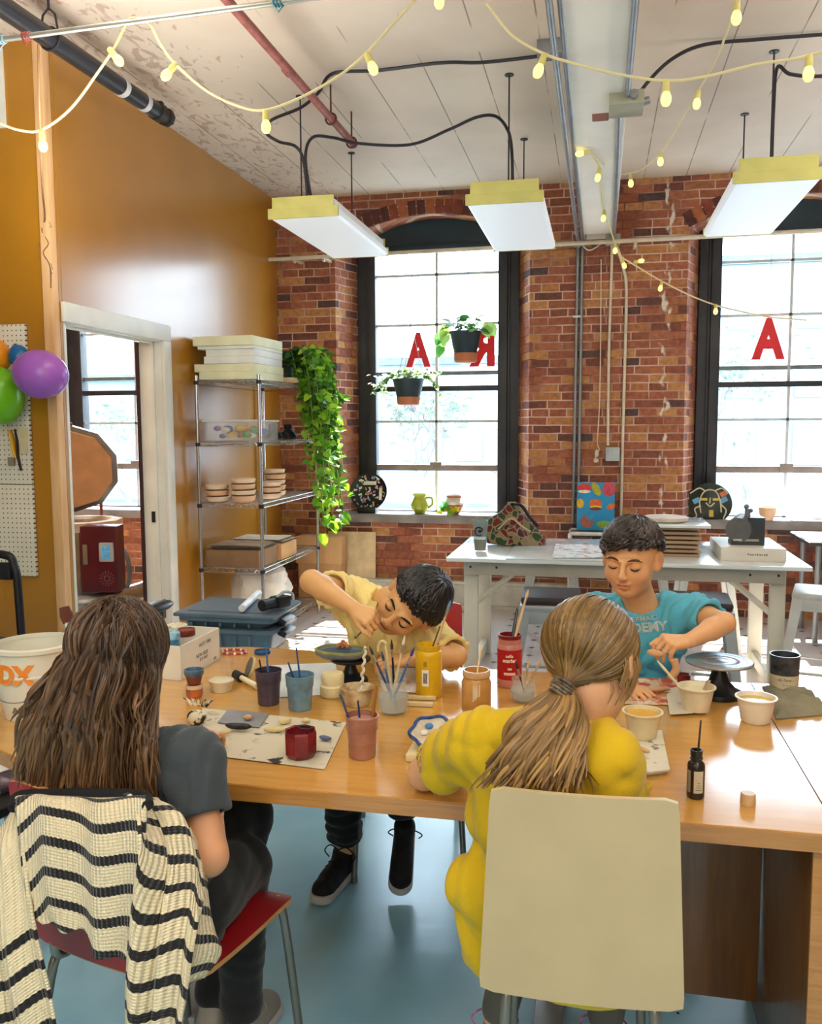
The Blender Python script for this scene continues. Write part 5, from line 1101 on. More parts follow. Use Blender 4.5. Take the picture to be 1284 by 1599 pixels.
mb = MB(); mb.cyl((xb-0.085, 5.23, z+0.15), (xb-0.085, 5.23, z+0.20), 0.015); mb.ball((xb-0.092, 5.23, z+0.212), 0.014); mb.ball((xb-0.068, 5.23, z+0.19), 0.012); obj('cutter_knob', mb, GREYP, t)
mb = MB(); mb.span((xa+0.01, 5.163, z+0.022), (xb-0.03, 5.17, z+0.035), 0.002); obj('cutting_strip', mb, GALV, t)
# painted canvas leaning on the pier over a white console
def console():
    t = thing('console_table', 'low white metal console with dark shelf against the brick pier', 'table', (0.15, 6.95, 0)); ztop = W(935, 834, 6.82).z; x0, x1 = W(890, 834, 6.82).x, W(1010, 834, 6.82).x
    mb = MB()
    for z in (ztop, 0.42, 0.12): mb.tube([(x0, 6.82, z), (x1, 6.82, z), (x1, 7.08, z), (x0, 7.08, z)], 0.014, 4, True)
    for x in (x0, x1):
        for y in (6.82, 7.08): mb.cyl((x, y, 0), (x, y, ztop), 0.014, seg=4)
    obj('frame', mb, mat('white_metal', '#e0ded6', rough=0.4), t, smooth=False)
    for z in (ztop-0.016, 0.42): mb = MB(); mb.span((x0, 6.83, z-0.01), (x1, 7.07, z+0.004)); obj('shelf_board', mb, mat('dark_shelf', '#3d3b3e', rough=0.6), t)
    return ztop
zc = console(); cx0, cx1 = W(901, 800, 7.0).x, W(960, 800, 7.0).x; zt_ = W(930, 753, 7.08).z; zb_ = zc+0.004
t = thing('painted_canvas', 'small bright canvas painting with blue ground leaning on the pier', 'painting', ((cx0+cx1)/2, 7.0, zb_)); hgt = zt_-zb_; M = Matrix.Rotation(R(-9), 3, 'X') @ EYE3; cc = Vector(((cx0+cx1)/2, 7.03, (zt_+zb_)/2)); w2, h2 = (cx1-cx0)/2, hgt/2
mb = MB(); mb.box(cc, (2*w2, 2*h2, 0.022), M, 0.003); obj('canvas', mb, print_mat('blue_canvas', '#2496cf', ['#1a78b8', '#35aede'], 4, 0.6), t)
def blob(x, y, rx, ry, col, name, rot=0.0, z=0.0125):
    mb = MB(); mb.prism([(rx*w2*math.cos(a), ry*h2*math.sin(a)) for a in np.linspace(0, 2*PI, 19)[:-1]], z-0.002, z+0.001, M @ Matrix.Rotation(rot, 3, 'Z'), cc+M @ Vector((x*w2, y*h2, 0))); obj(name, mb, mat('paint'+col[1:], col, rough=0.5, var=0.08, vscale=40), t, smooth=False)
blob(-.62, .78, .36, .16, '#d9332a', 'painted_cake'); blob(-.62, .62, .34, .07, '#f0e6d2', 'painted_icing', z=0.0135); blob(.02, .72, .2, .30, '#b9b52e', 'painted_leaf', 0.5); blob(.68, .72, .34, .3, '#d4475a', 'painted_patch')
blob(0, .10, .34, .22, '#e4672c', 'painted_bun'); blob(0, -.02, .33, .05, '#e9d04a', 'painted_cheese', z=0.0135); blob(0, -.10, .3, .07, '#7a3522', 'painted_patty', z=0.0138); blob(-.82, .12, .2, .2, '#e0b82c', 'painted_star'); blob(.8, 0, .24, .12, '#e0762c', 'painted_fish', 0.6)
blob(-.45, -.62, .36, .28, '#a5604a', 'painted_bean', -0.4); blob(-.28, -.42, .22, .16, '#2496cf', 'painted_bite', -0.4, 0.0137); blob(.45, -.75, .4, .16, '#7fae3a', 'painted_grass')
# ---- stools
def stool(c, hz, m, top, label, cush, rz=0.0, w=0.32):
    t = thing('metal_stool', label, 'stool', c, 'metal stools around the white table'); s = w/2
    mb = MB(); mb.box(c+Vector((0, 0, hz-0.02)), (w, w, 0.04), rz, 0.014); obj('seat', mb, top, t)
    Mz = Matrix.Rotation(rz, 3, 'Z')
    mb = MB()
    for sx, sy in ((1, 0), (-1, 0), (0, 1), (0, -1)): mb.box(c+Mz @ Vector((sx*(s-0.006), sy*(s-0.006), hz-0.065)), ((0.008 if sx else w-0.02), (0.008 if sy else w-0.02), 0.06), rz, 0.002)
    obj('apron', mb, m, t)
    for sx in (-1, 1):
        for sy in (-1, 1):
            mb = MB(); a = c+Mz @ Vector((sx*(s-0.03), sy*(s-0.03), hz-0.03)); b_ = c+Mz @ Vector((sx*(s+0.05), sy*(s+0.05), 0.0)); a2 = a
            M1 = frame(a-b_); L = (a-b_).length; vs = []
            for f_, r_ in ((0.0, 0.017), (1.0, 0.030)):
                for k in range(4): an = PI/4+k*PI/2+rz; vs.append(b_+(a-b_)*f_+Vector((math.cos(an)*r_*1.3, math.sin(an)*r_*1.3, 0)))
            mb.add(vs, [(3, 2, 1, 0), (4, 5, 6, 7)]+[(k, (k+1) % 4, 4+(k+1) % 4, 4+k) for k in range(4)]); obj('leg', mb, m, t, smooth=False)
    mb = MB(); zb_ = hz*0.32; q = s+0.05*(1-0.32)-0.012
    for sx in (-1, 1): mb.tube([c+Mz @ Vector((sx*q, -q, zb_)), c+Mz @ Vector((sx*q, q, zb_))], 0.008, 6)
    for sy in (-1, 1): mb.tube([c+Mz @ Vector((-q, sy*q, zb_)), c+Mz @ Vector((q, sy*q, zb_))], 0.008, 6)
    obj('footrest', mb, m, t)
    if cush:
        mb = MB(); mb.box(c+Vector((0, 0, hz+0.02)), (w-0.015, w-0.015, 0.045), rz, 0.02); obj('cushion', mb, cush, t)
SG = mat('grey_stool_metal', '#a3a8ab', rough=0.4, metal=0.2, var=0.05); SWM = mat('white_stool_metal', '#c6c8c4', rough=0.4, var=0.04); DKC = mat('dark_cushion', '#33282a', rough=0.55, var=0.05)
sc_ = T(862, 925, 0.64); sc_.z = 0; stool(sc_, 0.60, SG, SG, 'grey metal stool with dark cushion, left of the child in blue', DKC, R(2))
sc2 = T(1092, 932, 0.64); sc2.z = 0; stool(sc2, 0.60, SG, SG, 'grey metal stool with dark cushion right behind the child in blue', DKC, R(-3))
sc3 = T(1290, 918, 0.63); sc3.z = 0; stool(sc3, 0.62, SWM, SWM, 'pale bare metal stool right of the white table at the right edge', None, R(-14))
for px, lab in ((862, 'grey stool pushed under the far side of the white table, left one'), (1000, 'grey stool under the far side of the white table, behind the child in blue'), (1100, 'grey stool under the far side of the white table, right one')):
    q = W(px, 905, 6.12); q.z = 0; stool(q, 0.60, SWM, SG, lab, None, 0.0)
# corner of another table by the right window
a = W(1264, 848, 6.3); t = thing('side_table', 'corner of a dark edged white table at the right edge of the view', 'table', (a.x+0.5, 6.6, 0)); zt_ = W(1270, 846, 6.3).z
mb = MB(); mb.span((a.x, 6.3, zt_-0.03), (a.x+1.2, 6.3+0.62, zt_-0.006), 0.003); obj('table_edge', mb, mat('dark_table_edge', '#2e2f30', rough=0.5), t)
mb = MB(); mb.span((a.x+0.006, 6.306, zt_-0.006), (a.x+1.19, 6.91, zt_), 0.002); obj('table_top', mb, TOPW, t)
for x in (a.x+0.08, a.x+1.1):
    for y in (6.38, 6.84): mb = MB(); mb.cyl((x, y, 0), (x, y, zt_-0.03), 0.02); obj('leg', mb, GREYP, t)
# ================================================================== BIG TABLE IN FRONT
TZ, TF, TB, SEAM, TR = 0.74, 1.69, 2.685, 0.452, 1.75
def wood_mat(key, c1, c2, rough, axis):
    mt = mat(key, c1, rough=rough, var=0.0, spec=0.5, coat=0.9); nt = mt.node_tree; b = nt.nodes['Principled BSDF']; L = nt.links.new; N = nt.nodes.new
    b.inputs['Coat Roughness'].default_value = 0.12
    tc = N('ShaderNodeTexCoord'); mp = N('ShaderNodeMapping'); mp.inputs['Scale'].default_value = axis; L(tc.outputs['Object'], mp.inputs[0])
    n = N('ShaderNodeTexNoise'); n.inputs['Scale'].default_value = 6; n.inputs['Detail'].default_value = 6; n.inputs['Distortion'].default_value = 0.6; L(mp.outputs[0], n.inputs['Vector'])
    rp = N('ShaderNodeValToRGB'); e = rp.color_ramp.elements; e[0].position = 0.3; e[0].color = srgb(c2); e[1].position = 0.7; e[1].color = srgb(c1); L(n.outputs['Fac'], rp.inputs[0]); L(rp.outputs[0], b.inputs['Base Color'])
    return mt
WOOD = wood_mat('honey_laminate', '#d2a050', '#c48f42', 0.22, (1.2, 9, 1)); WOODE = wood_mat('honey_table_edge', '#bd8540', '#a8722f', 0.35, (1.5, 20, 20)); WOODD = wood_mat('brown_desk_panel', '#8a5a2c', '#754820', 0.45, (10, 10, 0.9))
t = thing('craft_table', 'long honey coloured craft table with a rounded left end', 'table', (-0.5, 2.19, 0))
def outline(ins, zf=None):
    pts = [(SEAM-0.0015-ins*0, TF+ins), (SEAM-0.0015, TB-ins)]; L_, Yc = -1.06, 2.25; rx, ry = 0.62-ins, 0.565-ins
    pts += [(-0.40, TB-ins), (-0.62, TB-ins), (-0.80, 2.72-ins), (-0.95, 2.80-ins)]
    for k in range(1, 17):
        a = PI/2+PI*k/16; pts.append((L_+rx*math.cos(a)*1.0, Yc+ry*math.sin(a)))
    pts += [(-0.9, TF+ins)]
    return pts
mb = MB(); mb.prism(outline(0.003), TZ-0.002, TZ); obj('table_top', mb, WOOD, t, smooth=False)
mb = MB(); mb.prism(outline(0.0), TZ-0.036, TZ-0.002); obj('edge_band', mb, WOODE, t, angle=50)
for x, y in ((-1.0, 2.2), (-0.1, 2.25)):
    mb = MB(); mb.span((x-0.03, y-0.03, 0.012), (x+0.03, y+0.03, TZ-0.04), 0.004); mb.span((x-0.035, y-0.30, 0), (x+0.035, y+0.30, 0.03), 0.005); obj('leg', mb, mat('grey_leg', '#a9adae', rough=0.4, metal=0.3), t)
t = thing('desk', 'honey wood desk with a kneehole, joined to the right end of the craft table', 'desk', (1.1, 2.19, 0))
mb = MB(); mb.span((SEAM+0.0015, TF, TZ-0.002), (TR, TB, TZ)); obj('desk_top', mb, WOOD, t)
mb = MB(); mb.span((SEAM+0.0015, TF-0.002, TZ-0.036), (TR, TB+0.002, TZ-0.002), 0.003); obj('edge_band', mb, WOODE, t)
mb = MB(); mb.span((0.413, TF+0.02, 0.0), (0.445, TB-0.3, TZ-0.0365), 0.002); obj('side_panel', mb, WOODD, t)
mb = MB(); mb.span((0.408, TF+0.012, 0.0), (0.452, TF+0.024, TZ-0.0365), 0.002); obj('panel_edge', mb, WOODE, t)
mb = MB(); mb.span((-0.06, 2.20, 0.06), (0.411, 2.225, TZ-0.0365), 0.002); obj('modesty_panel', mb, WOODD, t)
mb = MB(); mb.span((TR-0.04, TF+0.02, 0), (TR-0.005, TB-0.3, TZ-0.0365), 0.002); obj('side_panel', mb, WOODD, t)
# ---- things on the table, placed at their photographed foot point
Z0 = TZ+0.0006
def cup_prof(h, r0, r1, wall=0.003, floor_=0.004, rim=0.0): return [(r0*0.94, 0), (r0, 0.004), (r1, h-0.003), (r1-wall*0.3, h), (r1-wall, h-0.003), (r0-wall, floor_), (0, floor_)]
def foot(px, py, z=Z0): p = T(px, py, z); return p, mpp(p)
CLR = mat('clear_cup', '#dfe3e4', rough=0.08, alpha=0.35, var=0)
def brush(p0, p1, hcol, ferr=True, tipc='#3a2a22', r=0.0042, label='paint brush', grp=None, tip=True):
    """handle from p0 to p1, bristles beyond p1"""
    p0, p1 = Vector(p0), Vector(p1); d = (p1-p0).normalized(); L = (p1-p0).length
    t = thing('paint_brush', label, 'paint brush', p0, grp); t.location = p0
    mb = MB(); mb.tube([p0, p0+d*L*0.25, p0+d*L*0.75, p1], [r*0.55, r*1.1, r*0.9, r*0.75], 8); obj('handle', mb, mat('handle'+hcol[1:], hcol, rough=0.3, var=0.0), t)
    if tip:
        mb = MB(); mb.cyl(p1, p1+d*0.022, r*0.85, r*1.0, 8); obj('ferrule', mb, GALV, t)
        mb = MB(); mb.tube([p1+d*0.022, p1+d*0.032, p1+d*0.048], [r, r*1.15, r*0.2], 8); obj('bristles', mb, mat('bristle'+tipc[1:], tipc, rough=0.8, var=0.0), t)
    return t
def lift(p, z): return Vector((p.x, p.y, p.z+z))
# bucket
c, s_ = foot(60, 1112); hb = 0.192; r0, r1 = 0.082, 0.106
t = thing('bucket', 'white plastic bucket with orange lettering at the left end of the table', 'bucket', c); BKT = mat('bucket_white', '#e2ddcb', rough=0.4, var=0.02)
mb = MB(); mb.lathe([(r0, 0), (r1*0.965, hb*0.62), (r1*0.98, hb*0.78), (r1, hb), (r1-0.004, hb), (r1*0.93, hb*0.75), (r0-0.004, 0.006), (0, 0.006)], c, None, 44); obj('body', mb, BKT, t)
mb = MB(); mb.lathe([(r1, hb-0.014), (r1+0.005, hb-0.010), (r1+0.005, hb), (r1-0.006, hb+0.002), (r1-0.006, hb-0.01)], c, None, 44, False, False); mb.lathe([(r1*0.972, hb*0.60), (r1*0.985, hb*0.615), (r1*0.985, hb*0.64), (r1*0.972, hb*0.65)], c, None, 44, False, False); obj('rim', mb, BKT, t)
mb = MB(); mb.lathe([(0, hb*0.45), (r1*0.90, hb*0.45)], c, None, 30, False, False); obj('water', mb, mat('bluish_water', '#a9d4e6', rough=0.05, var=0.0), t)
mb = MB(); ar = [c+Vector((-math.cos(a)*(r1+0.006), -math.sin(a)*(r1+0.004)*0.99, hb*0.80-0.095*math.sin(a))) for a in np.linspace(0.0, PI, 20)]; mb.tube(ar, 0.0016, 6); obj('wire_handle', mb, GREYP, t)
def wrap_text(body, size, zc, a_c, rad, m, parent, bold=0.0, name='lettering', face=None):
    """lettering bent round a vertical surface; a_c = angle of its middle seen from the camera"""
    me = text_mesh(body, size, 0.0012, Matrix.Identity(3), (0, 0, 0), bold=bold, name=name); vd = math.atan2(-face.y, -face.x) if face else -PI/2
    for v in me.vertices: 
        a = vd+a_c+v.co.x/rad; v.co = Vector((face.x+math.cos(a)*(rad+0.0008+v.co.z), face.y+math.sin(a)*(rad+0.0008+v.co.z), face.z+zc+v.co.y))
    return link(name, me, m, parent, smooth=False)
wrap_text('DX', 0.064, hb*0.66, -0.55, r1*0.975, mat('orange_ink', '#ea8a2c', rough=0.5, var=0.0), t, 0.004, face=c)
wrap_text('ARTS', 0.026, hb*0.17, -0.42, r0*1.065, mat('grey_print', '#7b7868', rough=0.6, var=0.0), t, 0.001, face=c)
for zc, w_, a in ((0.60, 0.055, -0.30), (0.54, 0.03, -0.5), (0.78, 0.03, 0.75), (0.62, 0.03, 0.8), (0.2, 0.035, 0.55), (0.14, 0.03, 0.55)):
    mb = MB(); n = int(w_/0.006)
    for k in range(n): rr = r0+(r1-r0)*zc+0.001; an = math.atan2(-c.y, -c.x)+a+(k-n/2)*0.075; mb.box(c+Vector((math.cos(an)*rr, math.sin(an)*rr, hb*zc)), (0.0042, 0.001, 0.0045), an+PI/2)
    obj('small_print', mb, MATS['grey_print'], t)
tp, bt = W(101, 952, c.y+0.01), c+Vector((0.03, 0.0, 0.012)); tp = W(112, 990, c.y+0.02); tip = W(98, 940, c.y+0.03)
t = thing('paint_brush', 'large flat paint brush with olive handle standing in the white bucket', 'paint brush', bt); d = (tip-tp).normalized()
mb = MB(); mb.tube([bt, bt.lerp(tp, 0.6), tp.lerp(bt, 0.02)], [0.006, 0.011, 0.013], 10, flat=0.6); obj('handle', mb, mat('olive_handle', '#7d7f2e', rough=0.4, var=0.05), t)
mb = MB(); mb.tube([tp, tp+d*0.032], [0.013, 0.016], 12, flat=0.55); obj('ferrule', mb, GALV, t)
mb = MB(); mb.tube([tp+d*0.030, tp+d*0.05, tp+d*0.075], [0.016, 0.020, 0.015], 12, flat=0.5); obj('bristles', mb, mat('brown_bristle', '#5e3020', rough=0.8, var=0.1), t)
q, _ = foot(84, 1122); mb = MB(); mb.lathe([(0.020, 0), (0.034, 0.03), (0.031, 0.03), (0.019, 0.004), (0, 0.004)], q+Vector((0.02, -0.01, 0)), None, 24); solo('yellow_bowl', mb, mat('pale_yellow_plastic', '#eed58a', rough=0.4), 'small pale yellow bowl between the bucket and the long haired child', 'bowl')
# printed white box of jars
A, B = T(283.5, 1063, Z0), T(344, 1029, Z0); u = (B-A).normalized(); n_ = Vector((-u.y, u.x, 0)); L = (B-A).length; Hh = 0.105; wd_ = 0.20
t = thing('printed_box', 'open white cardboard box with handwriting, filled with jars', 'box', (A+B)/2+n_*wd_/2)
WB = mat('white_corrugated', '#e6e2d6', rough=0.7, var=0.03); Mx = Matrix((u, n_, Vector((0, 0, 1)))).transposed()
pb = lambda x, y, z: A+u*x+n_*y+Vector((0, 0, z))
mb = MB(); th = 0.004
for (cx, cy, sx, sy) in ((L/2, th/2, L, th), (L/2, wd_-th/2, L, th), (th/2, wd_/2, th, wd_), (L-th/2, wd_/2, th, wd_)): mb.box(pb(cx, cy, Hh/2), (sx, sy, Hh), Mx)
mb.box(pb(L/2, wd_/2, 0.003), (L, wd_, 0.005), Mx); obj('carton', mb, WB, t, smooth=False)
FM = Matrix((u, Vector((0, 0, 1)), -n_)).transposed()
for body, x, z, sz in (('ALEX / BIBI', 0.60, 0.76, 0.016), ('NEW LIDS', 0.52, 0.46, 0.017), ('JOY ART', 0.56, 0.32, 0.014), ('JUL', 0.86, 0.13, 0.012)):
    me = text_mesh(body, sz, 0.0008, FM, pb(L*x, -0.0006, Hh*z), name='handwriting'); link('handwriting', me, mat('faded_ink', '#8f8d92', rough=0.7, var=0), t, smooth=False)
for x, y, r_, h, cb, cl, lab in ((0.025, 0.055, 0.024, 0.13, '#3f7f9f', '#8fc3dc', 'jar with a light blue lid in the printed box'), (0.03, 0.135, 0.028, 0.12, '#e2ddd0', '#e9e6dc', 'white jar with a plain white lid at the back of the printed box'), (0.078, 0.06, 0.028, 0.118, '#d9d0c2', '#7b3424', 'jar with a rust red painted lid in the printed box'), (0.112, 0.125, 0.030, 0.115, '#e6dfc8', '#ded9be', 'jar with a cream lid at the right in the printed box')):
    q = pb(x*L/0.14, y, 0.0056); t2 = thing('paint_jar', lab, 'jar', q, 'jars in the printed box')
    mb = MB(); mb.lathe([(r_*0.9, 0), (r_, 0.005), (r_, h-0.022), (r_*0.9, h-0.018)], q, None, 24); obj('jar_body', mb, mat('jar'+cb[1:], cb, rough=0.3), t2)
    mb = MB(); mb.lathe([(r_*1.06, h-0.02), (r_*1.08, h-0.016), (r_*1.08, h-0.002), (r_*1.02, h), (r_*0.9, h-0.003), (0, h-0.003)], q, None, 28); obj('lid', mb, mat('lid'+cl[1:], cl, rough=0.35, var=0.15, vscale=60), t2)
# stacked painted pots
c, s_ = foot(304, 1088); t = thing('painted_pot', 'orange painted pot, lower of the two stacked beside the printed box', 'pot', c); r_ = 0.0235
mb = MB(); mb.lathe([(r_*0.8, 0), (r_*1.0, 0.008), (r_*1.02, 0.03), (r_*0.92, 0.036), (0, 0.036)], c, None, 26); obj('body', mb, mat('orange_glaze', '#d9722a', rough=0.35, var=0.2, vscale=30, color2='#8a5a5a'), t)
mb = MB(); mb.lathe([(r_*1.02, 0.026), (r_*1.05, 0.03), (r_*1.0, 0.037), (r_*0.9, 0.0365)], c, None, 26, False, False); obj('rim', mb, mat('cream_glaze', '#e0cba4', rough=0.4), t)
c2 = lift(c, 0.0375); t = thing('painted_pot', 'rust and blue painted pot, upper of the two stacked beside the printed box', 'pot', c2)
mb = MB(); mb.lathe([(r_*0.75, 0), (r_*1.0, 0.022), (r_*1.04, 0.026)], c2, None, 26); obj('body', mb, mat('rust_glaze', '#7a3a2c', rough=0.4, var=0.15), t)
mb = MB(); mb.lathe([(r_*1.04, 0.024), (r_*1.20, 0.032), (r_*1.18, 0.042), (r_*1.0, 0.042), (r_*0.9, 0.034), (0, 0.032)], c2, None, 26, False, True); obj('blue_rim', mb, mat('slate_blue_glaze', '#4f6f86', rough=0.3, var=0.15, vscale=50), t)
# upturned clear tub
c, s_ = foot(346, 1078); mb = MB(); rb_ = 0.034; mb.lathe([(rb_*0.82, 0), (rb_*1.0, 0.024), (rb_*1.05, 0.027), (rb_*1.05, 0.032), (rb_*0.98, 0.033), (0, 0.033)], c, None, 30); solo('deli_tub', mb, mat('milky_tub', '#ded4b4', rough=0.3, var=0.04), 'milky plastic tub with a white top, beside the stacked pots', 'tub')
# sanding disc and handle
q, s_ = foot(392, 1062); t = thing('sanding_tool', 'hand sander with round grey pad and pale handle lying by the dark cup', 'tool', q)
M = frame((-0.75, -0.45, 0.35)); pc = W(388, 1041, q.y+0.01)
mb = MB(); mb.lathe([(0, -0.004), (0.030, -0.004), (0.030, 0.0), (0, 0.001)], pc, M, 30); obj('grey_pad', mb, mat('grey_pad', '#6e6a60', rough=0.8), t)
mb = MB(); mb.lathe([(0, -0.016), (0.029, -0.014), (0.032, -0.008), (0.0305, -0.004)], pc, M, 30); obj('foam_backing', mb, mat('yellow_foam', '#d3c38a', rough=0.8), t)
e0, e1 = T(368, 1053, Z0+0.016), T(402, 1072, Z0+0.010); mb = MB(); mb.cyl(e0, e0.lerp(e1, 0.28), 0.014, seg=16); obj('black_cap', mb, BLKP2, t)
mb = MB(); mb.tube([e0.lerp(e1, 0.25), e0.lerp(e1, 0.5), e1], [0.008, 0.0075, 0.009], 12); obj('handle', mb, mat('cream_plastic', '#e6dcb9', rough=0.4), t)
# lid and beads
c, s_ = foot(410, 1020); mb = MB(); mb.lathe([(0.027, 0), (0.028, 0.002), (0.028, 0.010), (0.025, 0.011), (0.024, 0.007), (0, 0.007)], c, None, 30); solo('blue_lid', mb, mat('deep_blue_lid', '#1f4f7d', rough=0.3), 'deep blue jar lid near the far edge of the table', 'lid')
q, s_ = foot(366, 1020); mb = MB(); t = thing('beaded_ring', 'red and white beaded ring beside the blue lid', 'ring', q)
for k in range(30):
    a = 2*PI*k/30; mb = MB(); mb.ball(q+Vector((0.042*math.cos(a), 0.028*math.sin(a), 0.005)), 0.0046, None, 8, 6); obj('bead', mb, mat('red_bead', '#b8403a') if k % 3 else mat('white_bead', '#e8e0d6'), t)
# cups with paint water
def water_cup(px, py, wpx, hpx, cb, liquid, name, label, clear=True, cat='cup', fill=0.55):
    c, s_ = foot(px, py); r1 = wpx*s_/2; h = hpx*s_*0.98; t = thing(name, label, cat, c)
    mb = MB(); mb.lathe([(r1*0.80, 0), (r1*0.83, 0.003), (r1*0.88, h*0.62), (r1*0.97, h*0.68), (r1, h), (r1*0.96, h), (r1*0.92, h*0.70), (r1*0.80, 0.004), (0, 0.004)], c, None, 34); obj('cup_body', mb, cb, t)
    mb = MB(); mb.lathe([(r1*0.77, 0.0045), (r1*0.84, h*fill), (0, h*fill)], c, None, 30); obj('paint_water', mb, liquid, t)
    mb = MB(); mb.lathe([(r1*0.99, h-0.004), (r1*1.03, h-0.003), (r1*1.03, h+0.001), (r1*0.96, h+0.001)], c, None, 34, False, False); obj('rim', mb, cb, t)
    return c, r1, h
DP = mat('smoky_purple_cup', '#4f4658', rough=0.25, var=0.1, vscale=20); c, r1, h = water_cup(420, 1098, 41, 54, DP, mat('dark_water', '#2e2a36', rough=0.15), 'paint_cup', 'dark smoky purple cup of paint water', fill=0.9)
brush(c+Vector((0.0, 0.012, 0.006)), W(415, 1004, c.y+0.02), '#3b6fb0', r=0.003, label='slim blue brush standing upright in the dark purple cup', tip=False); brush(c+Vector((-0.008, 0.010, 0.006)), W(405, 1030, c.y+0.015), '#2c2f3a', r=0.003, label='short dark brush leaning in the dark purple cup', tip=False)
BP = mat('blue_paint_cup', '#6f93aa', rough=0.2, var=0.12, vscale=25); c, r1, h = water_cup(469, 1106, 44, 55, BP, mat('teal_water', '#3d7f9c', rough=0.12), 'paint_cup', 'grey blue cup half full of teal paint water', fill=0.85)
brush(c+Vector((0.004, 0.012, 0.006)), W(463, 1012, c.y+0.02), '#34518f', r=0.003, label='slim blue brush standing upright in the grey blue cup', tip=False); brush(c+Vector((0.006, 0.006, 0.006)), W(450, 1034, c.y+0.01), '#2b3f6b', r=0.003, label='dark blue brush leaning left in the grey blue cup', tip=False)
CL = mat('pink_clay_water_cup', '#a8735f', rough=0.25, var=0.08, vscale=25); c, r1, h = water_cup(566, 1180, 51, 66, CL, mat('pink_slip', '#b88a7c', rough=0.3), 'paint_cup', 'clay pink cup with a broad wooden stick and two brushes', fill=0.9)
brush(c+Vector((-0.006, 0.01, 0.006)), W(531, 1084, c.y+0.0), '#3a4a7a', r=0.003, label='navy brush leaning left in the clay pink cup', tip=False); brush(c+Vector((0.0, 0.008, 0.006)), W(559, 1094, c.y+0.015), '#2a3560', r=0.003, label='navy brush upright in the clay pink cup', tip=False)
a, b_ = c+Vector((0.012, 0.012, 0.006)), W(588, 1070, c.y+0.035); mb = MB(); mb.tube([a, a.lerp(b_, .5), b_.lerp(a, .05), b_], [0.006, 0.008, 0.008, 0.005], 10, flat=0.5); solo('wooden_stick', mb, mat('wood_stick', '#a86f33', rough=0.5), 'broad wooden stick standing in the clay pink cup', 'stick')
# cream textured pots
CRM = mat('cream_clay', '#e3d7a8', rough=0.6, var=0.05, bump=0.4, bscale=90)
c, s_ = foot(520, 1086); t = thing('clay_jar', 'cream textured clay jar with a stepped lid', 'jar', c); r_ = 20*s_
mb = MB(); mb.lathe([(r_*0.9, 0), (r_, 0.005), (r_*1.0, 0.030), (r_*0.86, 0.034)], c, None, 26); obj('jar_body', mb, CRM, t)
mb = MB(); mb.lathe([(r_*0.86, 0.034), (r_*0.88, 0.04), (r_*0.90, 0.060), (r_*0.8, 0.066), (0, 0.066)], c, None, 26, False); obj('lid', mb, CRM, t)
# plaster bowl with twisted stick
c, s_ = foot(558, 1100); r_ = 27*s_; t = thing('plaster_bowl', 'cream plaster bowl stained brown with a twisted stick in it', 'bowl', c)
mb = MB(); mb.lathe([(r_*0.62, 0), (r_*0.78, 0.012), (r_*0.95, 0.044), (r_*1.0, 0.05), (r_*0.93, 0.05), (r_*0.8, 0.03), (0, 0.02)], c, None, 30); obj('body', mb, mat('stained_plaster', '#ded3ae', rough=0.6, var=0.1, vscale=30, color2='#9a7550'), t)
mb = MB(); a, b_ = c+Vector((0.008, 0.0, 0.022)), W(571, 1010, c.y+0.02); tw = [a.lerp(b_, k/30)+Vector((0.003*math.cos(k*1.2), 0.003*math.sin(k*1.2), 0)) for k in range(31)]; mb.tube(tw, 0.004, 7); solo('twisted_stick', mb, mat('white_twist', '#e2dccb', rough=0.5), 'white twisted stick standing in the plaster bowl', 'stick')
# glass jar full of brushes
def glass_jar(px, py, wpx, hpx, label, water=0.5, bulge=1.0):
    c, s_ = foot(px, py); r_ = wpx*s_/2; h = hpx*s_; t = thing('glass_jar', label, 'jar', c)
    mb = MB(); mb.lathe([(r_*0.75, 0), (r_*0.95, 0.008), (r_*1.0, h*0.45), (r_*0.86, h*0.72), (r_*0.80, h*0.8), (r_*0.86, h), (r_*0.81, h), (r_*0.76, h*0.8), (r_*0.93, h*0.45), (r_*0.8, 0.006), (0, 0.006)], c, None, 32); obj('glass_body', mb, mat('jar_glass', '#d5dcd8', rough=0.05, alpha=0.22, var=0, spec=0.8), t)
    mb = MB(); mb.lathe([(r_*0.79, 0.007), (r_*0.92, h*water), (0, h*water)], c, None, 28); obj('cloudy_water', mb, mat('cloudy_water', '#b8c4bf', rough=0.1, alpha=0.45, var=0), t)
    return c, r_, h
c, r_, h = glass_jar(614, 1112, 50, 52, 'rounded glass jar of cloudy water crowded with brushes, centre of the table')
for k, (x, y, hc, tc_) in enumerate(((588, 1020, '#263a66', '#33304a'), (613, 1012, '#1e1e22', '#2a2a2a'), (627, 1005, '#d8c9a0', '#e0d8c0'), (637, 1022, '#3b66a0', '#27418a'), (602, 1030, '#31589a', '#2c3c6a'))):
    brush(c+Vector((0.012*math.cos(k*1.3), 0.012*math.sin(k*1.3), 0.009)), W(x, y+14, c.y+0.01*math.sin(k)), hc, r=0.0035, tipc=tc_, label='%s brush standing in the round glass jar' % ['navy, leaning left,', 'short black', 'pale wooden', 'blue bristled, leaning right,', 'mid blue'][k], grp='brushes in the round glass jar')
a, b_ = c+Vector((0.0, 0.008, 0.01)), W(603, 1012, c.y+0.03); mb = MB(); hook = [a, a.lerp(b_, .6), b_, b_+Vector((0.0, 0, 0.012)), b_+Vector((-0.010, 0, 0.018)), b_+Vector((-0.02, 0, 0.008)), b_+Vector((-0.022, 0, -0.01))]; mb.tube(bez(hook, 6), 0.0045, 8); solo('bent_cane', mb, mat('pale_cane', '#e0cf9a', rough=0.5), 'pale bent cane hooked over in the round glass jar', 'stick')
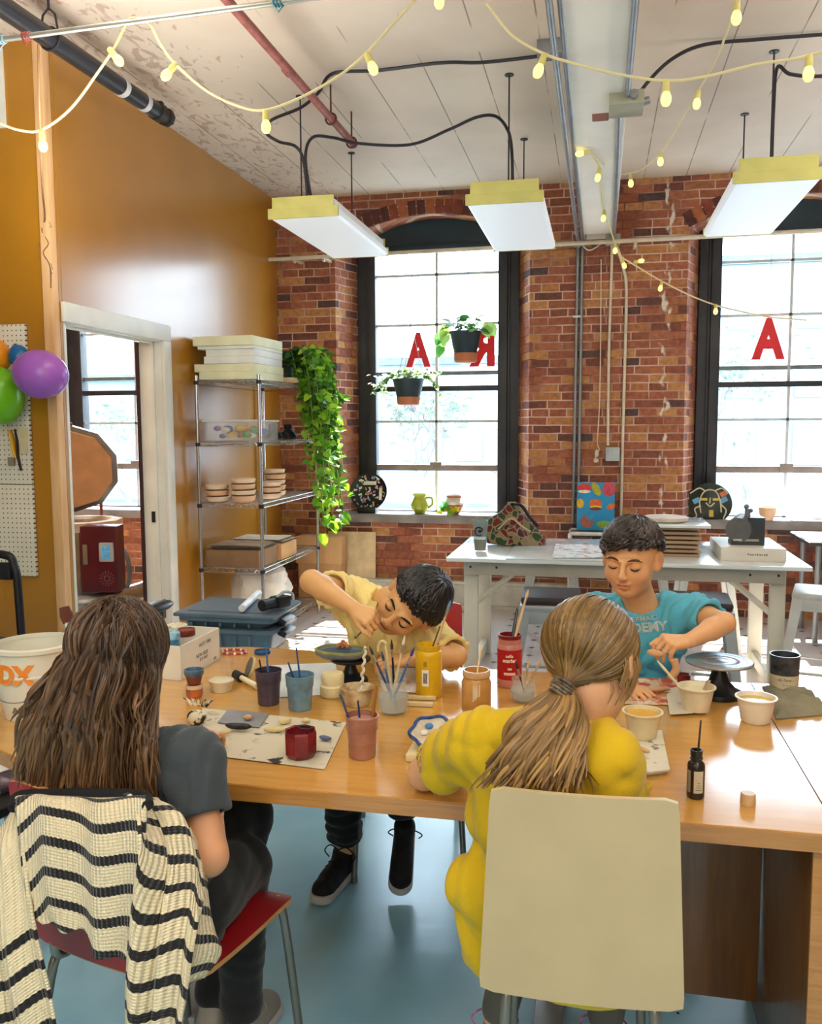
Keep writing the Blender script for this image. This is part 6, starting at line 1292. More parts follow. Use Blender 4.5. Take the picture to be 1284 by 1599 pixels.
# yellow paint bottle
c, s_ = foot(670, 1086); r_ = 20.5*s_; h = 82*s_; t = thing('paint_bottle', 'tall yellow paint bottle with a barcode label', 'bottle', c)
YB_ = mat('yellow_paint_plastic', '#e0b41c', rough=0.3, var=0.05)
mb = MB(); mb.lathe([(r_*0.92, 0), (r_, 0.004), (r_, h*0.80), (r_*0.96, h*0.86), (r_*0.85, h*0.89), (r_*0.88, h*0.91), (r_*0.88, h), (r_*0.78, h), (r_*0.76, h*0.9), (0, h*0.82)], c, None, 36); obj('bottle_body', mb, YB_, t)
mb = MB(); an = math.atan2(-c.y, -c.x)-0.28
def patch(mb, c, rad, a0, w_, z0, z1, n=8):
    P = [[c+Vector((math.cos(a0+(k/n-0.5)*w_/rad)*rad, math.sin(a0+(k/n-0.5)*w_/rad)*rad, z)) for z in (z0, z1)] for k in range(n+1)]; mb.grid(P)
patch(mb, c, r_*1.012, an, 0.020, h*0.25, h*0.56); obj('label', mb, mat('white_label', '#ece6d6', rough=0.5, var=0), t)
mb = MB()
for k in range(9): patch(mb, c, r_*1.02, an+(k-4)*0.0013/r_, 0.0007 if k % 2 else 0.0009, h*0.30, h*0.50, 1)
obj('barcode', mb, BLKP2, t)
mb = MB(); patch(mb, c, r_*1.012, an, 0.010, h*0.62, h*0.72); obj('stamp', mb, mat('amber_stamp', '#b58a14', rough=0.5), t)
brush(c+Vector((0.006, 0.004, h*0.80)), W(688, 962, c.y+0.03)+Vector((0, 0, -0.03)), '#26262c', r=0.004, label='short dark brush in the yellow bottle, under the hair of the leaning child', tip=False)
a, b_ = c+Vector((0.010, 0.005, h*0.80)), W(696, 962, c.y+0.0); t = brush(a, b_, '#d9b98c', r=0.0042, tipc='#6f97b4', label='long brush with a blue stained tip in the yellow bottle')
# golden brown jar
c, s_ = foot(744, 1110); r_ = 23*s_; h = 66*s_; t = thing('mason_jar', 'mason jar of golden brown paint with drips', 'jar', c); GB = mat('golden_brown_paint', '#ae7d3c', rough=0.25, var=0.12, vscale=18, color2='#c99a58')
mb = MB(); mb.lathe([(r_*0.9, 0), (r_, 0.006), (r_, h*0.70), (r_*0.88, h*0.80), (r_*0.84, h*0.82), (r_*0.90, h*0.84), (r_*0.90, h), (r_*0.80, h), (r_*0.80, h*0.84), (0, h*0.80)], c, None, 34); obj('jar_body', mb, GB, t)
mb = MB(); mb.lathe([(r_*0.90, h*0.84), (r_*0.94, h*0.86), (r_*0.94, h*0.97), (r_*0.90, h)], c, None, 34, False, False); obj('threaded_neck', mb, mat('pale_brown_glass', '#d6b483', rough=0.2), t)
mb = MB()
for k in range(5): a0 = math.atan2(-c.y, -c.x)+0.15+0.12*k-0.4; mb.tube(bez([c+Vector((math.cos(a0+0.05*math.sin(3*z+k))*r_*1.0, math.sin(a0+0.05*math.sin(3*z+k))*r_*1.0, h*z)) for z in (0.72, 0.6, 0.45, 0.33+0.04*k)], 4), 0.0022, 6)
obj('drip', mb, mat('pale_drip', '#ecd9b8', rough=0.25), t)
brush(c+Vector((0.0, 0.004, h*0.8)), W(752, 1005, c.y+0.06), '#dcc08c', r=0.0026, label='thin pale stick leaning in the golden brown mason jar', tip=False)
# red paint jar
c, s_ = foot(796, 1070); r_ = 19.5*s_; h = 81*s_; t = thing('paint_jar', 'tall jar of deep red paint with cream printing', 'jar', c); RJ = mat('red_paint_jar', '#b01c26', rough=0.25, var=0.04); PK = mat('pinkish_jar', '#c98279', rough=0.25)
mb = MB(); mb.lathe([(r_*0.92, 0), (r_, 0.004), (r_, h*0.16), (r_, h*0.165)], c, None, 36, True, False); obj('jar_base', mb, PK, t)
mb = MB(); mb.lathe([(r_*1.005, h*0.16), (r_*1.005, h*0.74)], c, None, 36, False, False); obj('red_label', mb, RJ, t)
mb = MB(); mb.lathe([(r_, h*0.74), (r_*0.97, h*0.80), (r_*0.90, h*0.83), (r_*0.92, h*0.85), (r_*0.92, h), (r_*0.84, h), (r_*0.82, h*0.85), (0, h*0.78)], c, None, 36, False); obj('neck', mb, PK, t)
mb = MB(); mb.lathe([(r_*0.925, h*0.93), (r_*0.93, h*1.003), (r_*0.83, h*1.003), (r_*0.8, h*0.9)], c, None, 36, False, False); obj('painted_lip', mb, mat('dark_red_paint', '#7d1620', rough=0.3), t)
CI = mat('cream_print', '#e9c9b0', rough=0.5, var=0); wrap_text('sella', 0.0125, h*0.63, -0.02, r_*1.012, CI, t, 0.0003, face=c); wrap_text('scarlet', 0.0145, h*0.54, -0.02, r_*1.012, CI, t, 0.0006, face=c)
mb = MB(); an = math.atan2(-c.y, -c.x); patch(mb, c, r_*1.015, an, 0.034, h*0.26, h*0.31); patch(mb, c, r_*1.015, an, 0.012, h*0.36, h*0.40); obj('cream_band', mb, CI, t)
brush(c+Vector((0.008, 0.0, h*0.78)), W(819, 928, c.y+0.06)+Vector((0, 0, -0.03)), '#d0b080', r=0.0045, tipc='#cfae84', label='wooden brush standing tall in the red paint jar'); brush(c+Vector((0.004, 0.0, h*0.78)), W(808, 950, c.y+0.05), '#26242a', r=0.005, label='black brush handle in the red paint jar', tip=False)
c, r_, h = glass_jar(817, 1094, 42, 36, 'low glass jar with three brushes just behind the blonde child')
for k, (x, y) in enumerate(((812, 1048), (822, 1046), (834, 1044))): brush(c+Vector((0.008*math.cos(k*2), 0.008*math.sin(k*2), 0.008)), W(x, y+8, c.y), ['#2c2624', '#caa26c', '#b98d5a'][k], r=0.0032, tipc=['#2c2624', '#d8b98a', '#c9a06c'][k], label='%s brush in the low glass jar' % ['dark', 'pale middle', 'tan rightmost'][k], grp='brushes in the low glass jar')
# papers on the table
NEWS = print_mat('newsprint', '#d8d2be', ['#bdb6a4', '#6d6a66'], 16, 0.6); PAINTP = print_mat('stained_paper', '#cdc6b0', ['#b5ac94', '#2b2a2c'], 13, 0.62)
sheet([T(316, 1108), T(541, 1130), T(507, 1203), T(318, 1180)], Z0, PAINTP, 'paint spattered paper mat before the long haired child, under the dark red cup', wav=0.003)
sheet([T(356, 1112), T(420, 1118), T(405, 1140), T(340, 1132)], Z0+0.0045, mat('grey_sheet', '#8b8d94', rough=0.6), 'grey sheet lying on the far part of the spattered paper mat', wav=0.002)
sheet([T(424, 1040), T(524, 1036), T(533, 1085), T(432, 1090)], Z0, mat('pale_blue_paper', '#d3dde0', rough=0.5), 'pale blue paper under the cups and clay jar', wav=0.002)
sheet([T(584, 1043), T(683, 1045), T(684, 1085), T(600, 1080)], Z0, print_mat('pink_page', '#e3dcd6', ['#d0a8a4', '#b9c6cc'], 14, 0.58), 'printed page under the arm of the leaning child', wav=0.002)
sheet([T(965, 1062), T(1068, 1060), T(1092, 1104), T(960, 1100)], Z0, print_mat('orange_print', '#e0d3bd', ['#d08a4a', '#b8503c', '#c9b49a'], 14, 0.5), 'newspaper with an orange and red picture before the child in blue', wav=0.003)
sheet([T(1040, 1080), T(1066, 1078), T(1082, 1118), T(1046, 1120)], Z0+0.0045, NEWS, 'newsprint flap under the white bowl with a brush', wav=0.003)
c = T(1005, 1188); A_, B_, C__, D_ = T(955, 1152), T(1028, 1146), T(1040, 1208), T(950, 1220)
for k in range(3): sheet([p+Vector((0.004*k, -0.003*k, 0)) for p in (A_, B_, C__, D_)], Z0+0.0042*k, NEWS, '%s newspaper section of the pile under the yellow bowl' % ['lowest', 'middle', 'topmost'][k], wav=0.0, th=0.0038, group='newspapers under the yellow bowl')
ZN = Z0+0.0128
# dark red faceted cup
c, s_ = foot(470, 1180, Z0+0.004); r_ = 26*s_; h = 42*s_; t = thing('faceted_cup', 'dark red eight sided cup wet with paint on the paper mat', 'cup', c); DR = mat('dark_red_glaze', '#5e1420', rough=0.2, var=0.2, vscale=30, color2='#8a2a30')
mb = MB(); mb.lathe([(r_*0.80, 0), (r_*0.98, 0.010), (r_*1.0, h*0.92), (r_*0.95, h), (r_*0.86, h*0.95), (r_*0.8, h*0.3), (0, h*0.28)], c, None, 8); obj('body', mb, DR, t, angle=20)
mb = MB(); hd = c+Vector((0.01, 0.004, h*1.0)); mb.tube([hd+Vector((0.016*math.cos(a), 0.012*math.sin(a), 0.004)) for a in np.linspace(0, 2*PI, 17)[:-1]], 0.002, 6, True); obj('wire_loop', mb, mat('dark_wire', '#241618'), t)
# bits of clay
def lump(p, sz, m, label, seed, rz=0.0, grp=None, name='clay_piece', tilt=0):
    nz = pillow_noise(seed, 7, 1.0, 2.2); mb = MB(); mb.ball((0, 0, 0), 1, None, 22, 14); M = Matrix.Rotation(rz, 3, 'Z') @ Matrix.Rotation(tilt, 3, 'Y')
    vs = []
    for v in mb.v: d = Vector(v); k = 1+0.22*nz(*d); vs.append(tuple(Vector(p)+M @ Vector((d.x*sz[0]*k, d.y*sz[1]*k, d.z*sz[2]*k))))
    zmin = min(v[2] for v in vs); mb.v = [(v[0], v[1], v[2]-zmin+p.z) for v in vs]; return solo(name, mb, m, label, 'clay', grp, angle=60)
def marbled(key, a, b_, sc): 
    mt = mat(key, a, rough=0.4, var=0.0, color2=b_, vscale=sc); rp = [n for n in mt.node_tree.nodes if n.type == 'VALTORGB'][0]; rp.color_ramp.elements[0].position = 0.48; rp.color_ramp.elements[1].position = 0.54; return mt
ZM = Z0+0.0046
lump(T(308, 1134, ZM), (0.024, 0.018, 0.020), marbled('black_white_clay', '#26241f', '#d8d0b6', 45), 'black and white clay figure in front of the long haired child', 3, 0.4); 
mb = MB(); q = T(310, 1118, ZM); 
for k in range(5): a = q+Vector((0.010*k-0.02, 0.004, 0.026)); mb.tube([a, a+Vector((0.006*(k-2), 0, 0.014)), a+Vector((0.012*(k-2), 0, 0.020))], [0.005, 0.004, 0.001], 6)
solo('clay_spikes', mb, MATS['black_white_clay'], 'spiky black tuft on top of the black and white clay figure', 'clay')
lump(T(372, 1139, ZM+0.003), (0.034, 0.010, 0.009), marbled('black_clay', '#1d1c1e', '#2e2d31', 30), 'long black clay roll lying on the grey sheet', 8, 0.05); lump(T(350, 1147, ZM+0.003), (0.018, 0.006, 0.006), mat('pale_clay', '#d9c78f', rough=0.6), 'small pale clay stub left of the black clay roll', 4, 0.4)
lump(T(388, 1124, ZM+0.003), (0.012, 0.009, 0.007), mat('peach_clay', '#d3a57c', rough=0.6), 'little peach clay knob behind the black clay roll', 5); lump(T(430, 1143, ZM), (0.028, 0.008, 0.007), mat('pale_clay', '#d9c78f'), 'pale bone shaped clay bit left of the dark red cup', 6, 0.25); lump(T(446, 1130, ZM), (0.016, 0.008, 0.008), mat('pale_clay', '#d9c78f'), 'pale clay crumb behind the dark red cup', 7, 0.7); lump(T(508, 1156, ZM), (0.018, 0.008, 0.006), mat('blue_clay', '#55698a', rough=0.5), 'bluish clay scrap right of the dark red cup', 9, -0.3); lump(T(478, 1128, ZM), (0.012, 0.007, 0.006), mat('pale_clay', '#d9c78f'), 'tiny pale clay scrap at the far edge of the paper mat', 10)
# blue and cream decorated plate on a wooden block
c = T(652, 1186, Z0); mb = MB(); mb.span(c+Vector((-0.024, -0.02, 0)), c+Vector((0.09, 0.11, 0.018)), 0.004); solo('wooden_block', mb, mat('pale_block', '#e0cfa0', rough=0.6), 'pale wooden block under the blue rimmed plate', 'block')
pc = T(676, 1148, Z0+0.045); t = thing('painted_plate', 'plate with a wavy blue rim and yellow flowers, beside the blonde child', 'plate', pc); M = Matrix.Rotation(R(24), 3, 'X')
mb = MB(); n = 40; P = []
for r_, z in ((0.0, 0.004), (0.028, 0.004), (0.046, 0.010), (0.052, 0.013), (0.050, 0.008), (0.03, -0.003), (0.0, -0.003)): P.append([pc+M @ Vector((r_*math.cos(2*PI*k/n)*(1+0.07*math.sin(6*2*PI*k/n)), r_*0.95*math.sin(2*PI*k/n)*(1+0.07*math.sin(6*2*PI*k/n)), z)) for k in range(n+1)])
mb.grid(P); obj('plate_body', mb, mat('cream_plate', '#d5cbb8', rough=0.3, var=0.1, vscale=40, color2='#b8a88e'), t, angle=60)
mb = MB(); mb.tube([pc+M @ Vector((0.051*math.cos(2*PI*k/n)*(1+0.07*math.sin(6*2*PI*k/n)), 0.0485*math.sin(2*PI*k/n)*(1+0.07*math.sin(6*2*PI*k/n)), 0.013)) for k in range(n)], 0.0042, 6, True); obj('blue_rim', mb, mat('cobalt_rim', '#2f558f', rough=0.25, var=0.15, vscale=60), t)
for x, y, col in ((0.01, 0.005, '#d9a52c'), (0.022, 0.018, '#e0b440'), (0.016, -0.012, '#4d6b3a'), (-0.02, 0.0, '#e6dfd0'), (-0.012, 0.022, '#3f86c4'), (0.0, -0.024, '#d8c9a6')):
    mb = MB(); mb.ball(pc+M @ Vector((x, y, 0.007)), (0.010, 0.009, 0.0045), M, 12, 8); obj('relief_flower', mb, mat('flower'+col[1:], col, rough=0.4), t)
for k, (x, y, lab) in enumerate(((646, 1098, 'nearer pale wooden stick left of the yellow bottle'), (650, 1090, 'farther pale wooden stick left of the yellow bottle'))):
    a = T(x-16, y, Z0+0.006+0.0*k); mb = MB(); mb.box(a+Vector((0.035, 0.012*k, 0.0)), (0.095, 0.011, 0.011), R(4+3*k), 0.002); solo('wood_stick', mb, mat('pale_block', '#e0cfa0'), lab, 'stick')
# tray and its turntable in front of the leaning child
def turntable(c, hh, rbase, rtop, name_l, top_m, with_top=True):
    t = thing('banding_wheel', name_l, 'turntable', c); BK = mat('black_cast_iron', '#15191d', rough=0.35, var=0.05)
    mb = MB(); mb.lathe([(rbase*0.98, 0), (rbase, 0.006), (rbase*0.97, 0.014), (rbase*0.72, 0.022), (rbase*0.42, hh*0.45), (rbase*0.30, hh*0.72), (rbase*0.26, hh-0.012), (0, hh-0.012)], c, None, 40); obj('base', mb, BK, t)
    mb = MB(); mb.cyl(c+Vector((0, 0, hh-0.014)), c+Vector((0, 0, hh-0.002)), rbase*0.2, seg=20); obj('spindle', mb, GALV, t)
    mb = MB(); mb.lathe([(0, hh-0.004), (rtop*0.97, hh-0.004), (rtop, hh-0.001), (rtop, hh+0.002), (rtop*0.96, hh+0.004)]+[(rtop*f, hh+0.004-(0.0008 if i % 2 else 0)) for i, f in enumerate((0.82, 0.81, 0.79, 0.6, 0.59, 0.57, 0.35, 0.34, 0.32))]+[(0, hh+0.004)], c, None, 48); obj('wheel_head', mb, top_m, t)
    return t
tt = T(548, 1066, Z0); turntable(tt, 0.072, 0.052, 0.06, 'dark turntable holding the painted tray of the leaning child', BLKP2)
tc_ = W(533, 1004, tt.y-0.005); tc_.z = tt.z+0.0765; tcx = tc_.x
t = thing('clay_tray', 'oblong painted clay dish in green, blue and orange before the leaning child', 'dish', tc_); ex, ey, Mt = 0.078, 0.052, Matrix.Rotation(R(-6), 3, 'Z')
def ring(rs): return [[tc_+Mt @ Vector((ex*k_*math.copysign(abs(math.cos(a))**0.75, math.cos(a)), ey*k_*math.copysign(abs(math.sin(a))**0.75, math.sin(a)), z)) for a in np.linspace(0, 2*PI, 49)] for k_, z in rs]
mb = MB(); mb.grid(ring(((0.0, 0.0), (0.75, 0.0), (1.0, 0.012), (1.02, 0.022), (0.95, 0.024), (0.84, 0.014), (0.0, 0.012)))); obj('dish_body', mb, mat('grey_clay', '#7d7f82', rough=0.4, var=0.1, vscale=30), t, angle=60)
mb = MB(); mb.grid(ring(((1.025, 0.020), (1.03, 0.0255), (0.93, 0.0265), (0.92, 0.02)))); obj('green_rim', mb, mat('sage_glaze', '#9aa35a', rough=0.35, var=0.12, vscale=40), t, angle=60)
mb = MB(); mb.grid(ring(((0.0, 0.0155), (0.84, 0.0165)))); obj('blue_wash', mb, mat('blue_wash', '#5b82a8', rough=0.25, var=0.15, vscale=35, color2='#3f5f80'), t)
mb = MB(); q = tc_+Vector((-0.005, 0.035, 0.024)); mb.tube([q+Vector((-0.018, 0, 0)), q+Vector((0, 0, 0.012)), q+Vector((0.018, 0, 0))], 0.007, 8); mb.cyl(q, q+Vector((0, 0, 0.02)), 0.006); obj('orange_figure', mb, mat('orange_clay', '#d98a4a', rough=0.5), t)
# right-hand things
def tub(px, py, wpx, hpx, m, liquid, label, z=Z0, fill=0.75):
    c, s_ = foot(px, py, z); r_ = wpx*s_/2; h = hpx*s_*0.86; t = thing('plastic_bowl', label, 'bowl', c)
    mb = MB(); mb.lathe([(r_*0.64, 0), (r_*0.70, 0.004), (r_*0.90, h*0.93), (r_*1.0, h*0.95), (r_*1.0, h), (r_*0.90, h), (r_*0.86, h*0.9), (r_*0.64, 0.004), (0, 0.004)], c, None, 36); obj('bowl_body', mb, m, t)
    mb = MB(); mb.lathe([(r_*0.65, 0.0045), (r_*(0.64+0.22*fill), h*fill), (0, h*fill)], c, None, 30); obj('paint', mb, liquid, t)
    return c, r_, h
WP = mat('white_tub_plastic', '#e8e2d2', rough=0.3, var=0.02); YP_ = mat('yellow_paint', '#dca93a', rough=0.25, var=0.06)
c, r_, h = tub(1003, 1150, 63, 48, mat('cream_tub_plastic', '#e6d9b0', rough=0.3), YP_, 'plastic bowl brim full of yellow paint on the newspapers', ZN, 0.85)
c, r_, h = tub(1180, 1126, 63, 46, WP, mat('thin_yellow_paint', '#d3b254', rough=0.2, var=0.1), 'white bowl with a little yellow paint beside the grey rag', Z0, 0.84)
c, r_, h = tub(1087, 1108, 59, 44, mat('cream_white_tub', '#e3dcc0', rough=0.35), mat('cream_slip', '#ddd3b0', rough=0.3), 'cream bowl holding a flat wooden stick and a brush', Z0+0.006, 0.8)
bwl = c
a, b_ = c+Vector((0.008, 0, 0.02)), W(1108, 1062, c.y+0.02); mb = MB(); mb.tube([a, a.lerp(b_, .5), b_], [0.007, 0.0075, 0.006], 10, flat=0.4); solo('flat_stick', mb, mat('grey_wood_stick', '#b09272', rough=0.6), 'flat wooden stick standing in the cream bowl', 'stick')
tt2 = T(1122, 1086, Z0); turntable(tt2, 0.098, 0.066, 0.092, 'banding wheel with a grey metal disc and black cone base', mat('grey_wheel_metal', '#a9b4bd', rough=0.25, metal=0.6, var=0.06, vscale=14))
c, s_ = foot(1224, 1080); r_ = 22.5*s_; h = 60*s_; t = thing('glaze_jar', 'black streaked glaze jar with a cream label, right of the turntable', 'jar', c)
mb = MB(); mb.lathe([(r_*0.88, 0), (r_*0.92, 0.004), (r_*1.0, h*0.95), (r_*1.02, h), (r_*0.92, h), (r_*0.86, h*0.6), (0, h*0.6)], c, None, 34); obj('jar_body', mb, mat('black_streaked', '#22252a', rough=0.2, var=0.0, color2='#4c5057', vscale=25), t)
mb = MB(); an = math.atan2(-c.y, -c.x); P = [[c+Vector((math.cos(an+(k/16-0.5)*2.8)*(r_*(0.92+0.08*z)*1.015), math.sin(an+(k/16-0.5)*2.8)*(r_*(0.92+0.08*z)*1.015), h*z)) for z in (0.08, 0.5)] for k in range(17)]; mb.grid(P); obj('label', mb, mat('cream_label', '#cfc2a2', rough=0.6), t)
wrap_text('- de Amo -', 0.011, h*0.40, 0.05, r_*0.972, mat('grey_print', '#7b7868'), t, 0.0, face=c); wrap_text('~ ~ ~', 0.010, h*0.27, 0.2, r_*0.965, mat('grey_print', '#7b7868'), t, 0.0, face=c)
# rag
nz = pillow_noise(31, 8, 1.0, 32); A_, B_, C__, D_ = T(1190, 1072, Z0), T(1262, 1080, Z0), T(1300, 1116, Z0), T(1212, 1124, Z0); G = []
for i in range(31):
    row = []
    for j in range(25):
        u, v = i/30, j/24; p = A_.lerp(B_, u).lerp(D_.lerp(C__, u), v); e = min(1, 7*min(u, 1-u, v, 1-v)); row.append(p+Vector((0.004*nz(p.x*2, p.y, 1), 0.004*nz(p.y, p.x*2, 2), 0.002+e*(0.012+0.030*abs(nz(p.x*2.2, p.y*2.2, 0))**.8))))
    G.append(row)
mb = MB(); mb.grid(G); mb.grid([[Vector((p.x, p.y, max(Z0, p.z-0.002))) for p in r] for r in G][::-1]); solo('rag', mb, mat('olive_grey_rag', '#85806a', rough=0.9, var=0.06, bump=0.5, bscale=120), 'crumpled olive grey rag beside the black glaze jar', 'rag', angle=70)
# ink bottle with brush
c, s_ = foot(1086, 1244); r_ = 13.5*s_; h = 76*s_; t = thing('ink_bottle', 'small dark bottle with a pale label standing at the near right of the table', 'bottle', c); DKB = mat('dark_bottle', '#2a2420', rough=0.2, var=0.0)
mb = MB(); mb.lathe([(r_*0.92, 0), (r_, 0.003), (r_, h*0.66), (r_*0.92, h*0.72), (r_*0.72, h*0.755), (r_*0.64, h*0.77), (r_*0.64, h*0.80), (r_*0.74, h*0.81), (r_*0.74, h*0.84), (r_*0.64, h*0.85), (r_*0.70, h*0.90), (r_*0.70, h), (r_*0.55, h), (r_*0.5, h*0.8), (0, h*0.7)], c, None, 30); obj('bottle_body', mb, DKB, t)
mb = MB(); an = math.atan2(-c.y, -c.x); patch(mb, c, r_*1.02, an+0.35, 0.020, h*0.14, h*0.60, 10); obj('label', mb, mat('pale_label', '#cfc6ac', rough=0.6), t)
mb = MB(); patch(mb, c, r_*1.02, an-0.85, 0.010, h*0.14, h*0.60, 6); obj('side_label', mb, mat('grey_label', '#8f8a78', rough=0.6), t)
mb = MB(); 
for k in range(4): patch(mb, c, r_*1.03, an+0.35, 0.012-0.002*k, h*(0.20+0.05*k), h*(0.215+0.05*k), 4)
obj('label_print', mb, MATS['grey_print'], t)
brush(c+Vector((0.002, 0, h*0.75)), W(1095, 1124, c.y+0.005), '#4a3a30', r=0.0022, label='thin dark brush standing in the small dark bottle', tip=False)
c, s_ = foot(1168, 1256); mb = MB(); r_ = 11.5*s_; mb.lathe([(r_, 0), (r_*1.02, 0.003), (r_*0.98, 0.022), (r_*0.9, 0.024), (0, 0.024)], c, None, 28); solo('bottle_cap', mb, mat('amber_clear_cap', '#d9b27c', rough=0.2, alpha=0.85), 'translucent tan cap standing alone near the front right edge of the table', 'cap')
c, s_ = foot(946, 1138); mb = MB(); mb.lathe(cup_prof(0.036, 0.013, 0.016), c, None, 24); solo('slate_cup', mb, mat('slate_plastic_cup', '#5d6488', rough=0.3, alpha=0.95), 'little slate blue cup beside the cheek of the blonde child', 'cup')
lump(T(927, 1148, Z0), (0.03, 0.02, 0.014), mat('white_peach_clay', '#e6d2bd', rough=0.6), 'white and peach clay form half hidden by the blonde child', 12, 0.3); lump(T(1030, 1080, Z0+0.0045), (0.034, 0.008, 0.007), mat('peach_clay', '#d3a57c'), 'long peach clay coil on the orange picture', 13, 0.35); lump(T(975, 1092, Z0+0.005), (0.014, 0.012, 0.030), mat('cream_clay2', '#e2cf9a', rough=0.6), 'upright cream clay lump beside the head of the blonde child', 14); lump(T(1000, 1172, ZN), (0.026, 0.006, 0.005), mat('peach_clay', '#d3a57c'), 'thin peach clay strip on the newspapers', 15, -0.6)
c, s_ = foot(1068, 1066, Z0); mb = MB(); mb.lathe([(0.017, 0), (0.019, 0.008), (0.019, 0.026), (0.016, 0.027), (0.014, 0.02), (0, 0.02)], c, None, 20); solo('red_pot', mb, mat('brick_red_pot', '#8f2f26', rough=0.35), 'tiny brick red pot behind the cream bowl', 'pot')

# ================================================================== CHAIRS
RED = mat('red_chair_plastic', '#a31f24', rough=0.35, var=0.05); CHS = mat('chair_steel', '#8f8c84', rough=0.3, metal=0.8, var=0.04); PLYE = mat('plywood_edge', '#c99a5c', rough=0.6)
def chair(c, rz, label, shell, w=0.38, zb=(0.56, 0.86), seat_d=0.40, wb=None, edge=None, fx=0.045, sh=0.45, sup=0.0):
    """shell chair: seat panel, back panel, four steel legs; c = floor point under the seat centre, faces local +Y"""
    t = thing('chair', label, 'chair', c, 'chairs at the craft table'); M = Matrix.Rotation(rz, 3, 'Z'); L = lambda x, y, z: c+M @ Vector((x, y, z)); wt, wb_ = wb or (w, w)
    def panel(P, th, dirv):
        mb = MB(); n = len(P); mb.grid(P); mb.grid([[p+dirv*th for p in r] for r in P][::-1]); b = MB()
        ring_ = [r[0] for r in P]+P[-1][1:]+[r[-1] for r in P[::-1]][1:]+P[0][::-1][1:-1]; k = len(ring_)
        b.add(ring_+[p+dirv*th for p in ring_], [(i, (i+1) % k, k+(i+1) % k, k+i) for i in range(k)]); return mb, b
    def rr(u, v, W_, H_, r):   # rounded rectangle mapping of the unit square
        x, y = (u-0.5)*W_, (v-0.5)*H_; ax, ay = abs(x)-(W_/2-r), abs(y)-(H_/2-r)
        if ax > 0 and ay > 0:
            d = math.hypot(ax, ay)/max(ax, ay); x = math.copysign(W_/2-r+ax/d, x); y = math.copysign(H_/2-r+ay/d, y)
        return x, y
    N = 15; P = []
    for i in range(N):
        row = []
        for j in range(N): x, y = rr(i/(N-1), j/(N-1), w, seat_d, 0.05); yy = y/seat_d+0.5; row.append(L(x, y, sh+0.012*(2*abs(x)/w)**2-0.010*math.sin(PI*yy)-(0.02*max(0, (yy-0.8)/0.2)**2)+(0.015*max(0, (0.2-yy)/0.2))))
        P.append(row)
    a, b = panel(P, -0.011, Vector((0, 0, 1))); obj('seat', a, shell, t, angle=60); obj('seat_edge', b, edge or shell, t, angle=60)
    P = []; z0, z1 = zb
    for i in range(N):
        row = []
        for j in range(N): x, y = rr(i/(N-1), j/(N-1), 1.0, z1-z0, 0.022); v = (y/(z1-z0)+0.5); ww = wb_+(wt-wb_)*v; row.append(L(x*ww, -seat_d/2-0.01-0.05*v-0.012*math.cos(PI*x)+0.012, z0+(z1-z0)*v))
        P.append(row)
    a, b = panel(P, 0.011, M @ Vector((0, 1, 0))); obj('backrest', a, shell, t, angle=60); obj('back_edge', b, edge or shell, t, angle=60)
    for s in (-1, 1):
        x = s*(w/2-fx)
        mb = MB(); mb.tube(bez([L(x, 0.0, sh-0.022), L(x, seat_d/2-0.05, sh-0.022), L(x*1.05, seat_d/2-0.015, sh-0.05), L(x*1.18, seat_d/2+0.03, 0.012)], 6), 0.0105, 10); mb.cyl(L(x*1.18, seat_d/2+0.03, 0), L(x*1.18, seat_d/2+0.03, 0.02), 0.013); obj('front_leg', mb, CHS, t)
        mb = MB(); mb.tube(bez([L(x, 0.02, sh-0.022), L(x, -seat_d/2+0.05, sh-0.022), L(x*1.05, -seat_d/2+0.0, sh-0.06), L(x*1.18, -seat_d/2-0.06, 0.012)], 6), 0.0105, 10); mb.cyl(L(x*1.18, -seat_d/2-0.06, 0), L(x*1.18, -seat_d/2-0.06, 0.02), 0.013); obj('rear_leg', mb, CHS, t)
        mb = MB(); mb.tube(bez([L(x, -seat_d/2+0.06, sh-0.024), L(x, -seat_d/2+0.012+sup, sh-0.012), L(x, -seat_d/2+0.006+sup, sh+0.05), L(x, -seat_d/2-0.004+sup, z0+0.08)], 6), 0.010, 10); obj('back_support', mb, CHS, t)
    mb = MB(); mb.tube([L(-w/2+0.045, 0.02, sh-0.024), L(w/2-0.045, 0.02, sh-0.024)], 0.009, 8); obj('cross_bar', mb, CHS, t)
    return t
S1, S2 = XP(470, 1390, T(470, 1390, 0.455).x), T(285, 1553, 0.455); S1 = T(470, 1390, 0.455); rz1 = -math.atan2((S1-S2).x, (S1-S2).y)
mid = (S1+S2)/2; M1 = Matrix.Rotation(rz1, 3, 'Z'); cc = mid+M1 @ Vector((-0.19, 0, 0)); cc.z = 0; RC, RRZ = cc, rz1
chair(cc, rz1, 'red shell chair at lower left with a striped cardigan over its back', RED, edge=PLYE, zb=(0.465, 0.82))
WC_ = Vector((-0.012, 1.42, 0)); wt_ = (W(763, 1240, 1.42)-W(1060, 1252, 1.42)).length; wbm = (W(745, 1556, 1.46)-W(1060, 1588, 1.46)).length
ctr = (W(763, 1240, 1.42)+W(1060, 1252, 1.42))/2; zt_, zb_ = ctr.z+0.004, (W(745, 1556, 1.46).z+W(1060, 1588, 1.46).z)/2
chair(Vector((ctr.x-0.004, 1.42+0.255, 0)), R(1.5), 'white shell chair in the foreground under the blonde child', mat('white_chair_shell', '#cdb890', rough=0.4, var=0.02), w=wt_, wb=(wt_, wbm*1.03), zb=(zb_, zt_), fx=0.03, sh=0.515, sup=0.035)
chair(Vector((W(690, 990, 3.03).x-0.10, 2.93, 0)), PI+R(12), 'red shell chair behind the table under the leaning child', RED, w=0.40, zb=(0.54, 0.84))
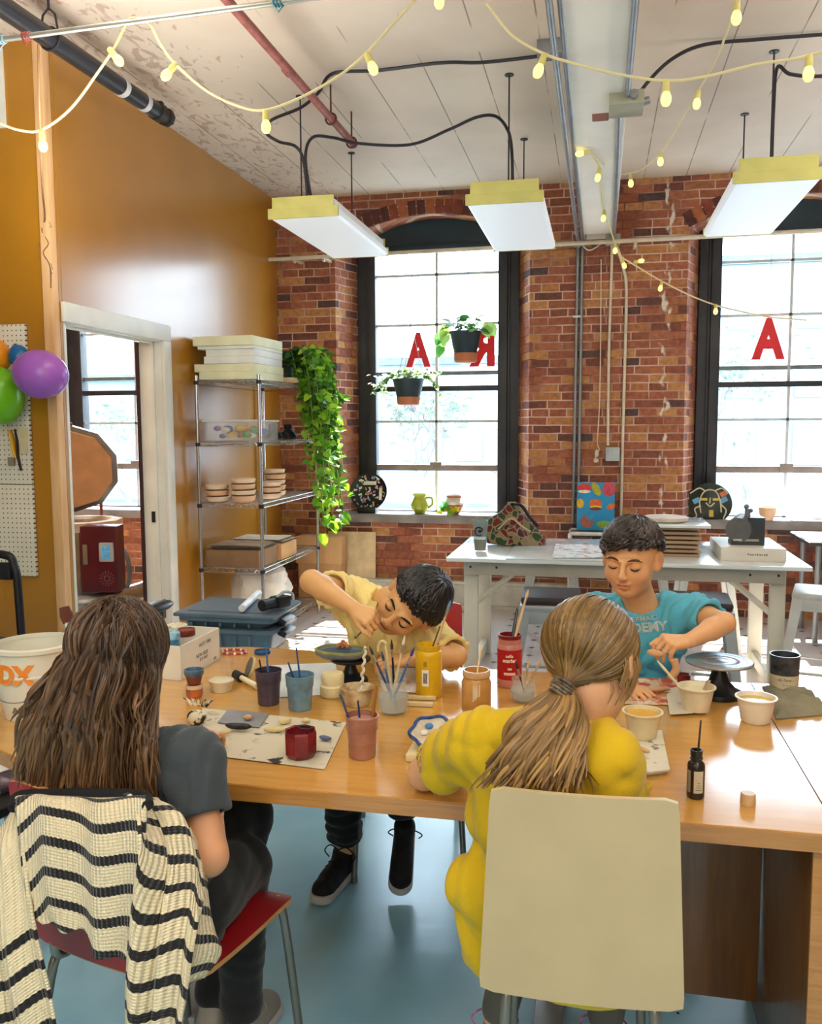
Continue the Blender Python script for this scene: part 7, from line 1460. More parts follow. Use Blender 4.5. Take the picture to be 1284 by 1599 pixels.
stool(Vector((0.17, 2.93, 0)), 0.46, SG, SG, 'low grey stool the child in blue sits on', None, 0.0, 0.30)
q = T(20, 1232, 0.47); t = thing('black_chair', 'black chair pushed under the left end of the table', 'chair', (q.x, q.y, 0)); mb = MB(); mb.box((q.x-0.09, q.y+0.05, 0.455), (0.36, 0.36, 0.03), R(-12), 0.012); obj('seat', mb, BLKP2, t)
for sx in (-1, 1):
    for sy in (-1, 1): mb = MB(); mb.cyl((q.x-0.09+sx*0.14, q.y+0.05+sy*0.14, 0.445), (q.x-0.09+sx*0.17, q.y+0.05+sy*0.17, 0), 0.011); obj('leg', mb, GREYP, t)
mb = MB(); mb.box((q.x-0.09, q.y+0.06, 0.479), (0.24, 0.29, 0.016), R(-25), 0.002); bk = solo('book', mb, print_mat('book_cover', '#4a3a48', ['#7d6674', '#a89fa8'], 10, 0.55), 'dark covered book lying on the black chair', 'book')
mb = MB(); mb.box((q.x-0.13, q.y+0.10, 0.4895), (0.12, 0.16, 0.003), R(-25)); solo('white_paper', mb, mat('white_paper', '#ece8e2'), 'white paper on the dark book on the black chair', 'paper')
# ================================================================== PEOPLE (one blended surface per body, cloth and hair as children)
class Vox:
    def __init__(s, lo, hi, h):
        s.lo = np.array(lo, np.float32); s.h = h; s.n = np.ceil((np.array(hi)-np.array(lo))/h).astype(int)+1; s.F = np.full(s.n, 0.2, np.float32)
    def region(s, a, b):
        i0 = np.clip(np.floor((np.array(a)-s.lo)/s.h).astype(int), 0, s.n); i1 = np.clip(np.ceil((np.array(b)-s.lo)/s.h).astype(int)+1, 0, s.n)
        if np.any(i1 <= i0): return None, None
        sl = tuple(slice(i0[k], i1[k]) for k in range(3)); ax = [s.lo[k]+s.h*np.arange(i0[k], i1[k], dtype=np.float32) for k in range(3)]
        return sl, np.meshgrid(*ax, indexing='ij', sparse=True)
    def put(s, fn, a, b, k, mode='u'):
        m_ = max(k, 0.0)+3*s.h+0.012
        sl, g = s.region(np.array(a)-m_, np.array(b)+m_)
        if sl is None: return s
        d = fn(*g); f = s.F[sl]
        if mode == 'u':
            if k > 0: hh = np.clip(0.5+0.5*(f-d)/k, 0, 1); s.F[sl] = f*(1-hh)+d*hh-k*hh*(1-hh)
            else: s.F[sl] = np.minimum(f, d)
        else:
            d = -d
            if k > 0: hh = np.clip(0.5-0.5*(f-d)/k, 0, 1); s.F[sl] = f*(1-hh)+d*hh+k*hh*(1-hh)
            else: s.F[sl] = np.maximum(f, d)
        return s
    def cap(s, a, b, ra, rb=None, k=0.012, mode='u'):
        rb = ra if rb is None else rb; a = np.array(a, float); b = np.array(b, float); ab = b-a; L2 = max(1e-9, ab@ab)
        def fn(x, y, z):
            t = np.clip(((x-a[0])*ab[0]+(y-a[1])*ab[1]+(z-a[2])*ab[2])/L2, 0, 1)
            return np.sqrt((x-a[0]-t*ab[0])**2+(y-a[1]-t*ab[1])**2+(z-a[2]-t*ab[2])**2)-(ra+(rb-ra)*t)
        r = max(ra, rb); return s.put(fn, np.minimum(a, b)-r, np.maximum(a, b)+r, k, mode)
    def chain(s, pts, rs, k=0.012):
        for i in range(len(pts)-1): s.cap(pts[i], pts[i+1], rs[i], rs[i+1], k)
        return s
    def ell(s, c, r, M=None, k=0.015, mode='u'):
        c = np.array(c, float); Mi = np.array(M).T if M is not None else np.eye(3); r = np.array(r, float)
        def fn(x, y, z):
            p = [Mi[i, 0]*(x-c[0])+Mi[i, 1]*(y-c[1])+Mi[i, 2]*(z-c[2]) for i in range(3)]
            k0 = np.sqrt(sum((p[i]/r[i])**2 for i in range(3))); k1 = np.sqrt(sum((p[i]/r[i]**2)**2 for i in range(3)))+1e-9
            return k0*(k0-1)/k1
        R_ = max(r); return s.put(fn, c-R_, c+R_, k, mode)
    def plane(s, p, n, mode='cut', box=None):
        """removes what lies on the n side of the plane"""
        p = np.array(p, float); n = np.array(n, float); n /= np.linalg.norm(n); a, b = box if box else (s.lo, s.lo+s.h*s.n); sl, g = s.region(a, b)
        if sl is not None: d = (g[0]-p[0])*n[0]+(g[1]-p[1])*n[1]+(g[2]-p[2])*n[2]; s.F[sl] = np.maximum(s.F[sl], d)
        return s
    def wrinkle(s, seed, amp, fr, n=4, stretch=(1, 1, 1)):
        rg = np.random.RandomState(seed); K = rg.normal(size=(n, 3))*fr*np.array(stretch); ph = rg.uniform(0, 6.28, n); _, g = s.region(s.lo, s.lo+s.h*(s.n-1)); m_ = np.abs(s.F) < 0.03
        acc = 0
        for i in range(n): acc = acc+(2*np.abs(np.sin(0.5*(K[i, 0]*g[0]+K[i, 1]*g[1]+K[i, 2]*g[2]+ph[i]+1.8*np.sin(22*g[2]+K[i, 0]*0.3*g[0]+ph[i])+1.2*np.sin(19*g[0]+ph[-1-i]))))-1.1)
        s.F = np.where(m_, s.F-amp*acc/n, s.F).astype(np.float32); return s
    def nets(s):
        F = s.F; S = F < 0; c = np.zeros(np.array(F.shape)-1, np.int8); O = [(i, j, k) for i in (0, 1) for j in (0, 1) for k in (0, 1)]; N = F.shape
        sub = lambda A, o: A[o[0]:N[0]-1+o[0], o[1]:N[1]-1+o[1], o[2]:N[2]-1+o[2]]
        for o in O: c += sub(S, o)
        ijk = np.argwhere((c > 0) & (c < 8)); idx = np.full(c.shape, -1, np.int32); idx[tuple(ijk.T)] = np.arange(len(ijk))
        acc = np.zeros((len(ijk), 3)); cnt = np.zeros(len(ijk))
        for a in O:
            for ax in range(3):
                if a[ax]: continue
                b = list(a); b[ax] = 1; f0 = F[tuple((ijk+np.array(a)).T)]; f1 = F[tuple((ijk+np.array(b)).T)]; m_ = (f0 < 0) != (f1 < 0); t = f0[m_]/(f0[m_]-f1[m_]); p = np.tile(np.array(a, float), (m_.sum(), 1)); p[:, ax] += t; acc[m_] += p; cnt[m_] += 1
        V = s.lo+s.h*(ijk+acc/cnt[:, None]); faces = []
        for ax in range(3):
            u, w = [(1, 2), (2, 0), (0, 1)][ax]; sa = [slice(None)]*3; sb = [slice(None)]*3; sa[ax] = slice(0, -1); sb[ax] = slice(1, None)
            A = S[tuple(sa)]; B = S[tuple(sb)]; q = np.argwhere(A != B); q = q[(q[:, u] > 0) & (q[:, w] > 0) & (q[:, u] < N[u]-1) & (q[:, w] < N[w]-1)]
            def cell(du, dw): r = q.copy(); r[:, u] -= du; r[:, w] -= dw; return idx[tuple(r.T)]
            f = np.stack([cell(1, 1), cell(0, 1), cell(0, 0), cell(1, 0)], 1); ins = A[tuple(q.T)]; f[~ins] = f[~ins][:, ::-1]; faces.append(f)
        return V, np.concatenate(faces)
    def build(s, name, m, parent, color=None, relax=1):
        V, Q = s.nets()
        for _ in range(relax):   # light smoothing of the grid pattern
            E_ = np.concatenate([Q[:, [0, 1]], Q[:, [1, 2]], Q[:, [2, 3]], Q[:, [3, 0]]]); A = np.zeros_like(V); n = np.zeros(len(V)); np.add.at(A, E_[:, 0], V[E_[:, 1]]); np.add.at(A, E_[:, 1], V[E_[:, 0]]); np.add.at(n, E_[:, 0], 1); np.add.at(n, E_[:, 1], 1); V = V*0.45+0.55*A/np.maximum(n, 1)[:, None]
        me = bpy.data.meshes.new(name); me.from_pydata(V.tolist(), [], Q.tolist()); me.update()
        cols = None if color is None else color(V)
        return link(name, me, m, parent, True, 180, cols)
    def yfront(s, x, z):
        """first surface met coming from the -Y side"""
        i = int(round((x-s.lo[0])/s.h)); k = int(round((z-s.lo[2])/s.h)); col = s.F[min(max(i, 0), s.n[0]-1), :, min(max(k, 0), s.n[2]-1)]; j = np.argmax(col < 0)
        return s.lo[1]+s.h*(j-1+(col[j-1]/(col[j-1]-col[j]) if j > 0 else 0))
    def onto(s, p, d, L=0.08):
        """march from p along d to the surface"""
        p = np.array(p, float); d = np.array(d, float); d /= np.linalg.norm(d)
        for t in np.arange(0, L, s.h*0.4):
            q = (p+d*t-s.lo)/s.h; i = np.round(q).astype(int)
            if np.all(i >= 0) and np.all(i < s.n) and s.F[tuple(i)] < s.h*0.3: return Vector(p+d*t)
        return Vector(p)
def NV(v): return np.array(v, float)
def hframe(L, F, U):
    F = NV(F); F /= np.linalg.norm(F); U = NV(U); U = U-F*(U@F); U /= np.linalg.norm(U); R_ = np.cross(F, U)     # person's right, forward, up
    return np.stack([R_, F, U], 1)
def add_head(v, c, H, s, face=True, neck=None, nr=0.044):
    P = lambda x, y, z: NV(c)+H @ (NV((x, y, z))*s); E = lambda x, y, z, a, b, d, k=0.012, mode='u', M=None: v.ell(P(x, y, z), NV((a, b, d))*s, H if M is None else H @ M, k*s, mode); C = lambda a, b, ra, rb, k=0.01, mode='u': v.cap(P(*a), P(*b), ra*s, rb*s, k*s, mode)
    if neck is not None: v.cap(P(0, -0.012, -0.055), neck, nr*s, nr*1.12*s, 0.02)
    E(0, -0.012, 0.030, .072, .090, .076); E(0, 0.024, -0.030, .058, .060, .066, .03); E(0, 0.050, -0.080, .026, .024, .022, .03); E(0, 0.000, -0.055, .050, .050, .045, .03)
    for q in (-1, 1):
        M = np.array(Matrix.Rotation(q*R(24), 3, 'Z')); E(q*.076, -.010, -.004, .009, .019, .031, .006, 'u', M); E(q*.085, -.006, .000, .005, .010, .019, .005, 'd', M); E(q*.073, .000, -.022, .009, .010, .012, .008)
    if face:
        for q in (-1, 1):
            E(q*.033, .060, -.030, .026, .024, .026, .02); E(q*.031, .101, .000, .020, .016, .0135, .012, 'd'); E(q*.031, .0735, -.001, .0155, .0145, .0135, .005); C((q*.012, .088, .017), (q*.045, .077, .018), .007, .006, .012)
            C((q*.019, .0885, -.0075), (q*.042, .0815, -.0055), .0012, .0012, .002, 'd'); C((q*.018, .088, .0095), (q*.043, .081, .0095), .0012, .0012, .003, 'd')
            E(q*.0095, .098, -.031, .0075, .0085, .006, .006)
        C((0, .088, .010), (0, .104, -.024), .0065, .0095, .010); E(0, .105, -.027, .0095, .009, .0075, .006)
        for q in (-1, 1): E(q*.006, .104, -.0355, .0032, .004, .003, .003, 'd')
        E(0, .086, -.050, .020, .010, .0052, .007); E(0, .0845, -.0605, .017, .0105, .0062, .007); E(0, .100, -.0553, .022, .0075, .0017, .003, 'd'); E(0, .079, -.072, .016, .010, .005, .008, 'd')
    return P
def add_hand(v, w, d, n, tside, s, curl, spread=0.12, thumb=(0.6, 0.4), wrist_r=0.021):
    """palm and five fingers; d towards the fingers, n out of the back of the hand, tside = thumb side"""
    w, d, n = NV(w), NV(d), NV(n); d /= np.linalg.norm(d); n = n-d*(n@d); n /= np.linalg.norm(n); l = np.cross(d, n); l = l if l@NV(tside) > 0 else -l
    kn = []
    for i, (o, L) in enumerate(((0.030, .080), (0.010, .084), (-0.011, .079), (-0.029, .070))):
        k = w+d*L*s+l*o*s+n*(0.003-0.00006*abs(i-1.4)*60*0)*s; kn.append(k); v.cap(w+l*o*0.45*s+d*0.008*s, k, .0125*s, .0105*s, .010*s)
    v.ell(w+d*.045*s-n*.006*s, NV((.032, .038, .013))*s, np.stack([l, d, n], 1), .012*s)
    tips = []
    for i, (k, L) in enumerate(zip(kn, (.072, .080, .074, .058))):
        a = 0.0; p = k; sp = spread*(1.5-i)
        for j, (f, ang) in enumerate(zip((.46, .30, .24), curl[i] if isinstance(curl[0], (tuple, list)) else curl)):
            a += ang; q = p+((d*math.cos(a)-n*math.sin(a))+l*math.sin(sp)*math.cos(a))*L*f*s; v.cap(p, q, (.0090, .0083, .0076)[j]*s, (.0083, .0076, .0062)[j]*s, .0035*s); p = q
        tips.append(p)
    t0 = w+d*.018*s+l*.022*s-n*.004*s; dirs = d*math.cos(thumb[0])+l*math.sin(thumb[0])-n*0.25; p = t0
    for j, (L, f) in enumerate(((.040, 0), (.032, .5), (.026, 1.0))):
        dd = dirs*(1-f*thumb[1])+(d*0.9-n*0.5-l*0.15)*f*thumb[1]; dd /= np.linalg.norm(dd); q = p+dd*L*s; v.cap(p, q, (.0135, .0100, .0088)[j]*s, (.0102, .0090, .0068)[j]*s, .008*s); p = q
    tips.append(p); return tips
SKIN = lambda key: attr_mat(key, rough=0.48, spec=0.4, sss=0.12, var=0.05)
def skin_col(base, P, s, lip='#b5655a'):
    b = NV(srgb(base)[:3]); lp = NV(srgb(lip)[:3])
    def f(V):
        c = np.tile(b, (len(V), 1))
        for (x, y, z, r, w, cc) in ((0, .094, -.0505, .010, .45, lp), (.009, .092, -.0515, .008, .4, lp), (-.009, .092, -.0515, .008, .4, lp), (0, .094, -.060, .009, .5, lp), (.008, .09, -.060, .007, .4, lp), (-.008, .09, -.060, .007, .4, lp), (.04, .075, -.03, .025, .25, lp), (-.04, .075, -.03, .025, .25, lp), (0, .11, -.027, .012, .2, lp), (.08, -.01, 0, .03, .3, lp), (-.08, -.01, 0, .03, .3, lp)):
            d = np.linalg.norm(V-P(x, y, z), axis=1)/(r*s); k = (np.clip(1.25-d, 0, 1)*w)[:, None]; c = c*(1-k)+cc*k
        return c
    return f
def face_hair(v, P, H, s, parent, col):
    m = mat('brow_'+col[1:], col, rough=0.7, var=0.0); mb = MB()
    for q in (-1, 1):
        pts = [v.onto(P(q*x, .125, z), -H[:, 1]) for x, z in ((.013, .018), (.025, .0215), (.038, .0215), (.050, .016))]; mb = MB(); mb.tube(bez(pts, 4), [0.0022*s]*3+[0.0034*s]*7+[0.0015*s]*3, 6); obj('eyebrow', mb, m, parent)
        pts = [v.onto(P(q*x, .125, z), -H[:, 1]) for x, z in ((.017, -.0055), (.025, -.0090), (.034, -.0094), (.045, -.0045))]; mb = MB(); mb.tube(bez(pts, 4), [0.0010]*2+[0.0022*s]*9+[0.0010]*2, 6); obj('eyelashes', mb, mat('lash', '#2a1a14', rough=0.7, var=0), parent)
    pts = [v.onto(P(x, .13, z), -H[:, 1])-Vector(H[:, 1])*.0006 for x, z in ((-.0195, -.0550), (-.011, -.0552), (0, -.0558), (.011, -.0552), (.0195, -.0550))]; mb = MB(); mb.tube(bez(pts, 4), [0.0006]*3+[0.0014*s]*11+[0.0006]*3, 6); obj('mouth_line', mb, mat('mouth_line', '#8a453a', rough=0.5, var=0), parent)
HAIRM = attr_mat('hair', rough=0.36, spec=0.5, aniso=0.4)
def lock(mb, pts, w, col, flat=0.45, seg=6, hint=(0, 0, 1)):
    n = len(pts); mb.color(col); rs = [w*(0.55+0.45*min(1, 4*i/n))*(1.0 if i < n*0.6 else max(0.06, 1-((i-n*0.6)/(n*0.4))**1.6)) for i in range(n)]; mb.tube(pts, rs, seg, flat=flat, hint=hint)
def shade(rng, a, b, t=None):
    t = rng.random() if t is None else t; ca, cb = [[int(c[i:i+2], 16)/255 for i in (1, 3, 5)] for c in (a, b)]; return tuple(x+(y-x)*t for x, y in zip(ca, cb))
def short_hair(P, H, s, parent, seed, c1, c2, n=620, ends=(66, 92, 122), whorl=(0.12, -0.35, 0.93), w=0.0075, lift=0.10, fall=None, messy=0.2, sweep=0.0):
    """short locks lying over the skull, combed away from the crown"""
    rng = random.Random(seed); mb = MB(); wz = NV(whorl)/np.linalg.norm(whorl); M = NV(frame(whorl, (0, 1, 0))); r = NV((.076, .095, .081)); cen = NV((0, -.012, .030))
    def surf(th, ph, k):
        d = M @ NV((math.sin(th)*math.cos(ph), math.sin(th)*math.sin(ph), math.cos(th))); return d, cen+d*k/np.sqrt(((d/r)**2).sum())
    base = MB(); base.color(c1); G = []
    for i in range(49):
        row = []; ph = 2*PI*i/48
        for j in range(17):
            te = endang(surf, ph, ends); d, q = surf(max(1e-3, te*.80*j/16), ph, 1.0 if j == 16 else 1.05); row.append(Vector(P(*q)))
        G.append(row)
    base.grid(G)
    for k in range(n):
        ph = rng.uniform(0, 2*PI); te = endang(surf, ph, ends); t0 = te*math.sqrt(rng.uniform(0.0, 0.90)); t1 = min(te+rng.uniform(-0.38, 0.10), t0+rng.uniform(0.5, 1.0)); pts = []; tw = rng.gauss(0, messy)+sweep*math.sin(ph*2+1.1); lf = rng.uniform(0.4, 1.3)*lift; m_ = 7
        for i in range(m_):
            f = i/(m_-1); d, q = surf(t0+(t1-t0)*f, ph+tw*f/max(0.35, math.sin(t0+0.2)), 1.045+lf*math.sin(PI*min(1, f*1.05))**0.8*0.9+0.01*rng.random()); p = Vector(P(*q)); 
            if fall and f > 0.5: p += Vector(fall)*(f-0.5)**2*rng.uniform(0.6, 1.4)
            pts.append(p)
        lock(mb, pts, w*s*rng.uniform(0.7, 1.3), shade(rng, c1, c2, rng.random()**1.5), hint=tuple(H[:, 2]))
    b0 = len(mb.v); mb.v += base.v; mb.c += [srgb(c1)[:3]]*len(base.v); mb.f += [tuple(i+b0 for i in f) for f in base.f]; mb.mi += [0]*len(base.f)
    obj('hair', mb, HAIRM, parent, colored=True, angle=80)
def endang(surf, ph, ends):
    d, _ = surf(PI/2, ph, 1.0); fr, sd, bk = ends; y = d[1]/max(1e-6, math.hypot(d[0], d[1])); return R(sd+(fr-sd)*max(0, y)**1.2 if y > 0 else sd+(bk-sd)*(-y)**1.1)
def torso(v, pel, chest, shl, shr, fwd, g=0.0, k=0.03, w=0.115, dp=0.085, belly=1.0, nb=None):
    pel, chest, shl, shr = map(NV, (pel, chest, shl, shr)); U = chest-pel; L = np.linalg.norm(U); X = shr-shl; H = hframe(None, fwd, U); M = H
    v.ell(pel+U*0.02, (w+g+.008, dp+g+.008, .105+g), M, k); v.ell(pel+U*0.45, ((w-.008)*belly+g, (dp-.006)*belly+g, L*0.42+g), M, k); v.ell(pel+U*0.95, (w+g, dp+g, L*0.36+g), M, k)
    up = U/L; v.cap(shl-up*.012, shr-up*.012, .040+g, .040+g, k); v.cap(chest+up*.03, (shl+shr)/2+up*.012, .060+g*.6, .050+g*.6, k)
    if nb is not None:
        for q in (shl, shr): v.cap(NV(nb)-up*.022, q*.75+NV(nb)*.25, .034+g, .040+g, .045); v.cap(q-up*.01, chest+(q-chest)*.35, .046+g, .07+g, .045)
def sleeve_cut(v, a, b, r, out=0.09):
    """open the sleeve end at b: trims past b and hollows it"""
    a, b = NV(a), NV(b); d = (b-a)/np.linalg.norm(b-a); v.plane(b, d, box=(b+d*0.05-0.095, b+d*0.05+0.095)); v.cap(b-d*0.012, b+d*0.05, r, r, 0.003, 'd')
def shoe(heel, toe, up, m, sole, parent, w=0.040, name='shoe'):
    heel, toe = NV(heel), NV(toe); f = toe-heel; L = np.linalg.norm(f); f /= L; u = NV(up); u = u-f*(u@f); u /= np.linalg.norm(u); x = np.cross(f, u); lo = np.minimum(heel, toe)-0.13; hi = np.maximum(heel, toe)+0.13; P = lambda a, b, c: heel+f*a*L+x*b+u*c
    v = Vox(lo, hi, 0.0042); v.cap(P(.14, 0, .035), P(.80, 0, .028), w*.82, w*.92, .02); v.cap(P(.10, 0, .05), P(.20, 0, .085), w*.8, w*.85, .02); v.cap(P(.25, 0, .07), P(.62, 0, .048), w*.62, w*.7, .02); v.plane(P(0, 0, .016), -u); v.plane(P(.16, 0, .108), u, box=(lo, hi)); o = v.build(name, m, parent)
    v = Vox(lo, hi, 0.0042); v.cap(P(.13, 0, .008), P(.83, 0, .008), w*.90, w*1.0, .02); v.plane(P(0, 0, .026), u); v.plane(P(0, 0, 0), -u); v.build('sole', sole, o, relax=0)
    mb = MB()
    for k in range(4): a = 0.36+0.09*k; mb.tube([P(a, -.022, .098-.035*a*1.4), P(a+.03, 0, .116-.045*a*1.5), P(a, .022, .098-.035*a*1.4)], 0.003, 6)
    q = P(.34, 0, .108); mb.tube(bez([q, q+x*.03+u*.012, q+x*.05-u*.01, q+x*.035-u*.03], 5), 0.0022, 6); mb.tube(bez([q, q-x*.03+u*.012, q-x*.06-u*.012, q-x*.05-u*.035], 5), 0.0022, 6); obj('laces', mb, m, o)
    return o
CLOTH = lambda key, c, **k: mat(key, c, rough=0.85, var=0.03, vscale=6, bump=0.25, bscale=260, sheen=0.15, **k)
PB = {}
# ---------------- child in blue
def boy_blue():
    c = NV((0.1035, 2.72, 1.100)); s = 1.07; H = hframe(None, (-.27, -.955, -.16), (0.02, -.1, 1)); base = (0.16, 2.92, 0.0)
    t = thing('person', 'person in a turquoise T-shirt with short dark hair, looking down at clay', 'person', base)
    shl, shr = W(1080, 958, 2.80), W(929, 958, 2.84); el, wl = W(1131, 973, 2.63), W(1076, 1001, 2.51); er, wr = W(905, 1045, 2.74), W(972, 1072, 2.52); pel, ch = Vector((0.16, 2.93, 0.545)), W(1003, 1005, 2.855); nb = W(1000, 944, 2.825)
    v = Vox((-.26, 2.30, 0.0), (0.62, 3.12, 1.36), 0.0037); P = add_head(v, c, H, s, True, nb)
    torso(v, pel, ch, shl, shr, (0, -1, -.1), -0.006)
    v.chain([shl, shl.lerp(el, .5), el, el.lerp(wl, .35), wl], [.040, .036, .031, .031, .0205], .012); v.chain([shr, er, er.lerp(wr, .35), wr], [.040, .031, .031, .0205], .012)
    add_hand(v, wl, NV(W(1040, 1003, 2.47))-NV(wl), (-.15, -.45, .88), (0, 1, -.2), 0.86, [(.95, .6, .4), (1.05, .6, .35), (1.15, .5, .3), (1.2, .5, .3)], 0.03, (0.5, 0.8)); add_hand(v, wr, (0.5, -.75, -.05), (-.3, -.1, .95), (.8, .5, 0), 0.78, (.5, .6, .4))
    for sx in (-1, 1): v.chain([(0.16+sx*.075, 2.93, .53), (0.16+sx*.09, 2.66, .50), (0.16+sx*.09, 2.72, .09)], [.072, .052, .036]); v.cap((0.16+sx*.09, 2.74, .045), (0.16+sx*.09, 2.60, .035), .036, .030)
    v.build('body', SKIN('skin_tan'), t, skin_col('#e2ad7c', P, s)); face_hair(v, P, H, s, t, '#4a3020')
    short_hair(P, H, s, t, 3, '#1f1a1b', '#4a3f3c', 1500, ends=(97, 97, 112), w=.0048, lift=0.085, messy=0.20, sweep=.45)
    g = 0.009; v2 = Vox((-.26, 2.45, 0.42), (0.50, 3.14, 1.10), 0.0045); torso(v2, pel, ch, shl, shr, (0, -1, -.1), g, belly=1.05, nb=nb)
    se = shl.lerp(el, .60); sr = shr.lerp(er, .66); v2.chain([shl, se], [.050, .055], .03); v2.chain([shr, sr], [.050, .055], .03); v2.cap(pel, pel+Vector((0, 0, -.05)), .13, .135, .03)
    v2.wrinkle(2, 0.013, 62, stretch=(1.3, 1, .45)); sleeve_cut(v2, shl, se, .044); sleeve_cut(v2, shr, sr, .044)
    v2.cap(nb+Vector((0, -.035, .030)), nb+Vector((0, .01, .09)), .058, .075, .004, 'd'); v2.plane((0, 0, .45), (0, 0, -1)); v2.build('t_shirt', CLOTH('turquoise_jersey', '#58b6d2'), t)
    mb = MB(); mb.tube([Vector(nb)+Vector((.061*math.cos(a), -.018+.048*math.sin(a), -.006+.026*(-math.sin(a)*-1))) for a in np.linspace(0, 2*PI, 33)[:-1]], 0.0058, 8, True); obj('collar', mb, CLOTH('teal_collar', '#2f7d90'), t)
    # lettering across the chest follows the cloth
    for body, px, py, sz, b in (('ACADEMY', 994, 988, .040, .0016), ('TYGERMAID', 997, 973, .022, .0004)):
        me = text_mesh(body, sz, 0.001, Matrix.Rotation(R(9), 3, 'Y').transposed() @ EYE3, W(px, py, 2.7), bold=b, name='chest_lettering')
        for q in me.vertices: q.co.y = v2.yfront(q.co.x, q.co.z)-0.0030
        link('chest_lettering', me, mat('white_print', '#e6efe9', rough=0.6, var=0), t, smooth=False)
    v3 = Vox((-.05, 2.5, 0.0), (0.40, 3.1, .68), 0.006)
    for sx in (-1, 1): v3.chain([(0.16+sx*.075, 2.93, .53), (0.16+sx*.09, 2.66, .50), (0.16+sx*.09, 2.72, .10)], [.088, .064, .052], .02)
    v3.plane((0, 0, .10), (0, 0, -1)); v3.build('trousers', CLOTH('grey_trousers', '#4a4e55'), t)
    # held clay and brush are things of their own
    hp = W(1024, 1020, 2.46); mb = MB(); nz = pillow_noise(77, 6, 1, 2); mb.ball(hp, (0.024, 0.012, 0.010), Matrix.Rotation(0.15, 3, 'Y'), 18, 10); solo('clay_piece', mb, mat('peach_clay', '#d3a57c'), 'peach clay piece pinched in the fingers of the child in blue', 'clay'); q0, q1 = W(1053, 1030, 2.44), W(1052, 1060, 2.44); mb = MB(); mb.tube(bez([q0, q0.lerp(q1, .5)+Vector((.006, 0, 0)), q1+Vector((-.008, 0, 0))], 6), 0.011, 10); solo('clay_piece', mb, mat('peach_clay', '#d3a57c'), 'peach clay strip dangling below the fingers of the child in blue', 'clay')
    a, b = W(1027, 1032, 2.44), W(1068, 1080, bwl.y); brush(a, b.lerp(a, 0.22), '#d9c9a0', r=0.0036, tipc='#3a3f4a', label='pale brush held by the child in blue, tip dipping to the cream bowl')
boy_blue()
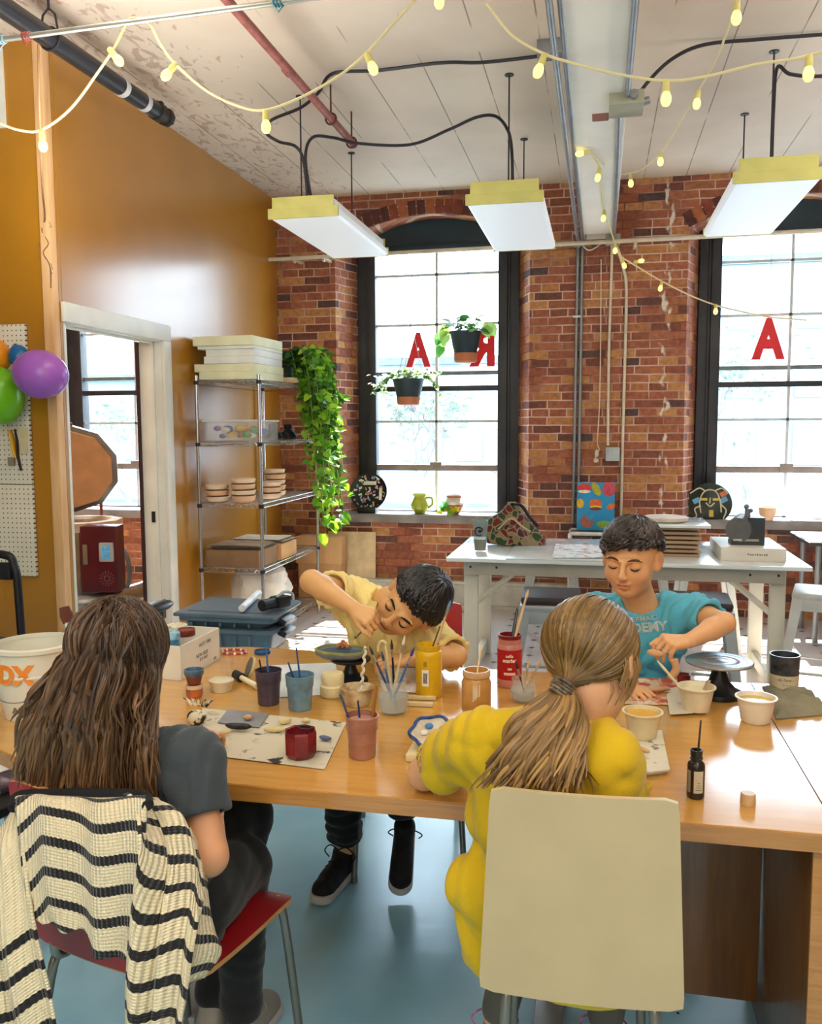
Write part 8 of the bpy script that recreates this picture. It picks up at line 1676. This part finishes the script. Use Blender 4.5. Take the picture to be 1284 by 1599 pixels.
# ---------------- leaning child in yellow polo
def boy_polo():
    c = NV((-0.537, 2.53, 0.972)); s = 1.06; H = hframe(None, (-.34, -.90, -.22), (.69, -.40, .62)); t = thing('person', 'person in a pale yellow polo with black hair, head tilted low over a painted dish', 'person', (-.66, 2.88, 0))
    shr, shl = W(546, 932, 2.74), W(672, 998, 2.66); er, wr = W(487, 908, 2.49), W(553, 951, 2.36); el, wl = W(712, 1024, 2.56), W(640, 1030, 2.47); pel, ch = Vector((-.66, 2.90, .545)), W(606, 988, 2.74); nb = W(607, 940, 2.69)
    v = Vox((-1.02, 2.18, 0.0), (-.30, 3.10, 1.16), 0.0037); P = add_head(v, c, H, s, True, nb, 0.042); torso(v, pel, ch, shr, shl, (0, -1, -.3), -0.006)
    v.chain([shr, er, er.lerp(wr, .3), wr], [.040, .034, .034, .022], .012); v.chain([shl, el, el.lerp(wl, .35), wl], [.040, .032, .031, .021], .012)
    add_hand(v, wr, NV(W(585, 968, 2.33))-NV(wr), (.25, -.72, .6), (.2, .2, -1), 0.80, [(.9, 1.0, .6), (1.1, 1.1, .6), (1.2, 1.1, .6), (1.3, 1.1, .6)], 0.06, (0.5, 0.9), )
    add_hand(v, wl, NV(W(588, 1032, 2.46))-NV(wl), (0, -.3, .95), (0, 1, 0), 0.78, (.35, .5, .35), 0.14)
    kn = [Vector((-.80, 2.62, .50)), Vector((-.58, 2.62, .50))]; an = [Vector((-.80, 2.685, .11)), Vector((-.615, 2.735, .22))]
    for k_, a_, sx in zip(kn, an, (-1, 1)): v.chain([(-.66+sx*.07, 2.91, .53), k_, a_], [.072, .050, .034])
    v.build('body', SKIN('skin_tan'), t, skin_col('#dcab74', P, s)); face_hair(v, P, H, s, t, '#1d1714')
    short_hair(P, H, s, t, 6, '#0b0c10', '#1d2026', 1700, ends=(88, 94, 112), w=.0042, lift=0.07, messy=0.10, whorl=(0.05, -0.30, 0.95), fall=(0.0, -.01, -0.05))
    g = .011; v2 = Vox((-1.02, 2.34, .44), (-.34, 3.12, 1.08), 0.0045); torso(v2, pel, ch, shr, shl, (0, -1, -.3), g, belly=1.12, nb=nb); se, sl = shr.lerp(er, .52), shl.lerp(el, .9)
    v2.chain([shr, se], [.050, .058], .03); v2.chain([shl, sl], [.050, .055], .03); v2.cap(pel, pel+Vector((0, 0, -.06)), .14, .145, .03); v2.wrinkle(8, 0.015, 60, stretch=(1.4, 1, .5)); sleeve_cut(v2, shr, se, .047); sleeve_cut(v2, shl, sl, .044); v2.cap(nb+Vector((0, -.02, .02)), nb+Vector((.03, -.05, .09)), .050, .07, .004, 'd'); v2.plane((0, 0, .47), (0, 0, -1))
    v2.build('polo_shirt', CLOTH('pale_yellow_pique', '#f2de92'), t)
    mb = MB(); G = [[nb+Vector((r_*math.cos(a), -.014+r_*.85*math.sin(a), z+.028*math.cos(a-2.4)*0+.012*math.sin(a))) for r_, z in ((.052, .016), (.058, .022), (.078, -.012), (.074, -.014))] for a in np.linspace(-1.2, 4.34, 30)]; mb.grid(G); obj('collar', mb, CLOTH('polo_collar', '#e6d084'), t)
    v3 = Vox((-1.0, 2.45, .05), (-.40, 3.1, .70), 0.005)
    for k_, a_, sx in zip(kn, an, (-1, 1)): v3.chain([(-.66+sx*.07, 2.91, .53), k_, k_.lerp(a_, .9)], [.090, .064, .056], .02)
    v3.wrinkle(4, .012, 60, stretch=(.6, .6, 1.6)); 
    for k_, a_ in zip(kn, an): v3.plane(k_.lerp(a_, .92), a_-k_, box=(NV(a_)-.12, NV(a_)+.12))
    v3.build('trousers', CLOTH('black_trousers', '#16181d'), t); BS = mat('black_knit_shoe', '#141519', rough=0.7, var=.05, bump=.3, bscale=200); WS = mat('white_sole', '#cfcac6', rough=.5)
    shoe((-.80, 2.73, .008), (-.84, 2.49, .008), (0, 0, 1), BS, WS, t); shoe((-.62, 2.79, .15), (-.595, 2.585, .012), (0, .35, 1), BS, WS, t)
    h = Vector(wr)+(W(585, 968, 2.33)-Vector(wr)).normalized()*.075; brush(W(582, 970, 2.335), W(559, 992, 2.50), '#3f7a3a', r=.0034, tipc='#2c4a70', label='green handled brush in the raised fist over the painted dish')
boy_polo()
# ---------------- girl with long hair, back to us
def girl_long():
    c = NV(W(188, 1031, 1.56)); s = 1.0; H = hframe(None, (.16, .93, -.32), (.05, .2, 1)); t = thing('person', 'person with very long brown hair and dark T-shirt, back turned', 'person', (RC.x, RC.y-0.02, 0))
    px = Vector((RC.x, RC.y-0.06, .545)); shr, shl = W(296, 1186, 1.54), W(118, 1190, 1.56); ch = (shr+shl)/2-Vector((0, -.01, .09)); nb = (shr+shl)/2+Vector((0, .0, .02)); er, wr = W(327, 1338, 1.47), Vector((W(318, 1150, 1.80).x, 1.80, .79)); el, wl = shl+Vector((-.05, .05, -.17)), shl+Vector((.10, .26, -.045)); wl.z = .785
    v = Vox((-1.30, 1.24, 0), (-.42, 2.16, 1.24), .0046); P = add_head(v, c, H, s, True, nb); torso(v, px, ch, shl, shr, (.1, 1, 0), -.006, w=.105, dp=.08)
    v.chain([shr, er, er.lerp(wr, .35), wr], [.038, .0345, .031, .020], .012); v.chain([shl, el, el.lerp(wl, .35), wl], [.038, .031, .030, .020], .012)
    add_hand(v, wr, (-.15, .9, -.12), (.1, .2, .97), (-1, 0, 0), .76, (.3, .5, .3)); add_hand(v, wl, (.5, .8, -.08), (.1, .1, .97), (1, 0, 0), .76, (.3, .5, .3))
    kr, kl = W(376, 1352, 1.83), Vector((px.x+.03, px.y+.38, .53)); fr, fl = Vector((kr.x-.02, kr.y+.03, .08)), T(332, 1562, .10)
    v.chain([px+Vector((.07, 0, -.02)), kr, fr], [.070, .050, .033]); v.chain([px+Vector((-.07, 0, -.02)), kl, fl], [.070, .050, .033]); v.build('body', SKIN('skin_fair'), t, skin_col('#d8a07a', P, s))
    v2 = Vox((-1.30, 1.26, .42), (-.46, 1.95, 1.02), .005); torso(v2, px, ch, shl, shr, (.1, 1, 0), .010, w=.105, dp=.085, belly=1.1, nb=nb); se, sl = shr.lerp(er, .60), shl.lerp(el, .6); v2.chain([shr, se], [.048, .054], .03); v2.chain([shl, sl], [.048, .054], .03); v2.cap(px, px-Vector((0, 0, .05)), .13, .14, .03); v2.wrinkle(12, .011, 60, stretch=(1.2, 1, .6)); sleeve_cut(v2, shr, se, .043); sleeve_cut(v2, shl, sl, .043); v2.cap(nb+Vector((0, .03, .03)), nb+Vector((0, .03, .1)), .055, .07, .004, 'd'); v2.plane((0, 0, .455), (0, 0, -1)); v2.build('t_shirt', CLOTH('charcoal_jersey', '#3b444b'), t)
    v3 = Vox((-1.25, 1.30, .0), (-.46, 2.15, .70), .005); v3.chain([px+Vector((.07, 0, -.02)), kr, kr.lerp(fr, .92)], [.088, .066, .048], .02); v3.chain([px+Vector((-.07, 0, -.02)), kl, kl.lerp(fl, .95)], [.088, .064, .046], .02); v3.ell(px-Vector((0, 0, .02)), (.135, .11, .075)); v3.wrinkle(5, .004, 50); v3.plane((0, 0, .085), (0, 0, -1)); v3.build('leggings', CLOTH('black_leggings', '#101114'), t)
    SN = mat('grey_sneaker', '#9a958c', rough=.7, bump=.3, bscale=120); WS = mat('white_sole', '#cfcac6'); shoe((fl.x-.0, fl.y-.05, .006), (fl.x+.03, fl.y+.16, .006), (0, 0, 1), SN, WS, t); shoe((fr.x, fr.y-.05, .006), (fr.x+.02, fr.y+.16, .006), (0, 0, 1), SN, WS, t)
    # hair: over the skull from a centre parting, then falling straight over back and shoulders
    rng = random.Random(8); mb = MB(); r = NV((.080, .100, .086)); cen = NV((0, -.014, .030)); zb = W(180, 1262, 1.45).z
    for k in range(1500):
        side = rng.choice((-1, 1)); py = rng.uniform(-.9, .8); ph = rng.uniform(0.05, 1.0)   # root along the parting, fanning out
        d0 = NV((side*0.06, py*0.9, 1.0)); a_ = rng.uniform(-.98, .55); tgt = NV((side*math.sqrt(1-min(.999, a_*a_))*1.0, a_, -0.35)); pts = []
        if k > 1020: d0 = NV((side*rng.uniform(.05, .6), rng.uniform(-.9, .1), rng.uniform(.2, 1.0))); tgt = NV((side*rng.uniform(.05, .95), -1.0, -.35))
        lay = rng.uniform(1.02, 1.12)
        for i in range(9):
            f = i/8; d = d0/np.linalg.norm(d0)*(1-f)+tgt/np.linalg.norm(tgt)*f; d /= np.linalg.norm(d); q = cen+d*lay/np.sqrt(((d/r)**2).sum()); pts.append(Vector(P(*q)))
        e = pts[-1]; L = e.z-(zb+rng.uniform(-.02, .08)+(0.10 if rng.random() < .12 else 0)); sx = (e.x-c[0]); wob = rng.uniform(0, 6.28); wa = rng.uniform(.002, .008); xx = sx*(1.0+rng.uniform(.50, .85)); bk = rng.uniform(-.055, -.015)
        for i in range(1, 12):
            f = i/11; y = e.y+(min(e.y, 1.50)+bk-e.y)*min(1, f*1.6); y = max(y, 1.43) if f > .5 else y
            pts.append(Vector((c[0]+sx+(xx-sx)*f**.9-.022*f+wa*math.sin(wob+f*7), y+wa*math.cos(wob+f*6), e.z-L*f)))
        t_ = rng.random(); n = len(pts); b0 = len(mb.v); lock(mb, pts, rng.uniform(.0028, .0062), '#000000', .42, 6, (0, 1, 0)); ca, cb = shade(rng, '#2a1c14', '#5e432b', t_), shade(rng, '#4a3424', '#96714a', rng.random()); 
        for i in range(n):
            f = max(0, (i-7)/(n-8)); col = srgb(tuple(x+(y-x)*f for x, y in zip(ca, cb)))[:3]
            for q in range(6): mb.c[b0+i*6+q] = col
    obj('hair', mb, HAIRM, t, colored=True, angle=80)
girl_long()
# ---------------- girl with blonde ponytail, back to us
def girl_pony():
    c = NV(W(926, 1032, 1.66)); s = 1.02; H = hframe(None, (.42, .80, -.42), (-.02, .30, .95)); t = thing('person', 'person with a dark blonde ponytail and bright yellow T-shirt, back turned', 'person', (ctr.x, 1.65, 0))
    px = Vector((ctr.x+.005, 1.63, .545)); shl, shr = W(750, 1154, 1.62), W(945, 1192, 1.575); ch = (shl+shr)/2-Vector((0, .0, .10)); nb = W(905, 1128, 1.63); el = Vector((W(662, 1205, 1.73).x, 1.735, .778)); wl = Vector((W(790, 1115, 1.93).x, 1.93, .80)); er, wr = Vector((W(1010, 1190, 1.75).x-.03, 1.745, .785)), Vector((W(950, 1140, 1.93).x, 1.92, .79))
    v = Vox((-.46, 1.34, 0), (.36, 2.16, 1.22), .0046); P = add_head(v, c, H, s, True, nb); torso(v, px, ch, shl, shr, (0, 1, -.1), -.006, w=.108, dp=.085)
    v.chain([shl, el, el.lerp(wl, .35), wl], [.038, .033, .030, .020], .012); v.chain([shr, er, er.lerp(wr, .35), wr], [.038, .031, .030, .020], .012); add_hand(v, wl, (.45, .85, .05), (-.3, -.1, .9), (1, -.3, 0), .76, (.3, .5, .3)); add_hand(v, wr, (-.35, .9, -.02), (.2, 0, .97), (-1, 0, 0), .76, (.4, .6, .4))
    fl, fr = T(777, 1588, .12), T(944, 1596, .12); kl, kr = Vector((px.x-.10, 2.0, .52)), Vector((px.x+.10, 2.0, .52)); v.chain([px+Vector((-.07, 0, -.02)), kl, fl], [.070, .050, .033]); v.chain([px+Vector((.07, 0, -.02)), kr, fr], [.070, .050, .033]); v.build('body', SKIN('skin_fair'), t, skin_col('#dba67e', P, s))
    v2 = Vox((-.46, 1.36, .40), (.36, 1.98, 1.0), .005); torso(v2, px+Vector((-.015, 0, 0)), ch, shl, shr, (0, 1, -.1), .007, w=.136, dp=.09, belly=1.16, nb=nb); se, sr = shl.lerp(el, .74), shr.lerp(er, .74); v2.chain([shl, se], [.046, .052], .045); v2.chain([shr, sr], [.046, .050], .045)
    bl = W(738, 1398, 1.56); v2.ell(W(772, 1386, 1.58), (.084, .055, .075), None, .05); v2.ell(W(782, 1470, 1.58), (.070, .055, .085), None, .05); v2.cap(px+Vector((0, -.01, .0)), px+Vector((0, -.01, -.04)), .135, .145, .03)
    v2.wrinkle(21, .015, 52, stretch=(1.3, 1, .5)); sleeve_cut(v2, shl, se, .048); sleeve_cut(v2, shr, sr, .048); v2.cap(nb+Vector((.01, .03, .01)), nb+Vector((.02, .06, .1)), .050, .07, .004, 'd'); v2.plane((0, 0, .475), (0, 0, -1)); v2.build('t_shirt', CLOTH('bright_yellow_jersey', '#d2b00c'), t)
    v3 = Vox((-.40, 1.42, .0), (.36, 2.12, .70), .006); v3.chain([px+Vector((-.07, 0, -.02)), kl, kl.lerp(fl, .95)], [.086, .064, .042], .02); v3.chain([px+Vector((.07, 0, -.02)), kr, kr.lerp(fr, .95)], [.086, .064, .042], .02); v3.plane((0, 0, .10), (0, 0, -1)); v3.build('leggings', CLOTH('grey_leggings', '#55564f'), t)
    PK_ = mat('pink_patterned_shoe', '#d27fae', rough=.6, color2='#8a3a66', vscale=60); WS = mat('white_sole', '#cfcac6'); shoe((fl.x, fl.y-.05, .006), (fl.x-.01, fl.y+.15, .006), (0, 0, 1), PK_, WS, t); shoe((fr.x, fr.y-.05, .006), (fr.x+.01, fr.y+.15, .006), (0, 0, 1), PK_, WS, t)
    rng = random.Random(9); mb = MB(); r = NV((.079, .099, .085)); cen = NV((0, -.013, .028)); tie = W(880, 1072, 1.555)
    Hi = H.T; td = Hi @ (NV(tie)-NV(P(*cen))); tdn = td/np.linalg.norm(td)
    def surf(d, k): d = d/np.linalg.norm(d); return Vector(P(*(cen+d*k/np.sqrt(((d/r)**2).sum()))))
    for k in range(1300):
        while True:
            d0 = NV((rng.gauss(0, 1), rng.gauss(0, 1), rng.gauss(0, 1))); d0 /= np.linalg.norm(d0); hl = (d0[2] > .42) if d0[1] > .35 else (d0[2] > -.35 if d0[1] > -.2 else d0[2] > -.72)
            if hl and d0@tdn < .97: break
        pts = []; lay = rng.uniform(1.0, 1.07); ang = math.acos(max(-1, min(1, d0@tdn))); n = 11; 
        for i in range(n):
            f = i/(n-1); w0, w1 = math.sin((1-f)*ang)/math.sin(ang), math.sin(f*ang)/math.sin(ang); d = d0*w0+tdn*w1; sag = NV((0, 0, -.10))*math.sin(PI*f)*math.sin(ang); p = surf(d+Hi @ sag*.7, lay-(.02 if f < .08 else 0)); 
            if f > .8: p = p.lerp(tie, ((f-.8)/.2)**1.3)
            pts.append(p)
        lock(mb, pts, rng.uniform(.003, .0056), shade(rng, '#5f4724', '#94723e', rng.random()**1.3), .4, 6, tuple(H[:, 2]))
    for k in range(620):   # ponytail
        a = rng.uniform(0, 2*PI); q = math.sqrt(rng.random()); ox, oy = q*math.cos(a), q*math.sin(a); L = rng.uniform(.7, 1.0); e = W(832+ox*45, 1246, 1.475); wob = rng.uniform(0, 6.28); am = rng.uniform(.006, .018); pts = []
        m1, m2 = W(862, 1120, 1.52), W(842+ox*10, 1185, 1.485)
        for i, p in enumerate(bez([tie, m1, m2, e], 6)):
            f = i/18
            if f > L: break
            sp = .012+.042*math.sin(min(1, f*1.25)*PI*.62); pts.append(p+Vector((ox*sp*1.15+am*math.sin(wob+f*8)*min(1, f*3), oy*sp*.62+am*math.cos(wob+f*7)*min(1, f*3), 0)))
        if len(pts) > 5: lock(mb, pts, rng.uniform(.0028, .0052), shade(rng, '#664a26', '#b18a50', rng.random()), .45, 6, (0, 1, 0))
    for k in range(40):   # loose wisps
        p = surf(NV((rng.uniform(.2, 1), rng.uniform(-.2, .6), rng.uniform(-.4, -.1))), 1.04); lock(mb, bez([p, p+Vector((.005, -.01, -.02)), p+Vector((-.005, -.015, -.045))], 4), .0018, '#8f6d3c')
    obj('hair', mb, HAIRM, t, colored=True, angle=80)
    mb = MB(); ax = (W(862, 1100, 1.54)-tie).normalized(); M = frame(ax)
    for k in range(5): mb.tube([tie+ax*(.006*(k-2)+.004)+M @ Vector(((.018+.003*math.sin(3*u+k))*math.cos(u), (.018+.003*math.sin(3*u+k))*math.sin(u), 0)) for u in np.linspace(0, 2*PI, 25)[:-1]], .0035, 6, True)
    obj('hair_tie', mb, mat('dark_beaded_tie', '#3a2a26', rough=.4, color2='#8a7a60', vscale=120), t)
girl_pony()

# ================================================================== STRIPED CARDIGAN OVER THE RED CHAIR
def knit_mat():
    mt = bpy.data.materials.new('striped_rib_knit'); mt.use_nodes = True; nt = mt.node_tree; b = nt.nodes['Principled BSDF']; L = nt.links.new; N = nt.nodes.new
    uv = N('ShaderNodeUVMap'); sp = N('ShaderNodeSeparateXYZ'); L(uv.outputs[0], sp.inputs[0])
    wv = N('ShaderNodeMath'); wv.operation = 'SINE'; mu = N('ShaderNodeMath'); mu.operation = 'MULTIPLY'; mu.inputs[1].default_value = 2*PI/0.0075; L(sp.outputs['X'], mu.inputs[0]); L(mu.outputs[0], wv.inputs[0])
    w2 = N('ShaderNodeMath'); w2.operation = 'SINE'; m2 = N('ShaderNodeMath'); m2.operation = 'MULTIPLY'; m2.inputs[1].default_value = 2*PI/0.0055; L(sp.outputs['Y'], m2.inputs[0]); L(m2.outputs[0], w2.inputs[0])
    md = N('ShaderNodeMath'); md.operation = 'PINGPONG'; md.inputs[1].default_value = 0.5; sc = N('ShaderNodeMath'); sc.operation = 'MULTIPLY_ADD'; sc.inputs[1].default_value = 1/0.052; sc.inputs[2].default_value = 0.0
    jag = N('ShaderNodeMath'); jag.operation = 'MULTIPLY_ADD'; jag.inputs[1].default_value = 0.0007; L(wv.outputs[0], jag.inputs[0]); L(sp.outputs['Y'], jag.inputs[2]); L(jag.outputs[0], sc.inputs[0]); L(sc.outputs[0], md.inputs[0])
    lt = N('ShaderNodeMath'); lt.operation = 'GREATER_THAN'; lt.inputs[1].default_value = 0.345; L(md.outputs[0], lt.inputs[0])
    z = N('ShaderNodeMath'); z.operation = 'GREATER_THAN'; z.inputs[1].default_value = 0.0; L(sp.outputs['Y'], z.inputs[0]); an = N('ShaderNodeMath'); an.operation = 'MULTIPLY'; L(lt.outputs[0], an.inputs[0]); L(z.outputs[0], an.inputs[1])
    mx = N('ShaderNodeMixRGB'); mx.inputs[1].default_value = srgb('#efe3c0'); mx.inputs[2].default_value = srgb('#15171d'); L(an.outputs[0], mx.inputs[0]); L(mx.outputs[0], b.inputs['Base Color']); b.inputs['Roughness'].default_value = .9; b.inputs['Sheen Weight'].default_value = .2
    h = N('ShaderNodeMath'); h.operation = 'MULTIPLY_ADD'; h.inputs[1].default_value = .35; L(w2.outputs[0], h.inputs[0]); L(wv.outputs[0], h.inputs[2]); bp = N('ShaderNodeBump'); bp.inputs['Strength'].default_value = .8; bp.inputs['Distance'].default_value = .0022; L(h.outputs[0], bp.inputs['Height']); L(bp.outputs[0], b.inputs['Normal']); return mt
KNIT = knit_mat()
CT = thing('cardigan', 'cream knitted cardigan with black stripes draped over the red chair back', 'cardigan', (RC.x, RC.y-0.25, 0.45))
def knit_panel(name, rows, n=40, m=46, fold=0.010, nf=5, v0=0.0, seed=0, th=0.006, noise=.004, skew=None, hem=None):
    """rows: left and right edge points from top to bottom; folds ripple towards the camera"""
    Ls = bez([r[0] for r in rows], 10); Rs = bez([r[1] for r in rows], 10); cum = [0]
    for i in range(1, len(Ls)): cum.append(cum[-1]+((Ls[i]-Ls[i-1]).length+(Rs[i]-Rs[i-1]).length)/2)
    nz = pillow_noise(seed, 6, 1, 12); G = []; UV = []
    for i in range(m):
        f = i/(m-1)*cum[-1]; k = max(j for j in range(len(cum)) if cum[j] <= f+1e-9); k = min(k, len(cum)-2); t_ = (f-cum[k])/max(1e-9, cum[k+1]-cum[k]); a, b = Ls[k].lerp(Ls[k+1], t_), Rs[k].lerp(Rs[k+1], t_); dn = Vector((-0.25, -1, 0.1)).normalized(); row = []; uvr = []
        for j in range(n):
            u = j/(n-1); q_ = hem(u) if hem else 1.0; f_ = f*q_; k = min(max(j_ for j_ in range(len(cum)) if cum[j_] <= f_+1e-9), len(cum)-2); t_ = (f_-cum[k])/max(1e-9, cum[k+1]-cum[k]); a, b = Ls[k].lerp(Ls[k+1], t_), Rs[k].lerp(Rs[k+1], t_); am = fold*min(1, i/8.0)*math.sin(PI*u)**.4; p = a.lerp(b, u); row.append(p+dn*(am*math.sin(u*nf*2*PI+seed+.6*math.sin(f*9))+noise*nz(p.x, p.y, p.z))+Vector((0, 0, -0.010*fold/.01*math.sin(u*nf*PI+seed)*min(1, i/10)))); uvr.append(((b-a).length*(u-.5)+seed*.0013, v0+f_+(skew(u)*min(1, i/9) if skew else 0)))
        G.append(row); UV.append(uvr)
    me = bpy.data.meshes.new(name); vs = [p for r in G for p in r]; fs = [(i*n+j, i*n+j+1, (i+1)*n+j+1, (i+1)*n+j) for i in range(m-1) for j in range(n-1)]; me.from_pydata(vs, [], fs); me.update(); ul = me.uv_layers.new(name='UVMap'); flat = [q for r in UV for q in r]
    for lp in me.loops: ul.data[lp.index].uv = flat[lp.vertex_index]
    o = link(name, me, KNIT, CT, True, 180); md = o.modifiers.new('thick', 'SOLIDIFY'); md.thickness = th; md.offset = 0; return o
Wp = lambda x, y, Y: W(x, y, Y)
yb_ = lambda x: 1.34-0.00022*(x-30)        # the chair back is nearer on the right
def row(xl, yl, Yl, xr, yr, Yr): return (W(xl, yl, Yl), W(xr, yr, Yr))
knit_panel('back_drape', [row(28, 1243, 1.405, 226, 1247, 1.375), row(24, 1252, 1.36, 228, 1256, 1.325), row(30, 1300, 1.33, 226, 1318, 1.295), row(38, 1370, 1.315, 222, 1390, 1.28), row(52, 1425, 1.305, 212, 1455, 1.27), row(68, 1442, 1.30, 200, 1508, 1.265)], fold=.009, nf=2.5, v0=-.004, seed=3, skew=lambda u: -.030*max(0, u-.3)-.035*max(0, 1-u/.22), hem=lambda u: 1-.10*math.exp(-((u-.46)/.10)**2))
knit_panel('right_front', [row(170, 1240, 1.42, 246, 1246, 1.41), row(205, 1246, 1.35, 292, 1290, 1.40), row(218, 1310, 1.285, 318, 1370, 1.38), row(208, 1400, 1.265, 312, 1420, 1.33), row(200, 1480, 1.25, 302, 1470, 1.29), row(196, 1560, 1.24, 288, 1570, 1.26), row(198, 1640, 1.235, 272, 1640, 1.25), row(200, 1700, 1.23, 268, 1700, 1.245)], fold=.013, nf=2.2, v0=.004, seed=6, skew=lambda u: -.022*u)
knit_panel('right_sleeve', [row(296, 1292, 1.43, 318, 1340, 1.47), row(300, 1380, 1.36, 322, 1400, 1.45), row(292, 1440, 1.33, 334, 1450, 1.42), row(282, 1500, 1.31, 344, 1482, 1.40), row(272, 1556, 1.30, 318, 1520, 1.37)], n=24, fold=.008, nf=1.5, v0=-.045, seed=9)
knit_panel('left_front', [row(-10, 1310, 1.40, 32, 1250, 1.40), row(-30, 1370, 1.34, 34, 1300, 1.335), row(-40, 1440, 1.31, 46, 1400, 1.305), row(-45, 1505, 1.29, 60, 1480, 1.285), row(-40, 1600, 1.27, 78, 1570, 1.27), row(-30, 1690, 1.26, 92, 1660, 1.26)], fold=.014, nf=2.2, v0=-.215, seed=11)
mb = MB(); mb.tube(bez([W(22, 1262, 1.352), W(30, 1243, 1.395), W(90, 1240, 1.395), W(160, 1240, 1.385), W(222, 1243, 1.37), W(231, 1258, 1.318)], 8), .011, 10, flat=.8)
obj('neck_band', mb, mat('black_knit', '#15171d', rough=.9, bump=.4, bscale=160), CT)
